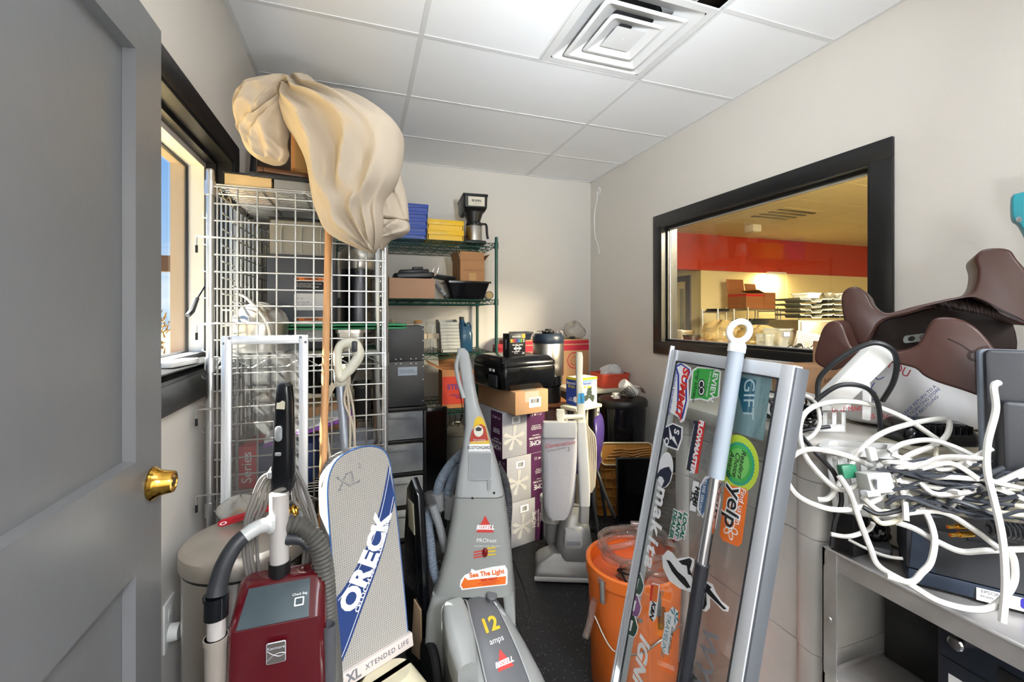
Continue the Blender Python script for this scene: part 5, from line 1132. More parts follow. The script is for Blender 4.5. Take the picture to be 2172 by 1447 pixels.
# ---- blue and white bag vacuum
Bc, Tc = V((.046, 1.452, .325)), V((-.006, 1.565, .945)); wd = V((math.cos(math.radians(27)), math.sin(math.radians(27)), 0))
o = thing('upright_vacuum', 'white mesh bag upright vacuum with a blue diagonal sash leaning by the cage', 'vacuum cleaner', (Bc.x, Bc.y, 0))
Fb = frame(Bc, wd, Tc - Bc); BH = (Tc - Bc).length
out = []
for x, y in [(-.115, 0), (-.117, .12), (-.117, .30), (-.116, .46), (-.112, .54), (-.100, .585), (-.075, .618), (-.03, .636), (.02, .640), (.06, .632), (.09, .615), (.108, .585), (.115, .53), (.118, .40), (.118, .25), (.117, .12), (.115, 0)]: out.append((x, y))
oc = [(p.x, p.y) for p in catmull([V((x, y, 0)) for x, y in out], 3)]
def inset(k, dz): return [Fb @ V((x * k, BH * .5 + (y - BH * .5) * (1 - (1 - k) * .4), dz)) for x, y in oc]
m_mesh = mat('grey_white_mesh_fabric', 'aba79f', .75, var=.06, vs=40)
nt = m_mesh.node_tree; L = nt.links; pb = nt.nodes['Principled BSDF']; src_ = pb.inputs['Base Color'].links[0].from_socket      # woven eyelets
tc = nt.nodes.new('ShaderNodeTexCoord'); mp = nt.nodes.new('ShaderNodeMapping'); mp.inputs['Rotation'].default_value = Fb.inverted().to_euler(); L.new(tc.outputs['Object'], mp.inputs['Vector'])
vo = nt.nodes.new('ShaderNodeTexVoronoi'); vo.voronoi_dimensions = '2D'; vo.inputs['Scale'].default_value = 150; vo.inputs['Randomness'].default_value = .12; L.new(mp.outputs[0], vo.inputs['Vector'])
cr = nt.nodes.new('ShaderNodeMapRange'); cr.inputs['From Min'].default_value = .16; cr.inputs['From Max'].default_value = .30; L.new(vo.outputs['Distance'], cr.inputs['Value'])
mx = nt.nodes.new('ShaderNodeMix'); mx.data_type = 'RGBA'; mx.inputs['A'].default_value = lin('6f6b66'); L.new(src_, mx.inputs['B']); L.new(cr.outputs[0], mx.inputs['Factor']); L.new(mx.outputs['Result'], pb.inputs['Base Color'])
MB().loft([inset(.90, -.085), inset(1, -.070), inset(1, -.02), inset(.995, -.006), inset(.975, 0)]).build('dust_bag', m_mesh, o, W=True, ang=50)
MB().tube([Fb @ V((x * .992, y, -.003)) for x, y in oc], .0030, 6).build('blue_piping', mat('piping_blue', '3a5f96', .5), o, W=True)
m_obl = mat('sash_blue', '1f3a72', .55, var=.08)
up_ = [(-.1135, .215), (-.085, .235), (-.035, .285), (.02, .355), (.06, .435), (.09, .515), (.104, .560)]
lo_ = [(-.1135, .030), (-.085, .070), (-.035, .150), (.02, .235), (.06, .305), (.09, .375), (.1155, .440)]
cu_ = [(p.x, p.y) for p in catmull([V((x, y, 0)) for x, y in up_], 5)]; cl_ = [(p.x, p.y) for p in catmull([V((x, y, 0)) for x, y in lo_], 5)]
MB(Fb).sheet([[(a[0], a[1], .0008), (c_[0], c_[1], .0008)] for a, c_ in zip(cu_, cl_)]).build('sash', m_obl, o, W=True)
for src, off in ((cu_, -.010), (cl_, .009)):
    MB(Fb).tube([(x - off * .5, y + off, .0012) for x, y in src], .0011, 4).build('sash_line', m_white, o, W=True)
md = [((a[0] * .6 + c_[0] * .4), (a[1] * .6 + c_[1] * .4)) for a, c_ in zip(cu_, cl_)]
textcurve('ORECK', .084, md, PM[o.name].inverted() @ Fb @ T(0, 0, .0016), m_white, o, bold=.004, sp=.2, start=.035, sx=1.0)
md = [((a[0] * .20 + c_[0] * .80), (a[1] * .20 + c_[1] * .80)) for a, c_ in zip(cu_, cl_)]
textcurve('CELOC HYPO-ALLERGENIC', .0205, md, PM[o.name].inverted() @ Fb @ T(0, 0, .0016), m_white, o, bold=.0006, start=.10, sp=.8)
f = Fb @ T(-.045, .545, .0015) @ RZ(8)
text('XL', .062, f, m_inkg, o, bold=.001); text('XL', .054, f @ T(0, 0, .0006), m_mesh, o, bold=-.0006); text('2', .024, f @ T(.048, .03, .0004), m_inkg, o)
MB(Fb).b2((-.124, -.036, -.10), (.124, .006, .012), .003).build('bottom_bar', mat('bar_white', 'd9cdc6', .4), o, W=True)
text('XL', .038, Fb @ T(-.085, -.015, .0125), m_inkg, o, bold=.0012); text('XTENDED LIFE', .020, Fb @ T(.03, -.013, .0125), m_inkg, o, bold=.0004, sp=1.2)
m_ob = mat('aged_cream_housing', 'cfc6a8', .4, var=.2, vs=12)
hb = frame((Bc.x, Bc.y, 0), wd, (-wd.y, wd.x, 0))
MB(hb).loft([[(x, y - .06, z) for x, y in rrect(w_, d_, .06, 6)] for w_, d_, z in ((.30, .26, .01), (.31, .28, .05), (.30, .27, .14), (.25, .22, .21), (.20, .16, .255), (.16, .10, .29))]).build('motor_head', m_ob, o, W=True)
MB(hb).lathe([(.0001, .012), (.014, .012), (.015, 0)], T(.06, -.172, .20) @ RX(60), 16).build('emblem_disc', mat('slate_emblem', '4d5560', .4), o, W=True)
MB(hb).box((.12, -.13, .17), (.05, .06, .012), .003, X=RY(35)).build('corner_patch', mat('slate_emblem', '4d5560', .4), o, W=True)
hd0 = [PY(716, 770, 1.70), PY(719, 738, 1.70), PY(736, 727, 1.70), PY(754, 731, 1.70), PY(761, 753, 1.70), PY(750, 774, 1.70), PY(735, 792, 1.70), PY(722, 802, 1.70)]
hc = catmull(hd0, 6, closed=True); hr = [.0145 + .005 * (1 + math.cos(2 * PI * (i / len(hc) - .5))) / 2 for i in range(len(hc))]
MB().tube(hc, hr, 12, closed=True).loft(slab([(706, 737, 800, 1.585, .04), (707, 737, 818, 1.585, .045), (709, 735, 822, 1.587, .04)], .25)).loft(slab([(706, 728, 775, 1.59, .03), (706, 737, 800, 1.587, .04)], .25)).build('grip', m_pl_cream, o, W=True)
f = plane_at(PY(752, 735, 1.682), PY(760, 735, 1.682), PY(752, 720, 1.682)); MB(f).prism(rrect(.020, .040, .006, 4), 0, .006, bev=.002).build('power_switch', m_pl_char, o, W=True)
MB().tube([PY(722, 820, 1.70), PY(737, 1000, 1.665)], .0155, 14).build('handle_tube', mat('grey_enamel_tube', '9aa0aa', .35, .5), o, W=True)
for pts in ([(708, 815), (690, 850), (684, 900), (690, 985)], [(712, 815), (696, 850), (693, 910), (703, 990)], [(742, 800), (730, 850), (748, 900), (755, 975)], [(738, 815), (748, 860), (752, 910), (750, 985)], [(735, 815), (740, 860), (743, 910), (741, 990)], [(705, 812), (686, 860), (680, 930), (686, 1000)]):
    MB().tube(catmull([PY(x, y, 1.68 - .0001 * (y - 800)) for x, y in pts], 6), .0042, 8).build('power_cord', m_cordl, o, W=True)

# ---- grey carpet washer, centre
o = thing('carpet_cleaner', 'grey upright carpet cleaner with an orange sticker in the centre foreground', 'carpet cleaner', (.40, 1.60, 0))
m_bg = mat('carpet_cleaner_grey', '8d8f8c', .33, var=.05, vs=6); m_bgl = mat('carpet_cleaner_light', 'a3a6a5', .33, var=.04, vs=6); m_bd = mat('carpet_cleaner_dark', '5f6062', .3, var=.08)
up = [(971, 984, 739, 1.775, .024), (969, 992, 747, 1.77, .03), (972, 999, 775, 1.765, .04), (979, 1005, 815, 1.755, .05), (985, 1014, 862, 1.745, .06), (985, 1029, 905, 1.735, .075), (978, 1044, 958, 1.72, .09), (968, 1059, 1015, 1.705, .105), (962, 1067, 1056, 1.695, .115)]
MB().loft(slab(up, .3)).build('handle_housing', m_bgl, o, W=True)
lowr = [(962, 1068, 1058, 1.693, .115), (955, 1075, 1105, 1.68, .13), (942, 1083, 1175, 1.665, .15), (926, 1088, 1240, 1.655, .165), (915, 1090, 1268, 1.65, .17)]
MB().loft(slab(lowr, .25)).build('body_shell', m_bg, o, W=True)
for rows in ([(915, 962, 1266, 1.65, .17), (902, 952, 1310, 1.635, .17), (899, 944, 1370, 1.62, .16), (908, 940, 1440, 1.61, .12)], [(1066, 1090, 1266, 1.65, .17), (1070, 1093, 1300, 1.64, .16), (1076, 1094, 1345, 1.63, .12)]):
    MB().loft(slab(rows, .25)).build('side_leg', m_bg, o, W=True)
MB().tube(catmull([P(974, 752, 1.77), P(968, 775, 1.765), P(972, 805, 1.76), P(984, 845, 1.75)], 5), [.009] * 16, 10).build('grip_strap', m_bgl, o, W=True)
def surf(px, py, rows):
    """front plane depth of the rows at py"""
    for a, c_ in zip(rows, rows[1:]):
        if a[2] <= py <= c_[2]: return a[3] + (c_[3] - a[3]) * (py - a[2]) / (c_[2] - a[2])
    return rows[-1][3]
def bdecal(px, py, rows, off=.0015):
    t = surf(px, py, rows) - off; t2 = surf(px, py - 20, rows) - off; e = P(px, py, t); return frame(e, P(px + 20, py, t) - e, P(px + 1.5, py - 20, t2) - e)
f = bdecal(1016, 930, up, .0025)
MB(f).flat([(-.040, -.055), (.046, -.050), (.040, -.008), (.022, .062), (.010, .082), (-.006, .085), (-.018, .07), (-.030, .0)], 0).build('round_label', mat('label_yellow', 'd9b52a', .5), o, W=True)
MB(f).flat([(-.038, -.012), (.038, -.008), (.024, .045), (.008, .055), (-.010, .05), (-.028, .03)], .0008).build('red_field', mat('label_red', 'a8392c', .5), o, W=True)
MB(f @ T(-.002, .028, .0012)).flat(ell(.019, .022, 22)).build('round_picture', mat('label_cream', 'ddd8c8', .5), o, W=True); MB(f @ T(-.002, .034, .0016)).flat([(-.013, .004), (0, .011), (.014, .004), (.008, -.006), (-.009, -.006)]).build('sofa_picture', m_pl_char, o, W=True)
MB(f @ T(0, -.038, .0010)).flat([(-.041, -.020), (.047, -.016), (.042, .017), (-.038, .016)]).build('white_field', m_white, o, W=True)
text('SCOTCHGARD', .0165, f @ T(.001, -.036, .0016), m_ink, o, bold=.0003, sx=.82); text('Active protection\nagainst stains & soil', .0068, f @ T(.002, -.009, .0016), m_white, o); text('3M', .007, f @ T(.032, -.050, .0016), m_redp, o)
f = bdecal(1019, 988, up, .003); MB(f).prism(rrect(.094, .110, .006, 3), -.003, .0015, bev=.001).build('recess_rim', m_bgl, o, W=True); MB(f).prism(rrect(.084, .096, .004, 3), .0012, .0022).build('recess', mat('recess_grey', '8f9193', .4), o, W=True)
f = bdecal(1037, 1028, up, .003); MB(f).prism(rrect(.010, .042, .003, 3), 0, .003).build('latch_slot', m_pl_grey, o, W=True)
for px, py in ((1002, 1057), (1048, 1046)): MB(bdecal(px, py, up, .002)).flat(ell(.005, .005, 14)).build('screw_hole', m_pl_black, o, W=True)
f = bdecal(1029, 1118, lowr, .002); MB(f).flat([(-.034, -.020), (.034, -.020), (0, .042)], 0).build('red_triangle', mat('bissell_red', 'c23a34', .45), o, W=True); text('BISSELL', .0225, f @ T(0, -.002, .0008), m_white, o, bold=.001, shear=.25, sx=.95)
f = bdecal(1032, 1147, lowr, .002); text('PROheat', .021, f @ T(0, .0, .0006), m_white, o); text('C L E A R V I E W   B R U S H', .0075, f @ T(.002, -.020, .0006), m_white, o)
f = bdecal(1029, 1172, lowr, .002)
for k in range(3):
    MB(f).flat([(.008, -.012 + .012 * k), (.040, -.009 + .012 * k), (.040, -.004 + .012 * k), (.008, -.006 + .012 * k)], .0004).build('yellow_stripe', mat('label_yellow', 'd9b52a', .5), o, W=True); MB(f).flat([(-.008, -.016 + .010 * k), (-.044, -.022 + .010 * k), (-.044, -.017 + .010 * k), (-.008, -.011 + .010 * k)], .0004).build('red_stripe', mat('bissell_red', 'c23a34', .45), o, W=True)
MB(f).sph((0, 0, .001), (.011, .017, .006), seg=16, rings=8).build('indicator_lens', mat('lens_red', '6a0f12', .1), o, W=True)
f = bdecal(1026, 1220, lowr, .002)
pts = [(-.088, -.038), (-.080, -.052), (-.03, -.046), (.084, -.034), (.088, -.028), (.088, .018), (.078, .034), (.03, .028), (-.03, .015), (-.045, .022), (-.05, .008), (-.07, .0), (-.085, -.018)]
MB(f).flat([(x * 1.03, y * 1.05) for x, y in pts], 0).build('sticker_border', m_white, o, W=True)
MB(f).flat([(-.086, -.036), (-.078, -.049), (-.03, -.043), (.083, -.032), (.085, -.004), (-.06, -.018), (-.072, -.008)], .0007).build('sticker_orange', m_orange, o, W=True)
text('See The Light', .024, f @ T(.012, .006, .0010) @ RZ(7), m_orange, o, bold=.0008); text('HAS HEAT', .0135, f @ T(.02, -.016, .0012) @ RZ(7), m_redp, o, bold=.0004); text('BUILT-IN HEATER FOR BETTER\nCLEANING RESULTS', .006, f @ T(.02, -.029, .0012) @ RZ(7), m_redp, o)
# base
X = T(.415, 1.60, -.0) @ RZ(9)
BS = .77
def arch(w_, h, y, n=20, z0=.012, e=3.2):
    pts = [(-w_ / 2, y, z0)]
    for k in range(n + 1):
        a = PI - PI * k / n; c_, s_ = math.cos(a), math.sin(a)
        pts.append((w_ / 2 * math.copysign(abs(c_) ** (2 / e), c_), y, z0 + (h - z0) * s_ ** (2 / e)))
    return [X @ V(p) for p in pts + [(w_ / 2, y, z0)]]
sec = [(w_, h * BS, y) for w_, h, y in [(.24, .40, .06), (.25, .425, .0), (.275, .40, -.06), (.305, .345, -.14), (.325, .275, -.22), (.335, .185, -.30), (.33, .10, -.36), (.30, .05, -.385)]]
MB().loft([arch(*s_) for s_ in sec]).build('base_hood', m_bg, o, W=True)
st = [(w_, h * BS, y) for w_, h, y in [(.085, .404, .05), (.09, .429, .0), (.11, .404, -.06), (.125, .350, -.14), (.14, .281, -.22), (.15, .192, -.30), (.15, .11, -.355)]]
MB().sheet([[X @ V((w_ * q, y, h - .004 + .008 * (1 - abs(q * 2) ** 4))) for q in (-.5, -.46, -.25, 0, .25, .46, .5)] for w_, h, y in st]).build('center_strip', m_bd, o, W=True, solid=.006)
for s_ in (-1, 1): MB().tube(catmull([X @ V((s_ * w_ * .5, y, h + .002)) for w_, h, y in st], 5), .0028, 6).build('strip_edge', m_bgl, o, W=True)
tk = [(-.115, .37, -.02, .06), (-.118, .385, -.05, .085), (-.122, .365, -.10, .095), (-.126, .325, -.16, .095), (-.128, .275, -.215, .07)]
MB().loft([[X @ V((cx + x, y, h - .05 + z)) for x, z in rrect(w_, .12, .028, 4)] for cx, h, y, w_ in tk])  .build('solution_tank', m_bg, o, W=True)
MB().lathe([(.026, 0), (.026, .016), (.022, .02), (.0001, .02)], X @ T(-.128, -.235, .203) @ RX(35), 20).box((0, 0, .024), (.036, .008, .012), .002, X=X @ T(-.128, -.235, .203) @ RX(35)).build('tank_cap', m_bgl, o, W=True)
MB().lathe([(.02, -.02), (.021, .02), (.017, .024), (.0001, .024)], X @ T(.045, -.02, .328) @ RX(20), 18).build('valve_cap', m_bd, o, W=True)
def tdecal(x, y):
    for a, c_ in zip(st, st[1:]):
        if c_[2] <= y <= a[2]: k = (y - a[2]) / (c_[2] - a[2]); h = a[1] + (c_[1] - a[1]) * k; dz, dy = a[1] - c_[1], a[2] - c_[2]; break
    e = X @ V((x, y, h + .009)); return frame(e, X.to_3x3() @ V((1, 0, 0)), X.to_3x3() @ V((0, dy, dz)))
m_amp = mat('label_yellow', 'd9b52a', .5)
text('12', .066, tdecal(0, -.105), m_amp, o, bold=.0022); text('amps', .026, tdecal(.005, -.150), m_white, o)
f = tdecal(.005, -.205); MB(f).flat([(-.030, -.022), (.030, -.022), (0, .038)], 0).build('red_triangle', mat('bissell_red', 'c23a34', .45), o, W=True); text('BISSELL', .021, f @ T(0, -.004, .0008), m_white, o, bold=.001, shear=.25)
text('5', .06, tdecal(-.045, -.295), m_amp, o, bold=.002); text('row\npowerbrush', .020, tdecal(.02, -.29), m_amp, o)
text('detergent\n• full\n• gallon\n• small area', .010, X @ T(-.128, -.292, .175) @ RX(48), m_white, o)
text('RINSE — WASH', .010, tdecal(.055, -.065) @ RZ(-70), m_white, o)
for s_ in (-1, 1): MB().lathe([(.03, -.016), (.085, -.016), (.092, -.008), (.092, .008), (.085, .016), (.03, .016)], X @ T(s_ * .165, .06, .093) @ RY(90), 32).build('wheel', m_rubber, o, W=True)
for pts in ([(987, 958), (958, 985), (935, 1020), (928, 1050)], [(989, 975), (968, 1000), (952, 1040), (950, 1060)]):
    ribbed(MB(), [P(x, y, 1.86) for x, y in pts], .0205, .007, .14).build('vacuum_hose', mat('hose_blue_grey', '6f7986', .45), o, W=True)
ribbed(MB(), [P(1052, 985, 1.83), P(1070, 1020, 1.83), P(1078, 1070, 1.82), P(1074, 1125, 1.80)], .0175, .007, .16).build('vacuum_hose', mat('hose_dark', '3b3c3f', .45), o, W=True)
ribbed(MB(), [P(921, 1078, 1.80), P(908, 1095, 1.78), P(913, 1150, 1.76), P(919, 1205, 1.74), P(930, 1238, 1.73)], .0175, .007, .14).build('vacuum_hose', mat('hose_blue_grey', '6f7986', .45), o, W=True)
for pts, w_ in (([(928, 1048), (933, 1082)], .026), ([(958, 1055), (955, 1098)], .03)): MB().tube([P(x, y, 1.84) for x, y in pts], [w_, w_ * .85], 16).build('hose_cuff', m_pl_grey, o, W=True)
MB().tube([P(907, 1045, 1.76), P(917, 1072, 1.76)], [.0185, .0185], 16).build('nozzle_tip', m_clear, o, W=True); MB().tube([P(917, 1072, 1.76), P(930, 1110, 1.755), P(946, 1168, 1.75)], [.0185, .0165, .0165], 16).build('spray_wand', mat('wand_grey', '7d7f82', .35), o, W=True)
for pts in ([(906, 1075), (885, 1110), (880, 1145), (900, 1185), (945, 1196)], [(940, 1075), (925, 1105), (895, 1125), (875, 1180), (900, 1195)], [(905, 1120), (888, 1165), (895, 1200), (935, 1190)]):
    MB().tube(catmull([P(x, y, 1.83) for x, y in pts], 6), .0042, 7).build('power_cord', m_cord, o, W=True)
MB().tube(catmull([P(1088, 1190, 1.72), P(1112, 1250, 1.78), P(1125, 1300, 1.70), P(1118, 1325, 1.66)], 6), .0035, 6).build('trailing_cord', m_cordb, o, W=True)

# ---- black appliance shell leaning between the bag vacuum and the carpet cleaner
A = P(846, 1005, 1.80); C_ = V((.205, 1.76, .0)); Fq = frame(C_, V((.40, -.92, 0)), A - C_)
h_ = (A - C_).length; o = thing('appliance_panel', 'tall black plastic shell leaning between the bag vacuum and the grey cleaner', 'panel', C_)
pl_ = [(-.09, .0), (.05, .0), (.07, .10), (.06, .42), (.04, .70), (.015, h_ - .03), (-.01, h_), (-.05, h_ - .05), (-.08, .5)]
MB(Fq).prism(pl_, -.03, .0, bev=.006).build('shell', m_pl_blackg, o, W=True)
MB(Fq).prism([(-.03, .05), (.05, .06), (.05, .26), (.0, .28)], 0, .006, bev=.002).build('lower_pad', mat('stained_pad', 'a58a6c', .7, var=.25, vs=12), o, W=True)
MB(Fq).prism([(-.03, .56), (.015, .54), (.008, .66), (-.03, .67)], 0, .006, bev=.002).build('upper_pad', mat('olive_pad', '8a8672', .7, var=.15), o, W=True)
MB(Fq).prism([(.052, .04), (.06, .04), (.062, .12), (.052, .12)], .0005, .002).build('barcode_sticker', m_white, o, W=True)
# ================================================================ middle and right of the floor
# ---- grey-white bag upright vacuum (metal head)
o = thing('upright_vacuum', 'tall pale upright vacuum with a grey cloth bag and red script', 'vacuum cleaner', (1.0, 2.12, 0))
m_kg = mat('vacuum_grey_metal', '8d8c8a', .32, .3, var=.08); m_kl = mat('vacuum_pale_plastic', 'c3c2bf', .4, var=.05); m_kb = mat('vacuum_bag_cloth', 'b6b3b6', .8, var=.05, bump=.12, bs=120)
R19 = RZ(-19)
hx = frame(PZ(1203, 1236, 0), (CS * .98, -SN * .98 - .06, 0), (SN, CS, 0))       # head lies square to the view, slightly turned
MB(hx).loft([[(x, y + .09, z) for x, y in rrect(w_, d_, .018, 4)] for w_, d_, z in ((.335, .20, .006), (.34, .205, .03), (.335, .20, .055), (.30, .15, .085), (.16, .11, .13))]).build('floor_nozzle', m_kg, o, W=True)
MB(hx).box((0, -.012, .022), (.345, .016, .022), .006).build('bumper', m_kl, o, W=True)
MB(hx).loft([[(x + .045, y + .16, z) for x, y in rrect(w_, d_, .05, 6)] for w_, d_, z in ((.17, .26, .03), (.19, .28, .09), (.19, .27, .16), (.17, .23, .24), (.13, .15, .31), (.10, .09, .33))]).build('motor_housing', m_kg, o, W=True)
MB(hx).loft([[(x + .035, y + .06, z) for x, y in rrect(w_, d_, .015, 4)] for w_, d_, z in ((.095, .03, .10), (.10, .07, .17), (.095, .10, .24), (.085, .09, .26))]).build('headlight_hood', m_kl, o, W=True)
MB(hx).box((.035, .022, .21), (.075, .01, .05), .004).build('headlight_lens', m_frost, o, W=True); MB(hx).box((.04, .02, .13), (.06, .012, .12), .003, X=RX(-16)).build('front_strip', m_dirty, o, W=True)
MB(hx).lathe([(.048, .24), (.058, .25), (.060, .35), (.066, .355), (.066, .385), (.058, .39)], T(-.075, .17, 0), 26).build('mini_emptor', m_kl, o, W=True)
MB(hx).lathe([(.03, .12), (.045, .16), (.045, .245)], T(-.075, .17, 0), 20).build('exhaust_elbow', m_kg, o, W=True)
MB(hx).lathe([(.0001, 0), (.05, .0), (.05, .022), (.0001, .022)], T(-.11, .24, .052) @ RY(90), 20).build('wheel', m_rubber, o, W=True)
t_ = 2.30
bag = [(1154, 1222, 912, t_, .05), (1149, 1226, 935, t_, .09), (1150, 1226, 980, t_, .12), (1152, 1223, 1040, t_, .12), (1153, 1219, 1075, t_, .11), (1158, 1212, 1096, t_, .09), (1166, 1203, 1104, t_, .07)]
MB().loft(slab(bag, .3, 5)).build('dust_bag', m_kb, o, W=True, ang=50)
MB().loft(slab([(1153, 1224, 897, t_ - .01, .05), (1151, 1225, 912, t_ - .012, .055), (1152, 1224, 929, t_ - .01, .05)], .2)).build('bag_clip', m_kl, o, W=True)
f = plane_at(P(1187, 943, t_ - .004), P(1200, 941, t_ - .004), P(1188, 930, t_ - .004)); text('Generation', .031, f, mat('script_red', 'b8545c', .6), o, shear=.35, sx=1.12); text('3', .034, f @ T(.04, -.034, 0), m_inkg, o, shear=.2)
MB(f @ T(-.02, -.026, 0)).flat([(-.05, -.002), (.05, .003), (.05, .006), (-.05, .001)], 0).build('script_underline', m_inkg, o, W=True)
MB().loft(slab([(1224, 1235, 748, 2.36, .03), (1222, 1237, 758, 2.36, .034), (1223, 1236, 800, 2.355, .03), (1224, 1240, 840, 2.35, .03), (1225, 1243, 897, 2.34, .035)], .3)).build('handle_stem', m_pl_cream, o, W=True)
MB().loft(slab([(1225, 1243, 897, 2.335, .035), (1226, 1248, 960, 2.32, .04), (1229, 1253, 1040, 2.30, .045), (1230, 1252, 1075, 2.29, .045)], .25)).build('handle_fork', m_kl, o, W=True)
MB().loft(slab([(1231, 1251, 1075, 2.29, .045), (1229, 1250, 1112, 2.27, .06)], .25)).build('pivot_yoke', m_kg, o, W=True)
MB().loft(slab([(1181, 1197, 870, 2.32, .03), (1180, 1198, 880, 2.32, .03), (1182, 1196, 896, 2.32, .03)], .2)).build('bag_hook', m_pl_cream, o, W=True); MB().tube([P(1190, 885, 2.34), P(1236, 884, 2.345)], .013, 10).build('bag_arm', m_pl_cream, o, W=True)
f = plane_at(P(1233, 845, 2.325), P(1240, 845, 2.325), P(1232, 830, 2.325)); MB(f).flat([(-.019, -.03), (.018, -.026), (.017, .028), (-.016, .026)], 0).build('masking_tape', mat('blue_tape', '4a9fce', .6), o, W=True); text('WORKS', .013, f @ RZ(-85) @ T(0, 0, .0008), m_pl_blue, o)
for k in range(5): MB().tube(catmull([P(1242 + k * 1.5, 892 + 4 * k, 2.36), P(1246 + k * 4, 930, 2.36), P(1249 + k * 3.6, 985, 2.355), P(1254 + 1.6 * k, 1045 - 3 * k, 2.34)], 6), .005, 8).build('power_cord', m_cordl, o, W=True)

# ---- purple chair, black barrel, trays, monitor, keyboard
o = thing('stacking_chair', 'purple plastic stacking chair turned edge-on beside the black barrel', 'chair', (1.42, 2.42, 0)); m_pur = mat('purple_shell', '37275f', .4, var=.06)
e1 = V((-.80, .593, 0)); Fc = frame((1.455, 2.46, 0), e1, V((-.593, -.80, 0)))           # x: seat direction
rows = []
for z, xo, wd_ in ((.46, .03, .19), (.52, .005, .20), (.60, -.01, .20), (.68, -.012, .19), (.735, -.004, .16), (.765, .012, .10)):
    rows.append([(xo + .03 * (q * 2) ** 2, q * wd_ * 2, z) for q in (-.5, -.3, -.1, .1, .3, .5)])
MB(Fc).sheet(rows).build('backrest', m_pur, o, W=True, solid=.012, sub=1)
MB(Fc).prism(rrect(.30, .36, .06, 5, .16, 0), .43, .45, bev=.006).build('seat', m_pur, o, W=True)
for x, y in ((.05, -.17), (.05, .17), (.29, -.16), (.29, .16)): MB(Fc).cyl((x, y, .43), (x + (-.06 if x < .1 else .05), y * 1.15, .001), .011, seg=10).build('leg', m_pl_char, o, W=True)
q = P(1335, 860, 3.10); o = thing('trash_barrel', 'glossy black round barrel with a lid against the right wall', 'barrel', (1.93, 2.95, 0))
MB().lathe([(.150, .0), (.155, .01), (.18, .70), (.178, .715)], seg=44).build('barrel_body', mat('black_gloss_barrel', '121418', .12, var=.3, vs=4), o); MB().lathe([(.188, .70), (.192, .705), (.192, .74), (.18, .755), (.05, .765), (.0001, .766)], seg=44, caps=(0, 1)).build('lid', m_pl_black, o)
zl = .768
q = PZ(1348, 828, .80); o = thing('web_camera', 'white cylindrical camera lying tilted on the black barrel lid', 'camera', T(1.945, 2.89, zl + .072) @ RY(-55) @ RZ(30))
MB().lathe([(.036, -.075), (.042, -.07), (.042, .065), (.038, .07), (.0001, .07)], seg=28).build('housing', m_pl_white, o); MB().lathe([(.0001, -.0752), (.034, -.0755)], seg=24, caps=(0, 0)).build('lens_face', m_pl_lgrey, o)
tag(MB(T(1.83, 2.88, zl)).box((0, 0, .022), (.05, .04, .044), .005).cyl((-.025, 0, .02), (-.045, 0, .02), .004, seg=8).build('power_adapter', m_pl_white), 'small white power adapter on the black barrel lid', 'adapter')
b = MB()
for k in range(6): b.tube(catmull([(1.855 + .01 * k, 2.85, zl + .006), (1.805 + .02 * k, 2.81 + .004 * k, zl + .05 + .01 * k), (1.865 + .015 * k, 2.79, zl + .03), (1.915, 2.82 + .005 * k, zl + .007), (1.875, 2.87, zl + .006)], 6), .003, 6)
tag(b.build('cable_coil', m_cordb), 'tangled black cable in front of the camera on the barrel lid', 'cable')
rows = [[(2.015 + .05 * math.sin(a) * 1.3 + .02 * k, 2.85 + .09 * k, zl + .012 + .07 * abs(math.cos(a))) for a in [PI * j / 8 - .2 for j in range(9)]] for k in range(2)]
tag(MB().sheet(rows).build('leaflet', m_paper, solid=.0015), 'bent white printed leaflet behind the camera on the barrel lid', 'leaflet')
# wooden compartment trays leaning in front of the barrel
m_ply = mat('amber_moulded_tray', 'b07a34', .45, var=.2, vs=9, aniso=(6, 1, 1))
Ft = frame(PZ(1272, 1092, .0) + V((.0, 0, 0)), V((CS, -SN, 0)), V((.12 * SN, .12 * CS, .99)))
def comp_tray(F_, w_, h_, nx, ny, lab):
    o = thing('compartment_tray', lab, 'tray', F_.translation, 'amber compartment trays'); b = MB(F_)
    b.prism(rrect(w_, h_, .03, 5, w_ / 2, h_ / 2), -.008, 0)
    b.build('tray_back', m_ply, o, W=True); b = MB(F_)
    for k in range(nx + 1): b.box((.004 + (w_ - .008) * k / nx, h_ / 2, .014), (.005, h_ - .02, .028))
    for k in range(ny + 1): b.box((w_ / 2, .004 + (h_ - .008) * k / ny, .014), (w_ - .02, .005, .028))
    b.build('divider_grid', m_ply, o, W=True); return o
comp_tray(Ft @ T(-.02, 0, 0), .34, .44, 6, 7, 'amber plastic tray with square compartments standing behind the flat monitor')
Ft2 = Ft @ T(.02, .365, .046)
o = thing('wavy_tray', 'amber tray with wavy dividers and pale rim above the flat monitor', 'tray', Ft2.translation)
MB(Ft2).prism(rrect(.36, .15, .03, 5, .17, .06), -.008, 0).build('tray_back', m_ply, o, W=True)
MB(Ft2).tube([(x, y, .006) for x, y in rrect(.36, .15, .03, 5, .17, .06)], .006, 6, closed=True).build('pale_rim', mat('tray_rim', 'cbbf9a', .5), o, W=True)
for k in range(4): MB(Ft2).tube(catmull([(.02 + .02 * k, .025 + .022 * k, .012), (.10 + .01 * k, .03 + .022 * k, .012), (.15, .045 + .015 * k, .012), (.21, .03 + .02 * k, .012), (.27, .05 + .016 * k, .012), (.33, .055 + .016 * k, .012)], 5), .006, 6).build('wavy_divider', m_ply, o, W=True)
Fm = frame(PZ(1303, 1105, .0) + V((0, 0, .0)), V((CS, -SN, 0)), V((.10 * SN, .10 * CS, .995))) @ T(0, .0, .10)
o = thing('monitor', 'black flat computer monitor standing on the floor against the amber trays', 'monitor', Fm.translation)
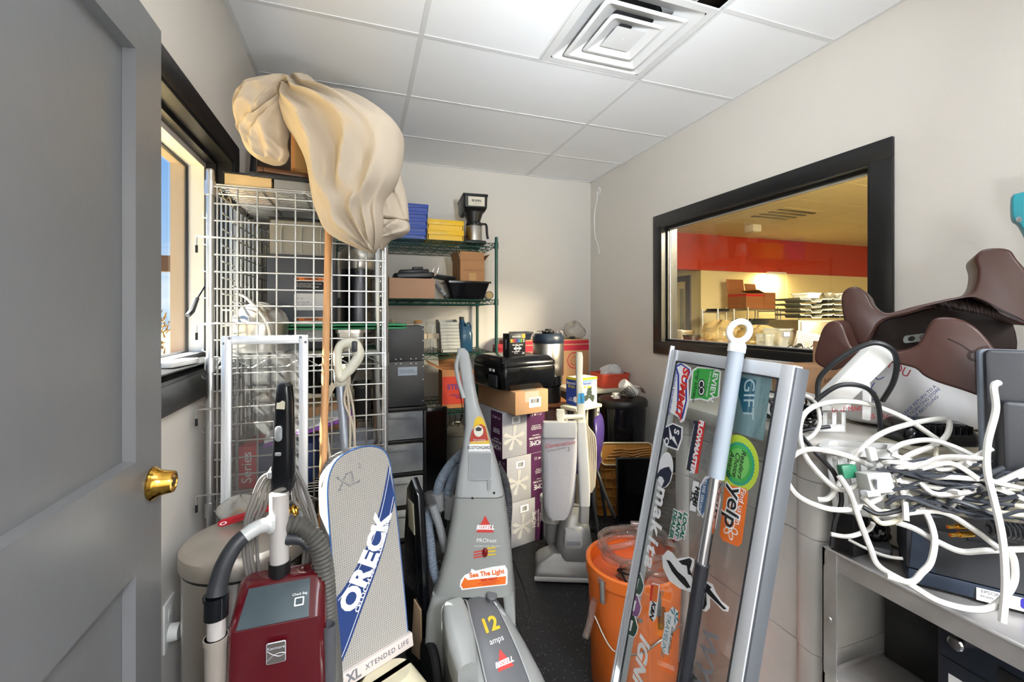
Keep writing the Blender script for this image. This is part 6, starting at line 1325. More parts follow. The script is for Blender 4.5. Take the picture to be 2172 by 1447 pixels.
MB(Fm).b2((0, .0, -.02), (.50, .44, 0), .004).build('bezel', m_pl_black, o, W=True); MB(Fm).b2((.008, .03, 0), (.492, .432, .001)).build('screen', mat('screen_black', '08090b', .08), o, W=True)
MB(Fm).b2((0, .0, -.0), (.50, .014, .003), .001).build('lower_edge', m_alud, o, W=True)
o = thing('keyboard', 'black keyboard on the floor in front of the flat monitor', 'keyboard', M.Translation(PZ(1312, 1128, 0)) @ RZ(-40))
MB().box((0, 0, .010), (.38, .13, .016), .004).build('case', m_pl_black, o); b = MB()
for r in range(5):
    for k in range(16): b.box((-.172 + .0228 * k, -.048 + .023 * r, .0205), (.018, .018, .005), .0015)
b.build('keys', m_pl_char, o)
tag(MB().tube(catmull([P(1262, 992, 2.62), P(1270, 1010, 2.58), P(1282, 1045, 2.55), P(1299, 1086, 2.52), P(1303, 1098, 2.52)], 6), .011, 10).build('black_tube', m_cordb), 'bent black tube in front of the purple chair', 'tube')

# ---- orange bucket with a coil of clear hose
bx, by, br, bh = .985, 1.43, .172, .472
o = thing('bucket', 'tall orange plastic bucket with wire bail behind the stickered glass frame', 'bucket', (bx, by, 0))
MB().lathe([(.155, .002), (.158, .008), (br, bh - .06), (br, bh - .05), (br + .008, bh - .045), (br + .008, bh - .005), (br, bh), (br - .008, bh - .004), (br - .012, bh - .03), (br - .02, .02), (.0001, .012)], seg=56, caps=(1, 0)).build('bucket_body', m_orange, o)
MB().lathe([(br - .014, bh - .05), (.10, bh - .056), (.0001, bh - .056)], seg=40, caps=(0, 1)).build('inner_lid', mat('orange_lid', 'd9683a', .4), o)
MB().tube(catmull([(-br - .008, -.02, bh - .17), (-br + .012, -.11, bh - .235), (-br + .08, -.165, bh - .225), (-.02, -br - .008, bh - .19), (.09, -.16, bh - .17)], 6), .003, 6).build('wire_bail', m_zinc, o)
for a in (200, 262): 
    X_ = RZ(a) @ T(br + .010, 0, bh - .06); MB(X_).box((0, 0, 0), (.012, .02, .08), .003).tube(catmull([(.006, -.012, .03), (.012, -.012, .05), (.012, .012, .05), (.006, .012, .03)], 3), .002, 5).build('toggle_latch', m_galv, o)
for a in (243,): MB(RZ(a) @ T(br + .004, 0, bh - .12) @ RY(90)).lathe([(.008, 0), (.006, .004), (.0001, .005)], seg=12).build('rivet', m_galv, o)
MB(RZ(268) @ T(br + .005, 0, bh - .115)).box((0, 0, 0), (.012, .022, .075), .005).build('clip', mat('amber_clip', '7a4a22', .4), o)
o = thing('clear_hose', 'coil of clear vinyl hose lying on top of the orange bucket', 'hose', (bx + .02, by, bh))
pts = []
for k in range(52):
    a = 2 * PI * k / 16; r_ = .135 + .012 * math.sin(k * 1.7); pts.append((r_ * math.cos(a), r_ * math.sin(a), .010 + .0010 * k + .008 * math.sin(k * .9)))
MB().tube(catmull(pts, 3), .011, 10).build('hose_coil', m_hose, o)
MB().tube(catmull([(-.13, .04, .03), (-.135, -.01, .06), (-.09, -.05, .085), (-.02, -.05, .09), (.04, -.01, .07), (.07, .06, .04)], 6), .011, 10).build('hose_loop', m_hose, o)
MB().tube(catmull([P(1261, 1272, 1.59), P(1256, 1292, 1.59), P(1250, 1325, 1.58), P(1241, 1352, 1.57)], 6), .0125, 12, caps=(0, 0)).build('hose_end', m_hose, o, W=True)
tag(MB(T(bx - .01, by - .02, bh - .054) @ RZ(25)).box((0, 0, .004), (.12, .09, .006), .001).build('instruction_card', mat('brown_card', '8a6a5a', .7)), 'folded brown instruction card inside the hose coil on the bucket', 'card')
tag(MB(T(bx - .02, by - .02, bh - .048)).tube(catmull([(-.06, -.05, .01), (-.03, .03, .02), (.04, .04, .02), (.05, -.03, .015), (-.02, -.04, .02), (-.05, .02, .015), (.06, .0, .012)], 6), .004, 6).build('twisted_wire', m_cordb), 'twisted black wire lying in the hose coil on the bucket', 'wire')
# wicker basket behind the bucket
o = thing('wicker_basket', 'brown wicker basket behind the orange bucket and the grey bin', 'basket', (1.47, 1.78, 0)); b = MB(); m_wick = mat('wicker', '5e4630', .7, var=.3)
for k in range(26):
    z = .02 + .022 * k; r_ = .105 + .02 * (k / 26)
    b.tube([((r_ + .004 * (1 if (j + k) % 2 else -1)) * math.cos(2 * PI * j / 32), (r_ + .004 * (1 if (j + k) % 2 else -1)) * math.sin(2 * PI * j / 32), z) for j in range(32)], .010, 5, closed=True)
b.build('weave', m_wick, o); MB().lathe([(.0001, .01), (.105, .01), (.105, .02), (.0001, .02)], seg=24).build('bottom', m_wick, o)
# ================================================================ right foreground
# ---- framed glass with stickers, leaning on the grey bin
TF, TN = P(1415, 740, 1.4546), P(1663, 772, 1.0); TF.z = TN.z = 1.289
ex = (TN - TF).normalized(); ey = V((.2132, 0, 1.053)).normalized(); GW = (TN - TF).length; GH = 1.289 / ey.z
FG = frame(TF - ey * GH, ex, ey); ey = FG.to_3x3() @ V((0, 1, 0)); ez = FG.to_3x3() @ V((0, 0, 1)); GO = FG.translation.copy(); GI = FG.inverted()
def G(px, py, off=0):
    r = ray(px, py); k = (GO + ez * off - CAM).dot(ez) / r.dot(ez); return CAM + r * k
def GL(px, py): p = GI @ G(px, py); return p.x, p.y
o = thing('stickered_frame', 'aluminium framed glass covered in stickers leaning on the grey bin', 'framed glass', (GO + ex * GW / 2))
fw, th = .034, .026
for (x0, x1, y0, y1) in ((0, fw, 0, GH), (GW - fw, GW, 0, GH), (fw, GW - fw, GH - fw, GH), (fw, GW - fw, 0, fw)):
    b = MB(FG).b2((x0, y0, -th), (x1, y1, 0), .0015); side = x1 - x0 < .05
    for k in (.35, .65, .9):
        if side and x0 == 0: b.b2((x0 + fw * k - .002, y0, 0), (x0 + fw * k + .002, y1, .003))
    b.build('frame_bar', m_alu, o, W=True)
MB(FG).b2((GW - .002, 0, -th - .012), (GW + .006, GH - .004, -.004), .001).build('edge_channel', m_alud, o, W=True); MB(FG).b2((-.006, .0, -.01), (0, GH + .012, .004), .001).build('edge_fin', m_alu, o, W=True)
MB(FG).b2((fw - .003, fw - .003, -.006), (GW - fw + .003, GH - fw + .003, -.003)).build('glass_pane', clearmat('frame_glass', 'e4e6e4', 1.0, .01), o, W=True)
q = .004; MB(FG).b2((fw, fw, -.003), (fw + q, GH - fw, .001)).b2((GW - fw - q, fw, -.003), (GW - fw, GH - fw, .001)).b2((fw, GH - fw - q, -.003), (GW - fw, GH - fw, .001)).build('glazing_bead', m_pl_char, o, W=True)
RS = RZ(-90)
def stick(px, py, off=-.0022, rot=0): x, y = GL(px, py); return FG @ T(x, y, off) @ RS @ RZ(rot)
def gp(pts, c, off=-.0022):
    """polygon traced on the sheet -> local to stick(c)"""
    I = stick(*c, off).inverted(); return [((I @ G(*p)).x, (I @ G(*p)).y) for p in pts]
def sticker(nm, c, pts, m, off=-.0022, par=None): return MB(stick(*c, off)).prism(gp(pts, c, off), -.0002, .0002).build(nm, m, par or o, W=True)
def st_text(s, c, size, m, rot=0, off=-.0014, **k): return text(s, size, stick(*c, off, rot), m, o, **k)
m_sblue, m_sred, m_sgrn, m_snav = mat('sticker_blue', '2b3f9c', .4), mat('sticker_red', 'd2342c', .4), mat('sticker_green', '3fa548', .4), mat('sticker_navy', '22283c', .4)
# racing sticker
oc_ = [(1443, 766), (1453, 772), (1464, 780), (1466, 792), (1459, 806), (1460, 850), (1454, 878), (1450, 893), (1442, 897), (1437, 885), (1417, 872), (1421, 830), (1429, 790), (1427, 778)]
sticker('sticker_white', (1443, 830), oc_, m_white); sticker('sticker_blue', (1443, 830), [(1443, 770), (1462, 783), (1463, 791), (1456, 806), (1456, 850), (1450, 876), (1446, 889), (1440, 886), (1434, 874), (1436, 830), (1436, 795), (1431, 777)], m_sblue, -.0017); sticker('sticker_panel', (1443, 830), [(1444, 774), (1459, 784), (1460, 791), (1452, 806), (1453, 850), (1447, 874), (1441, 882), (1437, 872), (1440, 830), (1440, 795), (1435, 779)], m_white, -.0013)
st_text('SUMMIT', (1446, 832), .042, m_sred, off=-.0008, bold=.0018, shear=.2, sx=1.02); st_text('RACING EQUIPMENT', (1426, 832), .0145, m_sblue, off=-.0010, sx=1.1)
# travel review sticker
sticker('sticker_white', (1498, 815), [(1478, 778), (1520, 781), (1528, 788), (1524, 842), (1512, 845), (1500, 852), (1484, 847), (1461, 850), (1467, 785)], m_white); sticker('sticker_green', (1498, 815), [(1479, 781), (1518, 784), (1525, 790), (1521, 841), (1510, 842), (1498, 848), (1484, 844), (1464, 846), (1470, 787)], m_sgrn, -.0017)
st_text('REVIEW', (1513, 815), .028, m_white, bold=.0006, off=-.001); st_text('trip advisor', (1475, 820), .021, m_ink, off=-.001); st_text('THE WORLDS LARGEST', (1502, 815), .007, m_white, off=-.001)
for py in (815, 829):
    for r_, m_, z_ in ((.0150, m_white, -.0012), (.0150, m_ink, -.0011), (.0080, m_ink, -.0009)):
        b = MB(stick(1487, py, z_)); e = ell(r_, r_, 20); (b.loft([[(x, y, 0) for x, y in e], [(x * .8, y * .8, 0) for x, y in e]], (0, 0)) if m_ is m_ink and r_ > .01 else b.flat(e)); b.build('owl_eye', m_, o, W=True)
# shield, comma disc, makita
sh = [(1426, 897), (1447, 906), (1446, 930), (1437, 956), (1411, 947), (1402, 925), (1409, 905)]
sticker('shield_white', (1426, 927), sh, m_white); sticker('shield_black', (1426, 927), [(1426, 900), (1444, 908), (1443, 930), (1435, 952), (1413, 944), (1405, 925), (1411, 907)], m_snav, -.0017)
st_text('S', (1434, 916), .034, m_white, off=-.001, bold=.001); st_text('O', (1413, 936), .030, m_white, off=-.001, bold=.001); sticker('lightning_bolt', (1426, 927), [(1418, 903), (1425, 927), (1429, 925), (1437, 948), (1424, 931), (1420, 933)], m_white, -.0012)
el = [(1410 + 17 * math.cos(a) * .95 + 3 * math.sin(a) * -1, 997 + 38 * math.sin(a)) for a in [2 * PI * k / 28 for k in range(28)]]
sticker('oval_white', (1410, 997), el, m_white); sticker('comma_navy', (1410, 1005), [(1408, 992), (1418, 990), (1424, 1003), (1419, 1022), (1410, 1033), (1402, 1035), (1408, 1020), (1404, 1012), (1397, 1010), (1394, 1018), (1392, 1008), (1399, 997)], m_snav, -.0016)
textcurve('makita', .074, [(-.105, 0), (.12, .0)], PM[o.name].inverted() @ stick(1391, 1108, -.002), m_white, o, bold=.0022, start=0, sx=1.05)
# flowmaster, script, badges
sticker('sticker_navy', (1475, 948), [(1470, 892), (1495, 896), (1478, 1005), (1455, 996)], m_snav); sticker('sticker_red', (1475, 948), [(1481, 892), (1495, 896), (1478, 1005), (1466, 1001)], m_sred, -.0018)
st_text('FLOWMASTER', (1477, 948), .0255, m_white, off=-.0012, bold=.0012, sx=.92, rot=-1); st_text('THE PERFORMANCE TECHNOLOGY COMPANY', (1463, 945), .0060, m_white, off=-.0012, rot=-1)
st_text('Donut', (1501, 955), .042, m_inkg, shear=.35)
sticker('badge_white', (1471, 1053), [(1469, 1020), (1481, 1023), (1474, 1086), (1461, 1082)], m_white); st_text('HEMI', (1475, 1053), .023, m_ink, off=-.0016, bold=.0012); st_text('5.7L', (1467, 1054), .016, m_ink, off=-.0016, bold=.0008)
sticker('badge_white', (1495, 1055), [(1493, 1012), (1506, 1008), (1521, 1020), (1527, 1060), (1516, 1122), (1508, 1120), (1507, 1080), (1490, 1100), (1477, 1080), (1483, 1030)], m_white); sticker('badge_blue', (1495, 1055), [(1495, 1017), (1505, 1014), (1500, 1070), (1488, 1094), (1481, 1078), (1486, 1032)], mat('sticker_steel', '4a6a8c', .4), -.0017); sticker('badge_red', (1518, 1080), [(1518, 1072), (1523, 1070), (1516, 1112), (1511, 1110)], m_sred, -.0017)
st_text('CRUISE SERVICES', (1489, 1052), .0145, m_white, off=-.0012, rot=-2)
# green seal, yelp, gift poster
cx_, cy_ = GL(1562, 982); MB(FG @ T(cx_, cy_, -.0022)).flat(ell(.068, .068, 36)).build('seal_yellow', mat('sticker_lime', 'b9cf3f', .4), o, W=True)
for r_, m_, z_, nt_ in ((.050, mat('sticker_teal', '2f9a78', .4), -.0018, 1), (.044, m_sgrn, -.0014, 0), (.036, mat('sticker_mint', '6fb85a', .4), -.001, 0)):
    pts = [((r_ * (1 + .05 * (k % 2) * nt_)) * math.cos(2 * PI * k / 72), (r_ * (1 + .05 * (k % 2) * nt_)) * math.sin(2 * PI * k / 72)) for k in range(72)]; MB(FG @ T(cx_ + .004, cy_, z_)).flat(pts).build('seal_ring', m_, o, W=True)
for yy in (.022, -.030): MB(FG @ T(cx_ - .052, cy_ + yy, -.0019)).flat([(-.022, -.012), (.016, -.018), (.016, .016), (-.022, .020)]).build('seal_ribbon', m_white, o, W=True)
for k, s_ in enumerate(('Readers', 'Choice', 'Awards')): st_text(s_, (1573 - 12 * k, 985), .021, m_ink, off=-.0005, shear=.3)
yl = [(1540, 1027), (1582, 1037), (1585, 1048), (1572, 1152), (1564, 1160), (1532, 1147), (1525, 1135), (1535, 1033)]
sticker('sticker_orange', (1555, 1095), yl, m_orange)
for bld, m_, z_ in ((.0045, m_white, -.0016), (.0008, m_ink, -.001)): st_text('yelp', (1553, 1078), .060, m_, off=z_, bold=bld)
for a in range(5):
    MB(stick(1548, 1122, -.0016) @ RZ(72 * a + 20)).flat(ell(.011, .0075, 14, .014, 0)).build('burst_petal', m_white, o, W=True); MB(stick(1548, 1122, -.0012) @ RZ(72 * a + 20)).flat(ell(.008, .005, 12, .014, 0)).build('burst_core', m_orange, o, W=True)
st_text('Find us on', (1570, 1075), .021, m_white, off=-.001)
pst = [(1567, 788), (1632, 797), (1614, 935), (1549, 914)]
sticker('gift_poster', (1590, 860), pst, mat('poster_cyan', 'bfe6f4', .35), -.0068); sticker('poster_card', (1590, 850), [(1568, 800), (1600, 806), (1588, 880), (1572, 876), (1560, 830)], mat('poster_blue', '3c96bf', .35), -.0064)
text('GIFT', .05, FG @ T(*GL(1583, 845), -.0060) @ RZ(-80), mat('poster_pale', 'd9f0f6', .4), o)
for k in range(4): sticker('poster_line', (1600, 860), [(1590 + 10 * k, 800 + 4 * k), (1592 + 10 * k, 800 + 4 * k), (1577 + 10 * k, 918 + 3 * k), (1575 + 10 * k, 918 + 3 * k)], mat('poster_line', 'b9dfe8', .4), -.0063)
# plant, figure, little cars, bars, palm, letters
bl = [(1432 + 0 * a, 0) for a in range(0)]
pk = [(1438 + 17 * math.cos(a) - 3 * math.sin(a), 1115 + 33 * math.sin(a)) for a in [2 * PI * k / 26 for k in range(26)]]
sticker('sticker_pink', (1438, 1115), pk, mat('sticker_pink', 'dcb3c0', .4))
for k, s_ in enumerate(('LOCAL', 'PLANT', 'DEALER')):
    c = (1449 - 11 * k, 1116 - 2 * k)
    for bld, m_, z_ in ((.0034, m_white, -.0016), (.0010, mat('sticker_dkgreen', '1f6a50', .4), -.001)): st_text(s_, c, .023, m_, off=z_, bold=bld)
fig = [(1415, 1167), (1424, 1172), (1434, 1185), (1460, 1181), (1471, 1186), (1470, 1200), (1464, 1222), (1470, 1236), (1482, 1243), (1490, 1227), (1500, 1234), (1510, 1240), (1516, 1256), (1528, 1275), (1545, 1288), (1543, 1298), (1532, 1296), (1515, 1278), (1504, 1268), (1504, 1290), (1496, 1298), (1480, 1292), (1478, 1282), (1484, 1260), (1462, 1256), (1440, 1248), (1418, 1232), (1405, 1205), (1403, 1180)]
sticker('figure_white', (1460, 1225), fig, m_white)
for pts in ([(1412, 1187), (1420, 1190), (1436, 1212), (1452, 1226), (1464, 1246), (1456, 1248), (1440, 1232), (1424, 1212)], [(1438, 1190), (1462, 1184), (1467, 1190), (1462, 1208), (1468, 1222), (1458, 1218), (1456, 1200), (1446, 1198)], [(1484, 1250), (1496, 1254), (1498, 1282), (1492, 1293), (1482, 1288), (1488, 1268)], [(1488, 1232), (1500, 1244), (1514, 1262), (1530, 1282), (1540, 1292), (1534, 1293), (1512, 1272), (1496, 1256)], [(1496, 1236), (1508, 1246), (1504, 1250), (1494, 1242)]):
    sticker('figure_black', (1460, 1225), pts, m_ink, -.0016)
for k, (cx, cy, hue) in enumerate(((1353, 1238, '39574a'), (1347, 1285, '8a5a8a'), (1340, 1327, '2a4a3a'))):
    b_ = [(cx - 6, cy - 24), (cx + 4, cy - 20), (cx + 11, cy + 4), (cx + 8, cy + 16), (cx + 3, cy + 24), (cx - 12, cy + 17), (cx - 13, cy + 2)]
    sticker('badge_white', (cx, cy), [(cx + (x - cx) * 1.15, cy + (y - cy) * 1.1) for x, y in b_], m_white); sticker('badge_dark', (cx, cy), b_, mat('sticker_car%d' % k, hue, .4), -.0017); sticker('badge_stripe', (cx, cy), [(cx - 4, cy - 12), (cx + 2, cy - 10), (cx - 3, cy + 12), (cx - 8, cy + 10)], m_white, -.0013)
sticker('badge_white', (1385, 1277), [(1382, 1236), (1398, 1240), (1390, 1312), (1384, 1319), (1374, 1304)], m_white); sticker('badge_bars', (1385, 1262), [(1384, 1239), (1396, 1242), (1392, 1278), (1380, 1274)], m_orange, -.0017); sticker('badge_bars', (1385, 1262), [(1380, 1240), (1385, 1241), (1381, 1276), (1377, 1274)], m_sred, -.0015); st_text('K&N', (1383, 1296), .024, m_ink, off=-.0014, bold=.001)
sticker('badge_white', (1420, 1345), [(1424, 1287), (1436, 1296), (1436, 1320), (1424, 1345), (1416, 1390), (1406, 1386), (1400, 1370), (1408, 1330), (1408, 1300), (1418, 1297)], m_white); st_text('TRAVELING', (1411, 1348), .022, mat('sticker_sea', '4f8f9c', .4), off=-.0016); st_text('Life of Sun', (1422, 1358), .016, m_ink, off=-.0016, shear=.3)
for a in range(5): MB(stick(1430, 1306, -.0015) @ RZ(60 * a + 15)).flat([(0, 0), (.012, .005), (.024, .002), (.013, -.002)]).build('palm_leaf', mat('sticker_sea', '4f8f9c', .4), o, W=True)
st_text('IGNITE', (1353, 1430), .07, m_white, bold=.003, sx=.95); st_text('DONUT', (1453, 1450), .04, m_white, bold=.002); st_text('WYO', (1492, 1415), .075, m_inkg, bold=.001)

# ---- telescopic mop pole leaning on the frame
o = thing('mop_pole', 'grey telescopic pole with white hanging ring leaning on the stickered frame', 'pole', (.75, .86, 0))
A, B2 = G(1557, 775, .026), G(1450, 1447, .026); d = (A - B2).normalized(); L_ = (A - B2).length
def pa(k): return B2 + d * k
MB().tube([pa(L_ * .635), pa(L_ + .036)], .0195, 20).build('grip_sleeve', mat('pole_grip', '9aa3ad', .4, var=.05), o, W=True)
MB().tube([pa(L_ * .36), pa(L_ * .64)], .0145, 18).build('upper_tube', m_chrome, o, W=True)
MB().tube([pa(L_ * .36), pa(L_ * .365)], .0175, 18).build('clamp_collar', m_pl_char, o, W=True)
e0 = B2 - d * ((B2.z - .004) / d.z); MB().tube([e0, pa(L_ * .36)], .0162, 18).build('lower_tube', mat('dark_tube', '3a3b40', .25, .6), o, W=True)
MB().tube([pa(L_ + .034), pa(L_ + .052), pa(L_ + .062)], [.0215, .0215, .016], 20).build('ring_collar', m_pl_white, o, W=True)
c = pa(L_ + .088); MB().tube([c + (d * math.sin(a) + V((CS, -SN, 0)) * math.cos(a)) * .026 for a in [2 * PI * k / 24 for k in range(24)]], .0082, 10, closed=True).build('hanging_ring', m_pl_white, o, W=True)

# ---- big grey bin / cart behind the frame
m_gb = mat('swirled_grey_panel', 'e2dfda', .42, .1, var=.16, vs=5, bump=.02, bs=60); m_gbr = mat('grey_rim', 'c6c0b6', .5, var=.08, vs=7)
o = thing('storage_cart', 'large grey storage cart with rounded corner posts behind the stickered frame', 'cart', (1.66, 1.16, 0))
cx, cy, cw, cd = 1.605, 1.16, .80, .58
zs = [.02, .20, .452, .773, .934, 1.0]
for a, c_ in zip(zs, zs[1:]): MB().loft([[(cx + x, cy + y, z) for x, y in rrect(cw, cd, .03, 4)] for z in (a + .0015, c_ - .0015)]).build('side_band', m_gb, o, W=True)
MB().loft([[(cx + x, cy + y, z) for x, y in rrect(cw - .01, cd - .01, .03, 4)] for z in (.0, 1.02)]).build('core', m_pl_char, o, W=True)
for sx in (-1, 1):
    for sy in (-1, 1): 
        for a, c_ in zip(zs, zs[1:]): MB().loft([[(cx + sx * (cw / 2 - .03) + x, cy + sy * (cd / 2 - .03) + y, z) for x, y in rrect(.085, .085, .03, 5)] for z in (a + .001, c_ - .001)]).build('corner_post', m_gb, o, W=True)
MB().prism(rrect(cw + .06, cd + .06, .05, 5, cx, cy), .998, 1.052, bev=.01).build('rim', m_gbr, o, W=True)
ZR = 1.053

# ---- metal service cart, nearest right
m_cart = mat('worn_cart_steel', 'bab6b2', .36, .6, var=.25, vs=16, bump=.04, bs=70)
o = thing('service_cart', 'scuffed metal service cart in the right foreground loaded with electronics', 'cart', (1.47, .54, 0))
X0, X1, Y0, Y1, Z1, Z2 = 1.165, 1.80, .22, .833, .78, .447
for x in (X0, X1):
    for y in (Y0, Y1):
        sx = 1 if x == X0 else -1; sy = 1 if y == Y0 else -1
        MB().b2((x, y, .10), (x + sx * .003, y + sy * .036, Z1 + .002)).b2((x, y, .10), (x + sx * .036, y + sy * .003, Z1 + .002)).build('leg', m_cart, o, W=True)
        MB().lathe([(.04, -.01), (.045, -.006), (.045, .006), (.04, .01)], T(x + sx * .02, y + sy * .02, .046) @ RX(90), 20).build('caster', m_rubber, o, W=True)
        MB().lathe([(.007, 0), (.006, .003), (.0001, .004)], T(x + sx * .018, y - sy * .0, .62) @ RX(90 if sy < 0 else -90), 12).lathe([(.007, 0), (.006, .003), (.0001, .004)], T(x, y + sy * .018, .60) @ RY(-90 if sx > 0 else 90), 12).build('bolt', m_galv, o, W=True)
for z in (Z1, Z2, .14):
    b = MB().b2((X0 + .003, Y0 + .003, z - .012), (X1 - .003, Y1 - .003, z - .008))
    for (p, q_) in (((X0 + .002, Y0), (X0 + .006, Y1)), ((X1 - .006, Y0), (X1 - .002, Y1)), ((X0, Y0 + .002), (X1, Y0 + .006)), ((X0, Y1 - .006), (X1, Y1 - .002))): b.b2((p[0], p[1], z - .045), (q_[0], q_[1], z))
    b.tube([(X0 + .004, Y0, z), (X0 + .004, Y1, z)], .004, 8).tube([(X0, Y1 - .004, z), (X1, Y1 - .004, z)], .004, 8)
    b.build('shelf', m_cart, o, W=True)
MB().tube([V((1.55, .52, Z2 - .3)), V((1.30, .60, Z2 - .28))], .01, 8)
# electronics on the cart
def PB(px, py, t): return P(px, py, t)
Fp = frame((1.198, .662, Z1), V((.6, -.8, 0)), V((.8, .6, 0)))          # printer: front face looks at the camera
o = thing('receipt_printer', 'dark grey office printer on the metal service cart under the white cables', 'printer', Fp.translation)
MB(Fp).b2((0, 0, .034), (.36, .13, .135), .006).build('body', m_pl_char, o, W=True); MB(Fp).b2((.004, .002, -.0), (.36, .13, .033), .004).build('base', m_pl_blue, o, W=True)
MB(Fp).prism([(.006, .04), (.05, .04), (.03, .13), (.012, .133)], -.0, .003, RX(90)).build('front_wedge', m_pl_blue, o, W=True)
MB(Fp).b2((.10, -.004, .125), (.18, .02, .138), .002).build('cover_catch', m_pl_char, o, W=True)
f = Fp @ T(.215, -.0006, .016) @ RX(90); MB(f).prism([(-.10, -.015), (.11, -.015), (.11, .015), (-.10, .012)], 0, .0006).build('rating_label', m_paper, o, W=True)
MB(f @ T(.01, .002, .0008)).prism(rrect(.09, .022, .005, 3), 0, .0004).build('violet_field', mat('label_violet', '3a34a0', .4), o, W=True); text('EPSON', .010, f @ T(-.078, .006, .001), m_inkg, o); text('MODEL: M129C', .006, f @ T(-.073, -.004, .001), m_inkg, o); text('POWERED BY\nPOS CENTRAL', .007, f @ T(.014, .002, .0014), m_white, o)
tag(MB(T(1.29, .775, Z1) @ RZ(36)).prism(rrect(.09, .05, .012), 0, .025, bev=.004).build('card_reader', mat('grey_slab', '73777c', .4)), 'flat grey box at the far corner of the metal service cart', 'card reader')
tag(MB(T(1.215, .795, Z1 + .0)).box((0, 0, .055), (.06, .055, .11), .006).build('black_case', m_pl_black), 'small black case holding up the white slotted basket', 'case')
blob_bag('plastic_bag', 'crumpled black bag beside the flat grey box on the metal service cart', (1.295, .778, Z1 + .026), (.035, .022, .028), m_pl_blackg, 61)
# beige tote and black router
o = tub('beige plastic tote at the back of the metal service cart', (1.57, .765, Z1), .44, .125, .268, mat('beige_tote', 'c4bda8', .5), 'storage_tote', 'tote', taper=.97, rim=.006)
MB().prism(rrect(.45, .133, .02), .268, .276, bev=.003).build('lid', mat('beige_tote', 'c4bda8', .5), o)
o = thing('router', 'black network box with ribbed top behind the white cables', 'router', T(1.47, .765, Z1 + .277) @ RZ(-24))
MB().loft([[(x, y, z) for x, y in rrect(w_, d_, .02, 4)] for w_, d_, z in ((.18, .12, 0), (.185, .125, .01), (.18, .12, .030), (.15, .10, .052), (.14, .09, .055))]).build('housing', m_pl_blackg, o)
for k in range(9): MB().box((-.06 + .015 * k, -.052, .043), (.003, .03, .022), .001, X=RX(0)).build('rib', m_pl_char, o)
MB().lathe([(.012, 0), (.012, .002), (.0001, .002)], T(0, -.0635, .02) @ RX(90), 16).build('emblem', m_pl_black, o)
# white slotted basket
def slot_basket(lab, X, w, d, h):
    o = thing('slotted_basket', lab, 'basket', X); b = MB(); n = 5
    for s_ in (-1, 1):
        b.box((0, s_ * (d / 2 - .0015), .012), (w, .003, .024)).box((0, s_ * (d / 2 - .0015), h - .012), (w, .003, .024)).box((s_ * (w / 2 - .0015), 0, .012), (.003, d, .024)).box((s_ * (w / 2 - .0015), 0, h - .012), (.003, d, .024))
        for k in range(n + 1): b.box((-w / 2 + .006 + (w - .012) * k / n, s_ * (d / 2 - .0015), h / 2), (.012, .003, h - .04)).box((s_ * (w / 2 - .0015), -d / 2 + .006 + (d - .012) * k / n, h / 2), (.003, .012, h - .04))
    b.box((0, 0, .002), (w, d, .004)); b.build('basket_body', m_pl_white, o)
    a, c_ = rrect(w + .03, d + .03, .02), rrect(w - .01, d - .01, .015)
    MB().loft([[(x, y, z) for x, y in r_] for r_, z in ((a, h - .016), (a, h), (c_, h + .002), (c_, h - .012))], (0, 0)).build('rim', m_pl_white, o); return o
slot_basket('white slotted basket rim up at the near corner of the grey cart', T(1.235, .77, Z1 + .111) @ RZ(-62) @ RY(-6), .13, .075, .17)
slot_basket('second white basket further back on the grey cart beside the cable tangle', T(1.32, 1.02, ZR) @ RZ(-20), .15, .20, .085)
# white strip device and its prop
Aq, Bq = P(1760, 848, 1.15), P(1868, 742, 1.07); dv = (Bq - Aq).normalized(); Fs = frame((Aq + Bq) / 2, dv, V((-SN, -CS, .35)).cross(dv) * -1)
o = thing('power_strip', 'long white bar shaped device propped up beside the plastic bag', 'device', (Aq + Bq) / 2)
L2 = (Bq - Aq).length
MB(Fs).prism(rrect(L2 + .02, .058, .008, 3), -.02, .012, bev=.004).build('housing', m_pl_white, o, W=True); MB(Fs).prism(rrect(L2 - .02, .03, .004, 3, 0, .008), .012, .016, bev=.002).build('raised_panel', m_pl_white, o, W=True)
MB().tube(catmull([P(1805, 808, 1.155), P(1828, 805, 1.15), P(1838, 825, 1.15), P(1838, 890, 1.15)], 6), .011, 4).build('stand_leg', m_pl_white, o, W=True)
# plastic shopping bag
m_shop = mat('shopping_bag_film', 'cfcdcb', .4, var=.05, vs=4, bump=.35, bs=16)
o = thing('shopping_bag', 'white plastic shopping bag with red and blue print under the brown booster seats', 'bag', P(1930, 870, 1.36))
rr_ = random.Random(77); rings = []
cen = [(1905, 752, 62, .10), (1905, 790, 92, .15), (1930, 830, 122, .18), (1945, 865, 140, .19), (1945, 905, 140, .18), (1940, 935, 125, .16)]
for i, (px, py, hw, dp) in enumerate(cen):
    c = P(px, py, 1.40); ring = []
    for k in range(40):
        a = 2 * PI * k / 40; w_ = hw * 1.40 / FPX * (1 + .06 * math.sin(5 * a + i) + .04 * math.sin(11 * a + 2.3 * i)); ring.append(c + V((CS, -SN, 0)) * (w_ * math.cos(a)) + V((SN, CS, 0)) * (-dp * .8 * math.sin(a) * (1 + .07 * math.sin(7 * a - i))) + V((0, 0, .012 * math.sin(6 * a + 1.7 * i))))
    rings.append([V((p.x, p.y, max(p.z, 1.062 + .0008 * (len(cen) - i)))) for p in ring])
MB().loft(rings[::-1]).build('film', m_shop, o, W=True, ang=60, sub=1)
def bagtext(s, px, py, size, m_, rot, t=1.255, nm='print'): return text(s, size, frame(P(px, py, t), V((CS, -SN, 0)), V((0, 0, 1))) @ RZ(rot), m_, o, name=nm)
mr, mbl = mat('print_red', 'b4303a', .5), mat('print_blue', '33509c', .5)
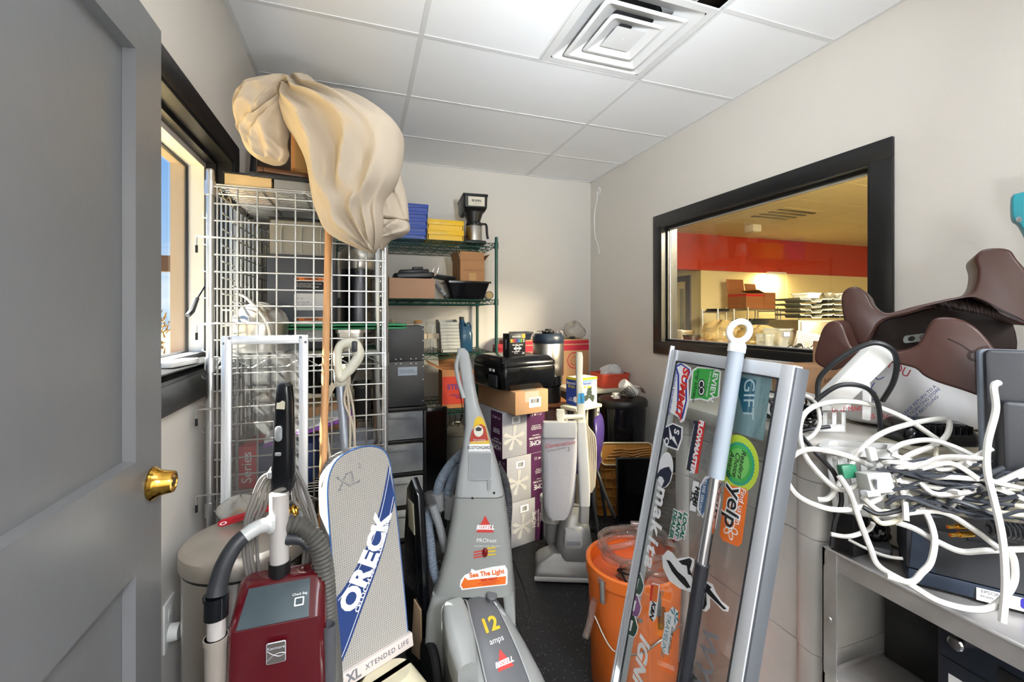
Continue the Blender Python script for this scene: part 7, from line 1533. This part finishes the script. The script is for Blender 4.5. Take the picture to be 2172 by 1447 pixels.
bagtext('YOU', 1905, 782, .035, mr, -28, 1.26); bagtext('DNT MAKE', 1800, 868, .020, mr, 3, 1.27); bagtext('THIS BAG', 1858, 884, .020, mr, 0, 1.24); bagtext('PLEASE RETURN TO A\nPARTICIPATING STORE\nFOR RECYCLING', 1955, 858, .013, mbl, 42, 1.225)
for pts in ([(1835, 800), (1850, 795), (1862, 805), (1875, 800)], [(1855, 812), (1848, 825), (1858, 835), (1850, 850)], [(1838, 815), (1832, 830), (1842, 842)]): MB().tube(catmull([P(x, y, 1.275) for x, y in pts], 4), .0016, 4).build('blue_line', mbl, o, W=True)

# ---- brown booster seats
m_brn = mat('brown_rotomoulded', '3d221b', .33, var=.08, vs=30, bump=.02, bs=400); m_brni = mat('brown_inside', '2c1812', .5, var=.1)
def extrude_px(pts, t, dep, bev, yaw=-42, steps=0):
    sm = catmull([V((a, c_, 0)) for a, c_ in pts], 4, closed=True); c0 = P(sum(p[0] for p in pts) / len(pts), sum(p[1] for p in pts) / len(pts), t)
    F_ = frame(c0, V((CS, -SN, 0)), V((0, 0, 1))) @ RY(yaw); I = F_.inverted(); n3 = F_.to_3x3() @ V((0, 0, 1)); poly = []
    for p in sm:
        r = ray(p.x, p.y); k = (c0 - CAM).dot(n3) / r.dot(n3); q_ = I @ (CAM + r * k); poly.append((q_.x, q_.y))
    return F_, poly
def rounded_block(F_, poly, dep, bev):
    b = bmesh.new(); n = len(poly)
    lo = [b.verts.new((x, y, -dep)) for x, y in poly]; hi = [b.verts.new((x, y, 0)) for x, y in poly]; b.faces.new(lo[::-1]); f1 = b.faces.new(hi)
    for i in range(n): b.faces.new((lo[i], lo[(i + 1) % n], hi[(i + 1) % n], hi[i]))
    bmesh.ops.recalc_face_normals(b, faces=b.faces[:]); ed = [e for e in b.edges if abs(e.verts[0].co.z - e.verts[1].co.z) < 1e-7]
    bmesh.ops.bevel(b, geom=ed, offset=bev, segments=4, profile=.5, affect='EDGES', clamp_overlap=True); b.verts.index_update()
    m_ = MB(F_).add([v.co.copy() for v in b.verts], [tuple(v.index for v in f.verts) for f in b.faces]); b.free(); return m_
up_ = [(1784, 632), (1797, 612), (1820, 609), (1840, 626), (1850, 646), (1866, 660), (1890, 663), (1940, 650), (2000, 636), (2050, 625), (2068, 608), (2074, 575), (2068, 548), (2082, 531), (2110, 526), (2142, 530), (2158, 550), (2185, 590), (2195, 680), (2170, 690), (2120, 672), (2105, 660), (2080, 640), (2050, 637), (1980, 652), (1920, 668), (1880, 678), (1862, 690), (1850, 712), (1838, 728), (1815, 730), (1800, 715), (1790, 680)]
o = thing('booster_seat', 'brown plastic booster seat lying on its side, uppermost of the two', 'booster seat', P(1980, 660, 1.32), None)
F_, poly = extrude_px(up_, 1.20, .2, .02); rounded_block(F_, poly, .24, .014).build('moulded_shell', m_brn, o, W=True, ang=60)
wb = [(1850, 705), (1862, 690), (1880, 678), (1920, 668), (1980, 652), (2050, 637), (2080, 640), (2105, 660), (2150, 690), (2150, 760), (2060, 770), (1900, 765), (1850, 730)]
F2, poly2 = extrude_px(wb, 1.34, .03, .005); rounded_block(F2, poly2, .02, .004).build('inner_web', m_brni, o, W=True)
for px, py, sc in ((1945, 717, 1), (2070, 690, .8)):
    f = frame(P(px, py, 1.328), V((CS, -SN, .12)), V((0, -.2, 1))); MB(f).prism(rrect(.085 * sc, .024 * sc, .01, 4), 0, .001).build('safety_label', mat('label_silver', '9aa09c', .4), o, W=True)
    for k in (-1, 1): MB(f @ T(.018 * k * sc, 0, .0012)).flat(ell(.011 * sc, .008 * sc, 16)).build('pictogram', m_ink, o, W=True)
    MB(f @ T(.018 * sc, 0, .0016)).loft([[(x, y, 0) for x, y in ell(.008 * sc, .0058 * sc, 16)], [(x, y, 0) for x, y in ell(.0066 * sc, .0045 * sc, 16)]], (0, 0)).build('pictogram_ring', m_white, o, W=True)
lo_ = [(1736, 720), (1748, 692), (1768, 680), (1786, 688), (1800, 722), (1812, 740), (1850, 748), (1905, 746), (1940, 735), (1958, 712), (1972, 686), (1990, 674), (2030, 676), (2062, 690), (2090, 715), (2130, 770), (2150, 800), (2125, 850), (2098, 848), (2040, 828), (1990, 812), (1960, 798), (1940, 782), (1900, 772), (1860, 764), (1815, 762), (1795, 775), (1770, 786), (1745, 780), (1727, 762)]
o = thing('booster_seat', 'brown plastic booster seat resting on the shopping bag, lower of the two', 'booster seat', P(1940, 770, 1.2), None)
F_, poly = extrude_px(lo_, 1.12, .2, .02, -46); rounded_block(F_, poly, .12, .016).build('moulded_shell', m_brn, o, W=True, ang=60)
r = ray(2068, 755); n3 = F_.to_3x3() @ V((0, 0, 1)); q_ = CAM + r * ((F_.translation - CAM).dot(n3) / r.dot(n3))
MB(M.Translation(q_) @ F_.to_3x3().to_4x4()).lathe([(.014, -.001), (.013, .001), (.008, .0015), (.007, -.004), (.0001, -.004)], seg=20).build('screw_recess', m_brni, o, W=True)
MB().tube(catmull([F_ @ V((x, y, .0008)) for x, y in [(I_.x, I_.y) for I_ in [F_.inverted() @ (CAM + ray(a, c_) * ((F_.translation - CAM).dot(n3) / ray(a, c_).dot(n3))) for a, c_ in ((2010, 718), (2040, 732), (2062, 748))]]], 4), .0012, 4).build('mould_seam', m_brni, o, W=True)
# prop that carries the seats
tag(MB(T(1.89, 1.22, ZR) @ RZ(-10)).box((0, 0, .12), (.2, .2, .24), .004).build('cardboard_box', m_card), 'closed brown box behind the shopping bag carrying the booster seats', 'box')
# teal tool handle at the right edge
o = thing('teal_tool', 'teal plastic tool head on a pole at the right edge of the picture', 'tool', (1.78, .62, 0))
tl = [(2149, 418), (2158, 410), (2200, 404), (2215, 420), (2215, 470), (2200, 520), (2185, 512), (2165, 476), (2150, 462)]
F_, poly = extrude_px(tl, 1.30, .05, .01); rounded_block(F_, poly, .05, .006).build('head', mat('teal_plastic', '1f8f9c', .4, var=.04), o, W=True)
f = frame(P(2161, 466, 1.295), V((CS, -SN, 0)), V((0, 0, 1))); MB(f).lathe([(.0001, .002), (.007, .002), (.009, 0)], seg=16).build('screw', m_pl_grey, o, W=True)
q_ = P(2198, 500, 1.32); MB().tube([q_, V((q_.x, q_.y, .003))], .011, 12).build('pole', m_alu, o, W=True)

# ---- back right: cardboard box and white panel under the window
o = thing('cardboard_box', 'printed brown box behind the cable tangle on the grey cart', 'box', T(1.70, 1.27, ZR) @ RZ(-12))
MB().box((0, 0, .075), (.20, .16, .15), .003).build('carton_body', m_card, o); text('HEAVY\nDUTY', .03, frame((.04, -.081, .08), (1, 0, 0), (0, 0, 1)), mat('brown_print', '6a4a34', .7), o, W=False); MB().box((.06, -.0806, .07), (.03, .001, .10)).build('printed_block', mat('brown_print', '6a4a34', .7), o)
q = PX(1592, 750, 2.10); o = thing('white_panel', 'white enamel cover panel with a printed label standing under the kitchen window', 'panel', T(2.11, 1.62, 0) @ RY(2))
MB().b2((-.02, -.42, .0), (.0, .36, 1.155), .004).build('panel_sheet', m_pl_white, o); MB().b2((-.021, -.22, .0), (-.0195, -.217, 1.15)).build('fold_line', m_pl_grey, o)
f = frame((-.0215, -.12, 1.10), (0, -1, 0), (0, 0, 1)); MB(f).prism(rrect(.20, .05, .003, 2), 0, .0006).build('label', m_paper, o); text('MAIN', .024, f @ T(-.065, .008, .001), m_ink, o, W=False, bold=.0006); text('SERVICE DISCONNECT\nSEE WIRING DIAGRAM\nINSIDE COVER', .009, f @ T(.035, 0, .001), m_ink, o, W=False)
# monitor on edge at the right border
Fm2 = frame(P(2078, 1008, .97), V((.62, -.785, 0)), V((.115, .0, .99)))
o = thing('monitor', 'dark monitor seen from behind standing on the printer at the right edge', 'monitor', Fm2.translation)
MB(Fm2).prism(rrect(.34, .28, .012, 4, .185, .14), -.022, 0, bev=.006).build('back_shell', m_pl_char, o, W=True); MB(Fm2).prism(rrect(.35, .285, .012, 4, .185, .14), -.045, -.022, bev=.004).build('front_bezel', mat('bezel_slate', '707883', .4), o, W=True)
MB(Fm2).prism(rrect(.12, .16, .01, 4, .085, .09), 0, .05, bev=.008).build('mount_block', m_pl_char, o, W=True); MB(Fm2).prism(rrect(.10, .05, .004, 3, .17, .03), 0, .0015).build('rating_label', mat('label_silver', '9aa09c', .4), o, W=True)

# ---- black power unit on the lower shelf
Fu = frame((1.215, .612, Z2), V((.0, -1, 0)), V((0, 0, 1)))
o = thing('power_unit', 'black rack power unit with outlets on the lower shelf of the service cart', 'power unit', Fu.translation)
MB(Fu).b2((0, 0, -.30), (.32, .275, 0), .004).build('chassis', mat('unit_black', '1c2430', .4, var=.1), o, W=True)
MB(Fu).b2((.006, .13, 0), (.31, .132, .003)).b2((.006, .20, 0), (.20, .202, .003)).build('panel_seam', m_pl_black, o, W=True)
MB(Fu).lathe([(.014, 0), (.014, .022), (.011, .025), (.0001, .025)], T(.042, .255, 0), 20).build('chrome_knob', m_chrome, o, W=True)
MB(Fu).b2((.10, .205, .0), (.135, .245, .004), .001).build('network_socket', m_pl_black, o, W=True)
MB(Fu).prism(rrect(.03, .05, .006, 3, .185, .215), 0, .006, bev=.002).build('serial_connector', m_alu, o, W=True); MB(Fu).prism(rrect(.018, .036, .004, 3, .185, .215), .006, .0065).build('serial_insert', mat('serial_blue', '2a4a8a', .4), o, W=True)
for (x, y) in ((.205, .085), (.27, .085)):
    MB(Fu).loft([[(a, c_, .002) for a, c_ in rrect(.058, .075, .008, 3, x, y)], [(a, c_, .002) for a, c_ in rrect(.054, .071, .007, 3, x, y)]], (0, 0)).build('outlet_border', m_white, o, W=True)
    for dx, dy, w_, h_ in ((-.012, .016, .004, .014), (.012, .016, .004, .018), (0, -.018, .010, .010)): MB(Fu).b2((x + dx - w_ / 2, y + dy - h_ / 2, 0), (x + dx + w_ / 2, y + dy + h_ / 2, .001)).build('outlet_slot', m_brass if dx else m_pl_black, o, W=True)
MB(Fu).lathe([(.016, 0), (.016, .006), (.0001, .008)], T(.14, .06, 0), 20).build('red_button', mat('button_red', 'c22a22', .3), o, W=True); MB(Fu).lathe([(.022, 0), (.022, .003), (.016, .004)], T(.14, .06, 0), 20, (1, 0)).build('button_bezel', m_pl_black, o, W=True)
MB(Fu).b2((.02, .0, .0), (.085, .045, .0008)).build('white_label', m_white, o, W=True); text('APC', .036, Fu @ T(.052, .022, .0012), m_ink, o, bold=.002); text('TIMING FAULT', .008, Fu @ T(.155, .175, .001), m_white, o); text('CIRCUIT BREAKER', .007, Fu @ T(.168, .10, .001) @ RZ(90), m_white, o)
MB(Fu).b2((.02, .14, 0), (.05, .17, .0008)).build('white_label', m_white, o, W=True); text('ETL', .012, Fu @ T(.07, .06, .0012), m_white, o)
MB(Fu).loft([[Fu.inverted() @ (Fu @ V((x + .055, y + .105, z))) for x, y in rrect(w_, h_, .006, 3)] for w_, h_, z in ((.045, .05, .0), (.045, .05, .03), (.03, .034, .05), (.016, .016, .06))]).build('plug', m_pl_black, o, W=True)
MB().tube(catmull([Fu @ V((.055, .105, .06)), Fu @ V((.05, .10, .10)), Fu @ V((.03, .03, .13)), Fu @ V((.02, -.10, .12))], 6), .0075, 8).build('power_cord', m_pl_blue, o, W=True)
tag(MB(T(1.52, .722, Z2 - .006)).box((0, 0, .10), (.26, .20, .20), .006).build('black_case', m_pl_black), 'black equipment case in the dark of the lower cart shelf', 'case')
# ================================================================ cables on the carts, each one its own run
def cable(nm, lab, pts, r, m, closed=False, n=8, plug=None):
    c = catmull([P(*p) for p in pts], n); b = MB().tube(c, r, 8)
    if plug: d = (c[-1] - c[-2]).normalized(); b.box((0, 0, 0), (.012, .008, .022), .002, X=frame(c[-1], d.orthogonal(), d.cross(d.orthogonal())))
    return tag(b.build(nm, m), lab, 'cable')
cable('network_cable', 'thick white cable sweeping the widest upper loop over the tangle', [(1870, 985, 1.02), (1790, 1040, 1.03), (1720, 985, 1.06), (1697, 930, 1.08), (1705, 880, 1.09), (1750, 855, 1.10), (1830, 855, 1.10), (1915, 885, 1.09), (1985, 930, 1.07), (2040, 965, 1.02), (2110, 1000, .98), (2295, 1050, .92)], .0062, m_cordw)
cable('network_cable', 'thick white cable with the lower left loop hanging past the grey cart corner', [(1850, 990, 1.04), (1790, 965, 1.04), (1720, 953, 1.05), (1680, 970, 1.06), (1666, 1005, 1.06), (1690, 1050, 1.05), (1750, 1078, 1.03), (1810, 1080, 1.01), (1860, 1060, 1.00), (1900, 1040, .99), (1930, 1052, .98), (1965, 1090, .96), (1982, 1140, .94), (1975, 1190, .93), (1955, 1215, .925), (1930, 1235, .93), (1880, 1222, .94)], .0062, m_cordw)
cable('network_cable', 'thick white cable crossing from the basket up over the router', [(1735, 1060, 1.06), (1760, 1055, 1.05), (1790, 1010, 1.04), (1830, 950, 1.05), (1880, 915, 1.07), (1960, 893, 1.09), (2008, 890, 1.09), (2012, 915, 1.07), (1990, 940, 1.05), (1930, 965, 1.02), (1905, 985, 1.00), (1903, 1010, .985), (1918, 1060, .975), (1922, 1105, .96)], .0062, m_cordw)
cable('network_cable', 'thick white cable looping down over the printer front', [(1885, 958, 1.04), (1920, 940, 1.04), (1980, 935, 1.03), (2060, 965, .99), (2120, 1010, .95), (2280, 1050, .90)], .0060, m_cordw)
cable('network_cable', 'thick white cable hanging straight down across the printer at the right', [(2118, 812, .93), (2108, 822, .925), (2112, 870, .92), (2095, 940, .91), (2094, 1000, .90), (2108, 1060, .885), (2122, 1120, .87), (2130, 1180, .86), (2132, 1250, .85), (2126, 1320, .845)], .0066, m_cordw)
cable('network_cable', 'thick white cable making the big bottom loop over the cart edge', [(1780, 1010, 1.02), (1805, 1050, 1.01), (1820, 1095, 1.00), (1845, 1160, .985), (1865, 1202, .975), (1930, 1240, .93), (1990, 1275, .90), (2060, 1293, .875), (2110, 1285, .86), (2148, 1240, .85), (2150, 1190, .855), (2135, 1160, .865)], .0062, m_cordw)
cable('network_cable', 'thick white cable lying along the top of the dark printer', [(1900, 1108, .985), (1940, 1122, .97), (1990, 1150, .945), (2040, 1170, .925), (2100, 1168, .90), (2285, 1160, .86)], .0062, m_cordw)
cable('network_cable', 'white cable arching from the plug to the printer rear corner', [(1830, 1055, 1.0), (1880, 1090, .99), (1990, 1085, .95), (2060, 1120, .92), (2120, 1165, .89)], .0058, m_cordw)
cable('network_cable', 'short white cable curling under the left of the tangle', [(1762, 1133, 1.05), (1800, 1138, 1.04), (1840, 1125, 1.03), (1852, 1110, 1.02)], .0052, m_cordw)
cable('network_cable', 'thin white cable lying on the flat grey box', [(1800, 1145, 1.10), (1840, 1165, 1.07), (1880, 1180, 1.04), (1915, 1185, 1.02)], .0036, m_cordw)
cable('network_cable', 'white cable coiled beside the stickered frame edge', [(1648, 890, 1.16), (1655, 915, 1.15), (1680, 933, 1.14), (1715, 930, 1.13), (1738, 900, 1.13), (1730, 855, 1.14), (1700, 838, 1.15), (1660, 845, 1.16)], .0052, m_cordw)
mg = mat('cord_yellowed', 'c3bda8', .5, var=.1)
for k, pts in enumerate(([(1900, 1030, 1.02), (1960, 1030, 1.0), (2040, 1045, .97), (2120, 1040, .94), (2285, 1030, .90)], [(1870, 1060, 1.0), (1940, 1075, .98), (2030, 1080, .95), (2100, 1070, .93), (2285, 1085, .89)], [(1845, 1085, 1.0), (1870, 1110, .99), (1910, 1100, .98), (1880, 1085, .99), (1850, 1100, 1.0)], [(1930, 1085, .975), (1950, 1060, .97), (2000, 1065, .95), (2070, 1075, .93), (2140, 1090, .90), (2290, 1100, .88)], [(1985, 950, 1.05), (1992, 985, 1.03), (2050, 1020, 1.0), (2065, 1035, .985)])):
    cable('beige_cable', ('yellowed cable running level behind the white plug', 'yellowed cable running right below the plug', 'small yellowed coil under the grey adapter', 'yellowed cable dipping across the printer lid', 'yellowed cable dropping from behind the router')[k], pts, .0055, mg)
for k, pts in enumerate(([(1700, 925, 1.12), (1730, 960, 1.09), (1770, 1005, 1.07), (1785, 1060, 1.06), (1770, 1110, 1.06), (1764, 1160, 1.06)], [(1735, 845, 1.10), (1740, 800, 1.10), (1790, 755, 1.07), (1850, 728, 1.04), (1890, 740, 1.03), (1902, 770, 1.04), (1895, 810, 1.06), (1872, 850, 1.10)], [(1730, 850, 1.10), (1780, 818, 1.08), (1835, 822, 1.07), (1862, 855, 1.08), (1868, 910, 1.10)], [(1640, 938, 1.2), (1700, 915, 1.17), (1760, 905, 1.16)], [(1890, 1000, 1.02), (1960, 1015, 1.0), (2060, 1020, .96), (2285, 1018, .91)], [(1950, 1022, .99), (2030, 1035, .96), (2110, 1048, .93), (2290, 1052, .9)], [(1930, 1060, .98), (2010, 1065, .95), (2090, 1085, .92), (2285, 1120, .87)], [(1830, 1075, 1.0), (1860, 1090, .99), (1900, 1085, .98), (1925, 1075, .97)])):
    cable('black_cable', ('black cable dropping down the near post of the grey cart', 'black cable arching over the white bar device', 'black cable looping in front of the white bar device', 'black cable lying behind the frame edge', 'black cable running right under the white loops', 'second black cable running right across the printer top', 'black cable over the printer lid towards the right', 'black cable curled below the grey adapter')[k], pts, (.0055, .0062, .0058, .005, .0058, .0058, .005, .005)[k], m_cordb)
# tangle of thin black leads at the frame edge
rt = random.Random(5); b = MB()
for k in range(16):
    c = (1685 + rt.uniform(-25, 40), 870 + rt.uniform(-25, 30)); r_ = rt.uniform(14, 38); ph = rt.uniform(0, 6)
    b.tube(catmull([P(c[0] + r_ * 1.3 * math.cos(ph + a), c[1] + r_ * .7 * math.sin(ph + a * (1 + .1 * (k % 3))), 1.20 + rt.uniform(0, .10)) for a in [j * .8 for j in range(9)]], 5), rt.choice((.0028, .0036, .0046)), 6)
tag(b.build('lead_tangle', m_cordb), 'knotted tangle of thin black leads between the frame and the white basket', 'cables', kind='stuff')
b = MB(); m_lead = mat('lead_mix', '31343a', .45)
for k in range(22):
    x0, y0 = rt.uniform(1860, 1960), rt.uniform(985, 1090); t0 = .99 - (x0 - 1860) * .0003
    b.tube(catmull([P(x0, y0, t0), P(x0 + rt.uniform(40, 90), y0 + rt.uniform(-25, 25), t0 - .02), P(x0 + rt.uniform(110, 170), y0 + rt.uniform(-20, 35), t0 - .05), P(x0 + rt.uniform(190, 260), y0 + rt.uniform(-20, 40), t0 - .08)], 5), rt.choice((.003, .0036, .0045)), 6)
tag(b.build('lead_tangle', m_lead), 'heap of thin dark leads lying on the printer under the white cables', 'cables', kind='stuff')
b = MB()
for k in range(14):
    x0, y0 = rt.uniform(1870, 1990), rt.uniform(960, 1080); t0 = 1.0 - (x0 - 1860) * .0003
    b.tube(catmull([P(x0, y0, t0), P(x0 + rt.uniform(20, 70), y0 + rt.uniform(-30, 30), t0 - .02), P(x0 + rt.uniform(80, 150), y0 + rt.uniform(-30, 35), t0 - .05), P(x0 + rt.uniform(150, 240), y0 + rt.uniform(-30, 40), t0 - .08)], 5), rt.choice((.0045, .0055)), 6)
tag(b.build('cord_tangle', m_cordw), 'heap of white cords lying on the printer among the dark leads', 'cables', kind='stuff')
# adapter block with the white network plug
Fa = frame(P(1855, 1022, 1.0), V((CS, -SN, .10)), V((SN * .2, CS * .2, 1)))
o = thing('network_adapter', 'grey network adapter with a screw and white cable plug in the tangle', 'adapter', Fa.translation)
MB(Fa).box((0, 0, 0), (.055, .045, .04), .004).build('body', mat('adapter_grey', 'a9a9a3', .45), o, W=True); MB(Fa).box((-.024, -.02, .012), (.03, .012, .022), .002).build('connector', m_alu, o, W=True)
MB(Fa).cyl((-.016, -.01, .02), (-.018, .012, .028), .0032, seg=8).build('thumb_screw', m_galv, o, W=True)
MB(Fa).box((.005, .035, -.002), (.014, .032, .011), .002).build('plug', m_clear, o, W=True); MB(Fa).box((.010, .060, -.002), (.018, .030, .015), .004, X=RZ(0)).build('plug_boot', m_pl_white, o, W=True)
tag(MB(Fa @ T(-.035, .022, -.03)).box((0, 0, 0), (.035, .03, .02), .003).build('green_adapter', mat('green_connector', '1f6a4c', .4)), 'small green connector tucked behind the grey adapter', 'adapter')
Fj = frame(P(2085, 1112, .905), V((.8, -.6, 0)), V((0, 0, 1)))
o = thing('coiled_cord', 'black coiled handset cord lying on the right of the printer', 'cord', Fj.translation); pts = []
for k in range(120): a = k * .9; pts.append((.0011 * k, .014 * math.cos(a), .016 + .014 * math.sin(a)))
MB(Fj).tube(pts, .0032, 6).build('coil', m_cordb, o, W=True)
for k, (x, y, t) in enumerate(((2010, 1118, .94), (2015, 1135, .935))):
    d = V((.9, -.4, .08)); q = P(x, y, t); tag(MB().tube([q, q + d * .018], .0042, 10).tube([q + d * .018, q + d * .045], .0062, 10).build('audio_plug', m_brass), ('upper', 'lower')[k] + ' gold audio plug lying on the printer lid', 'plug')
# white controller on the left window sill
q = PX(385, 776, XL - .02); o = thing('remote_control', 'flat white remote lying on the black sill of the left window', 'remote', T(XL - .030, q.y, WZ0 + TW + .038) @ RZ(82))
MB().prism(rrect(.17, .055, .008, 3), 0, .018, bev=.004).build('case', m_pl_white, o); MB().prism(rrect(.08, .035, .004, 3, -.02, 0), .018, .0195).build('key_field', m_pl_lgrey, o)
q = PX(432, 660, -.53); o = thing('plug_lead', 'grey plug on a short lead hanging by the window side post', 'plug', q)
MB().tube([V((-.525, 1.74, 1.46)), V((-.535, 1.72, 1.415)), V((-.54, 1.70, 1.40))], [.006, .009, .008], 8).build('plug_body', m_pl_char, o, W=True); MB().tube([V((-.525, 1.74, 1.46)), V((-.515, 1.775, 1.50))], .003, 6).build('lead', m_cordb, o, W=True)
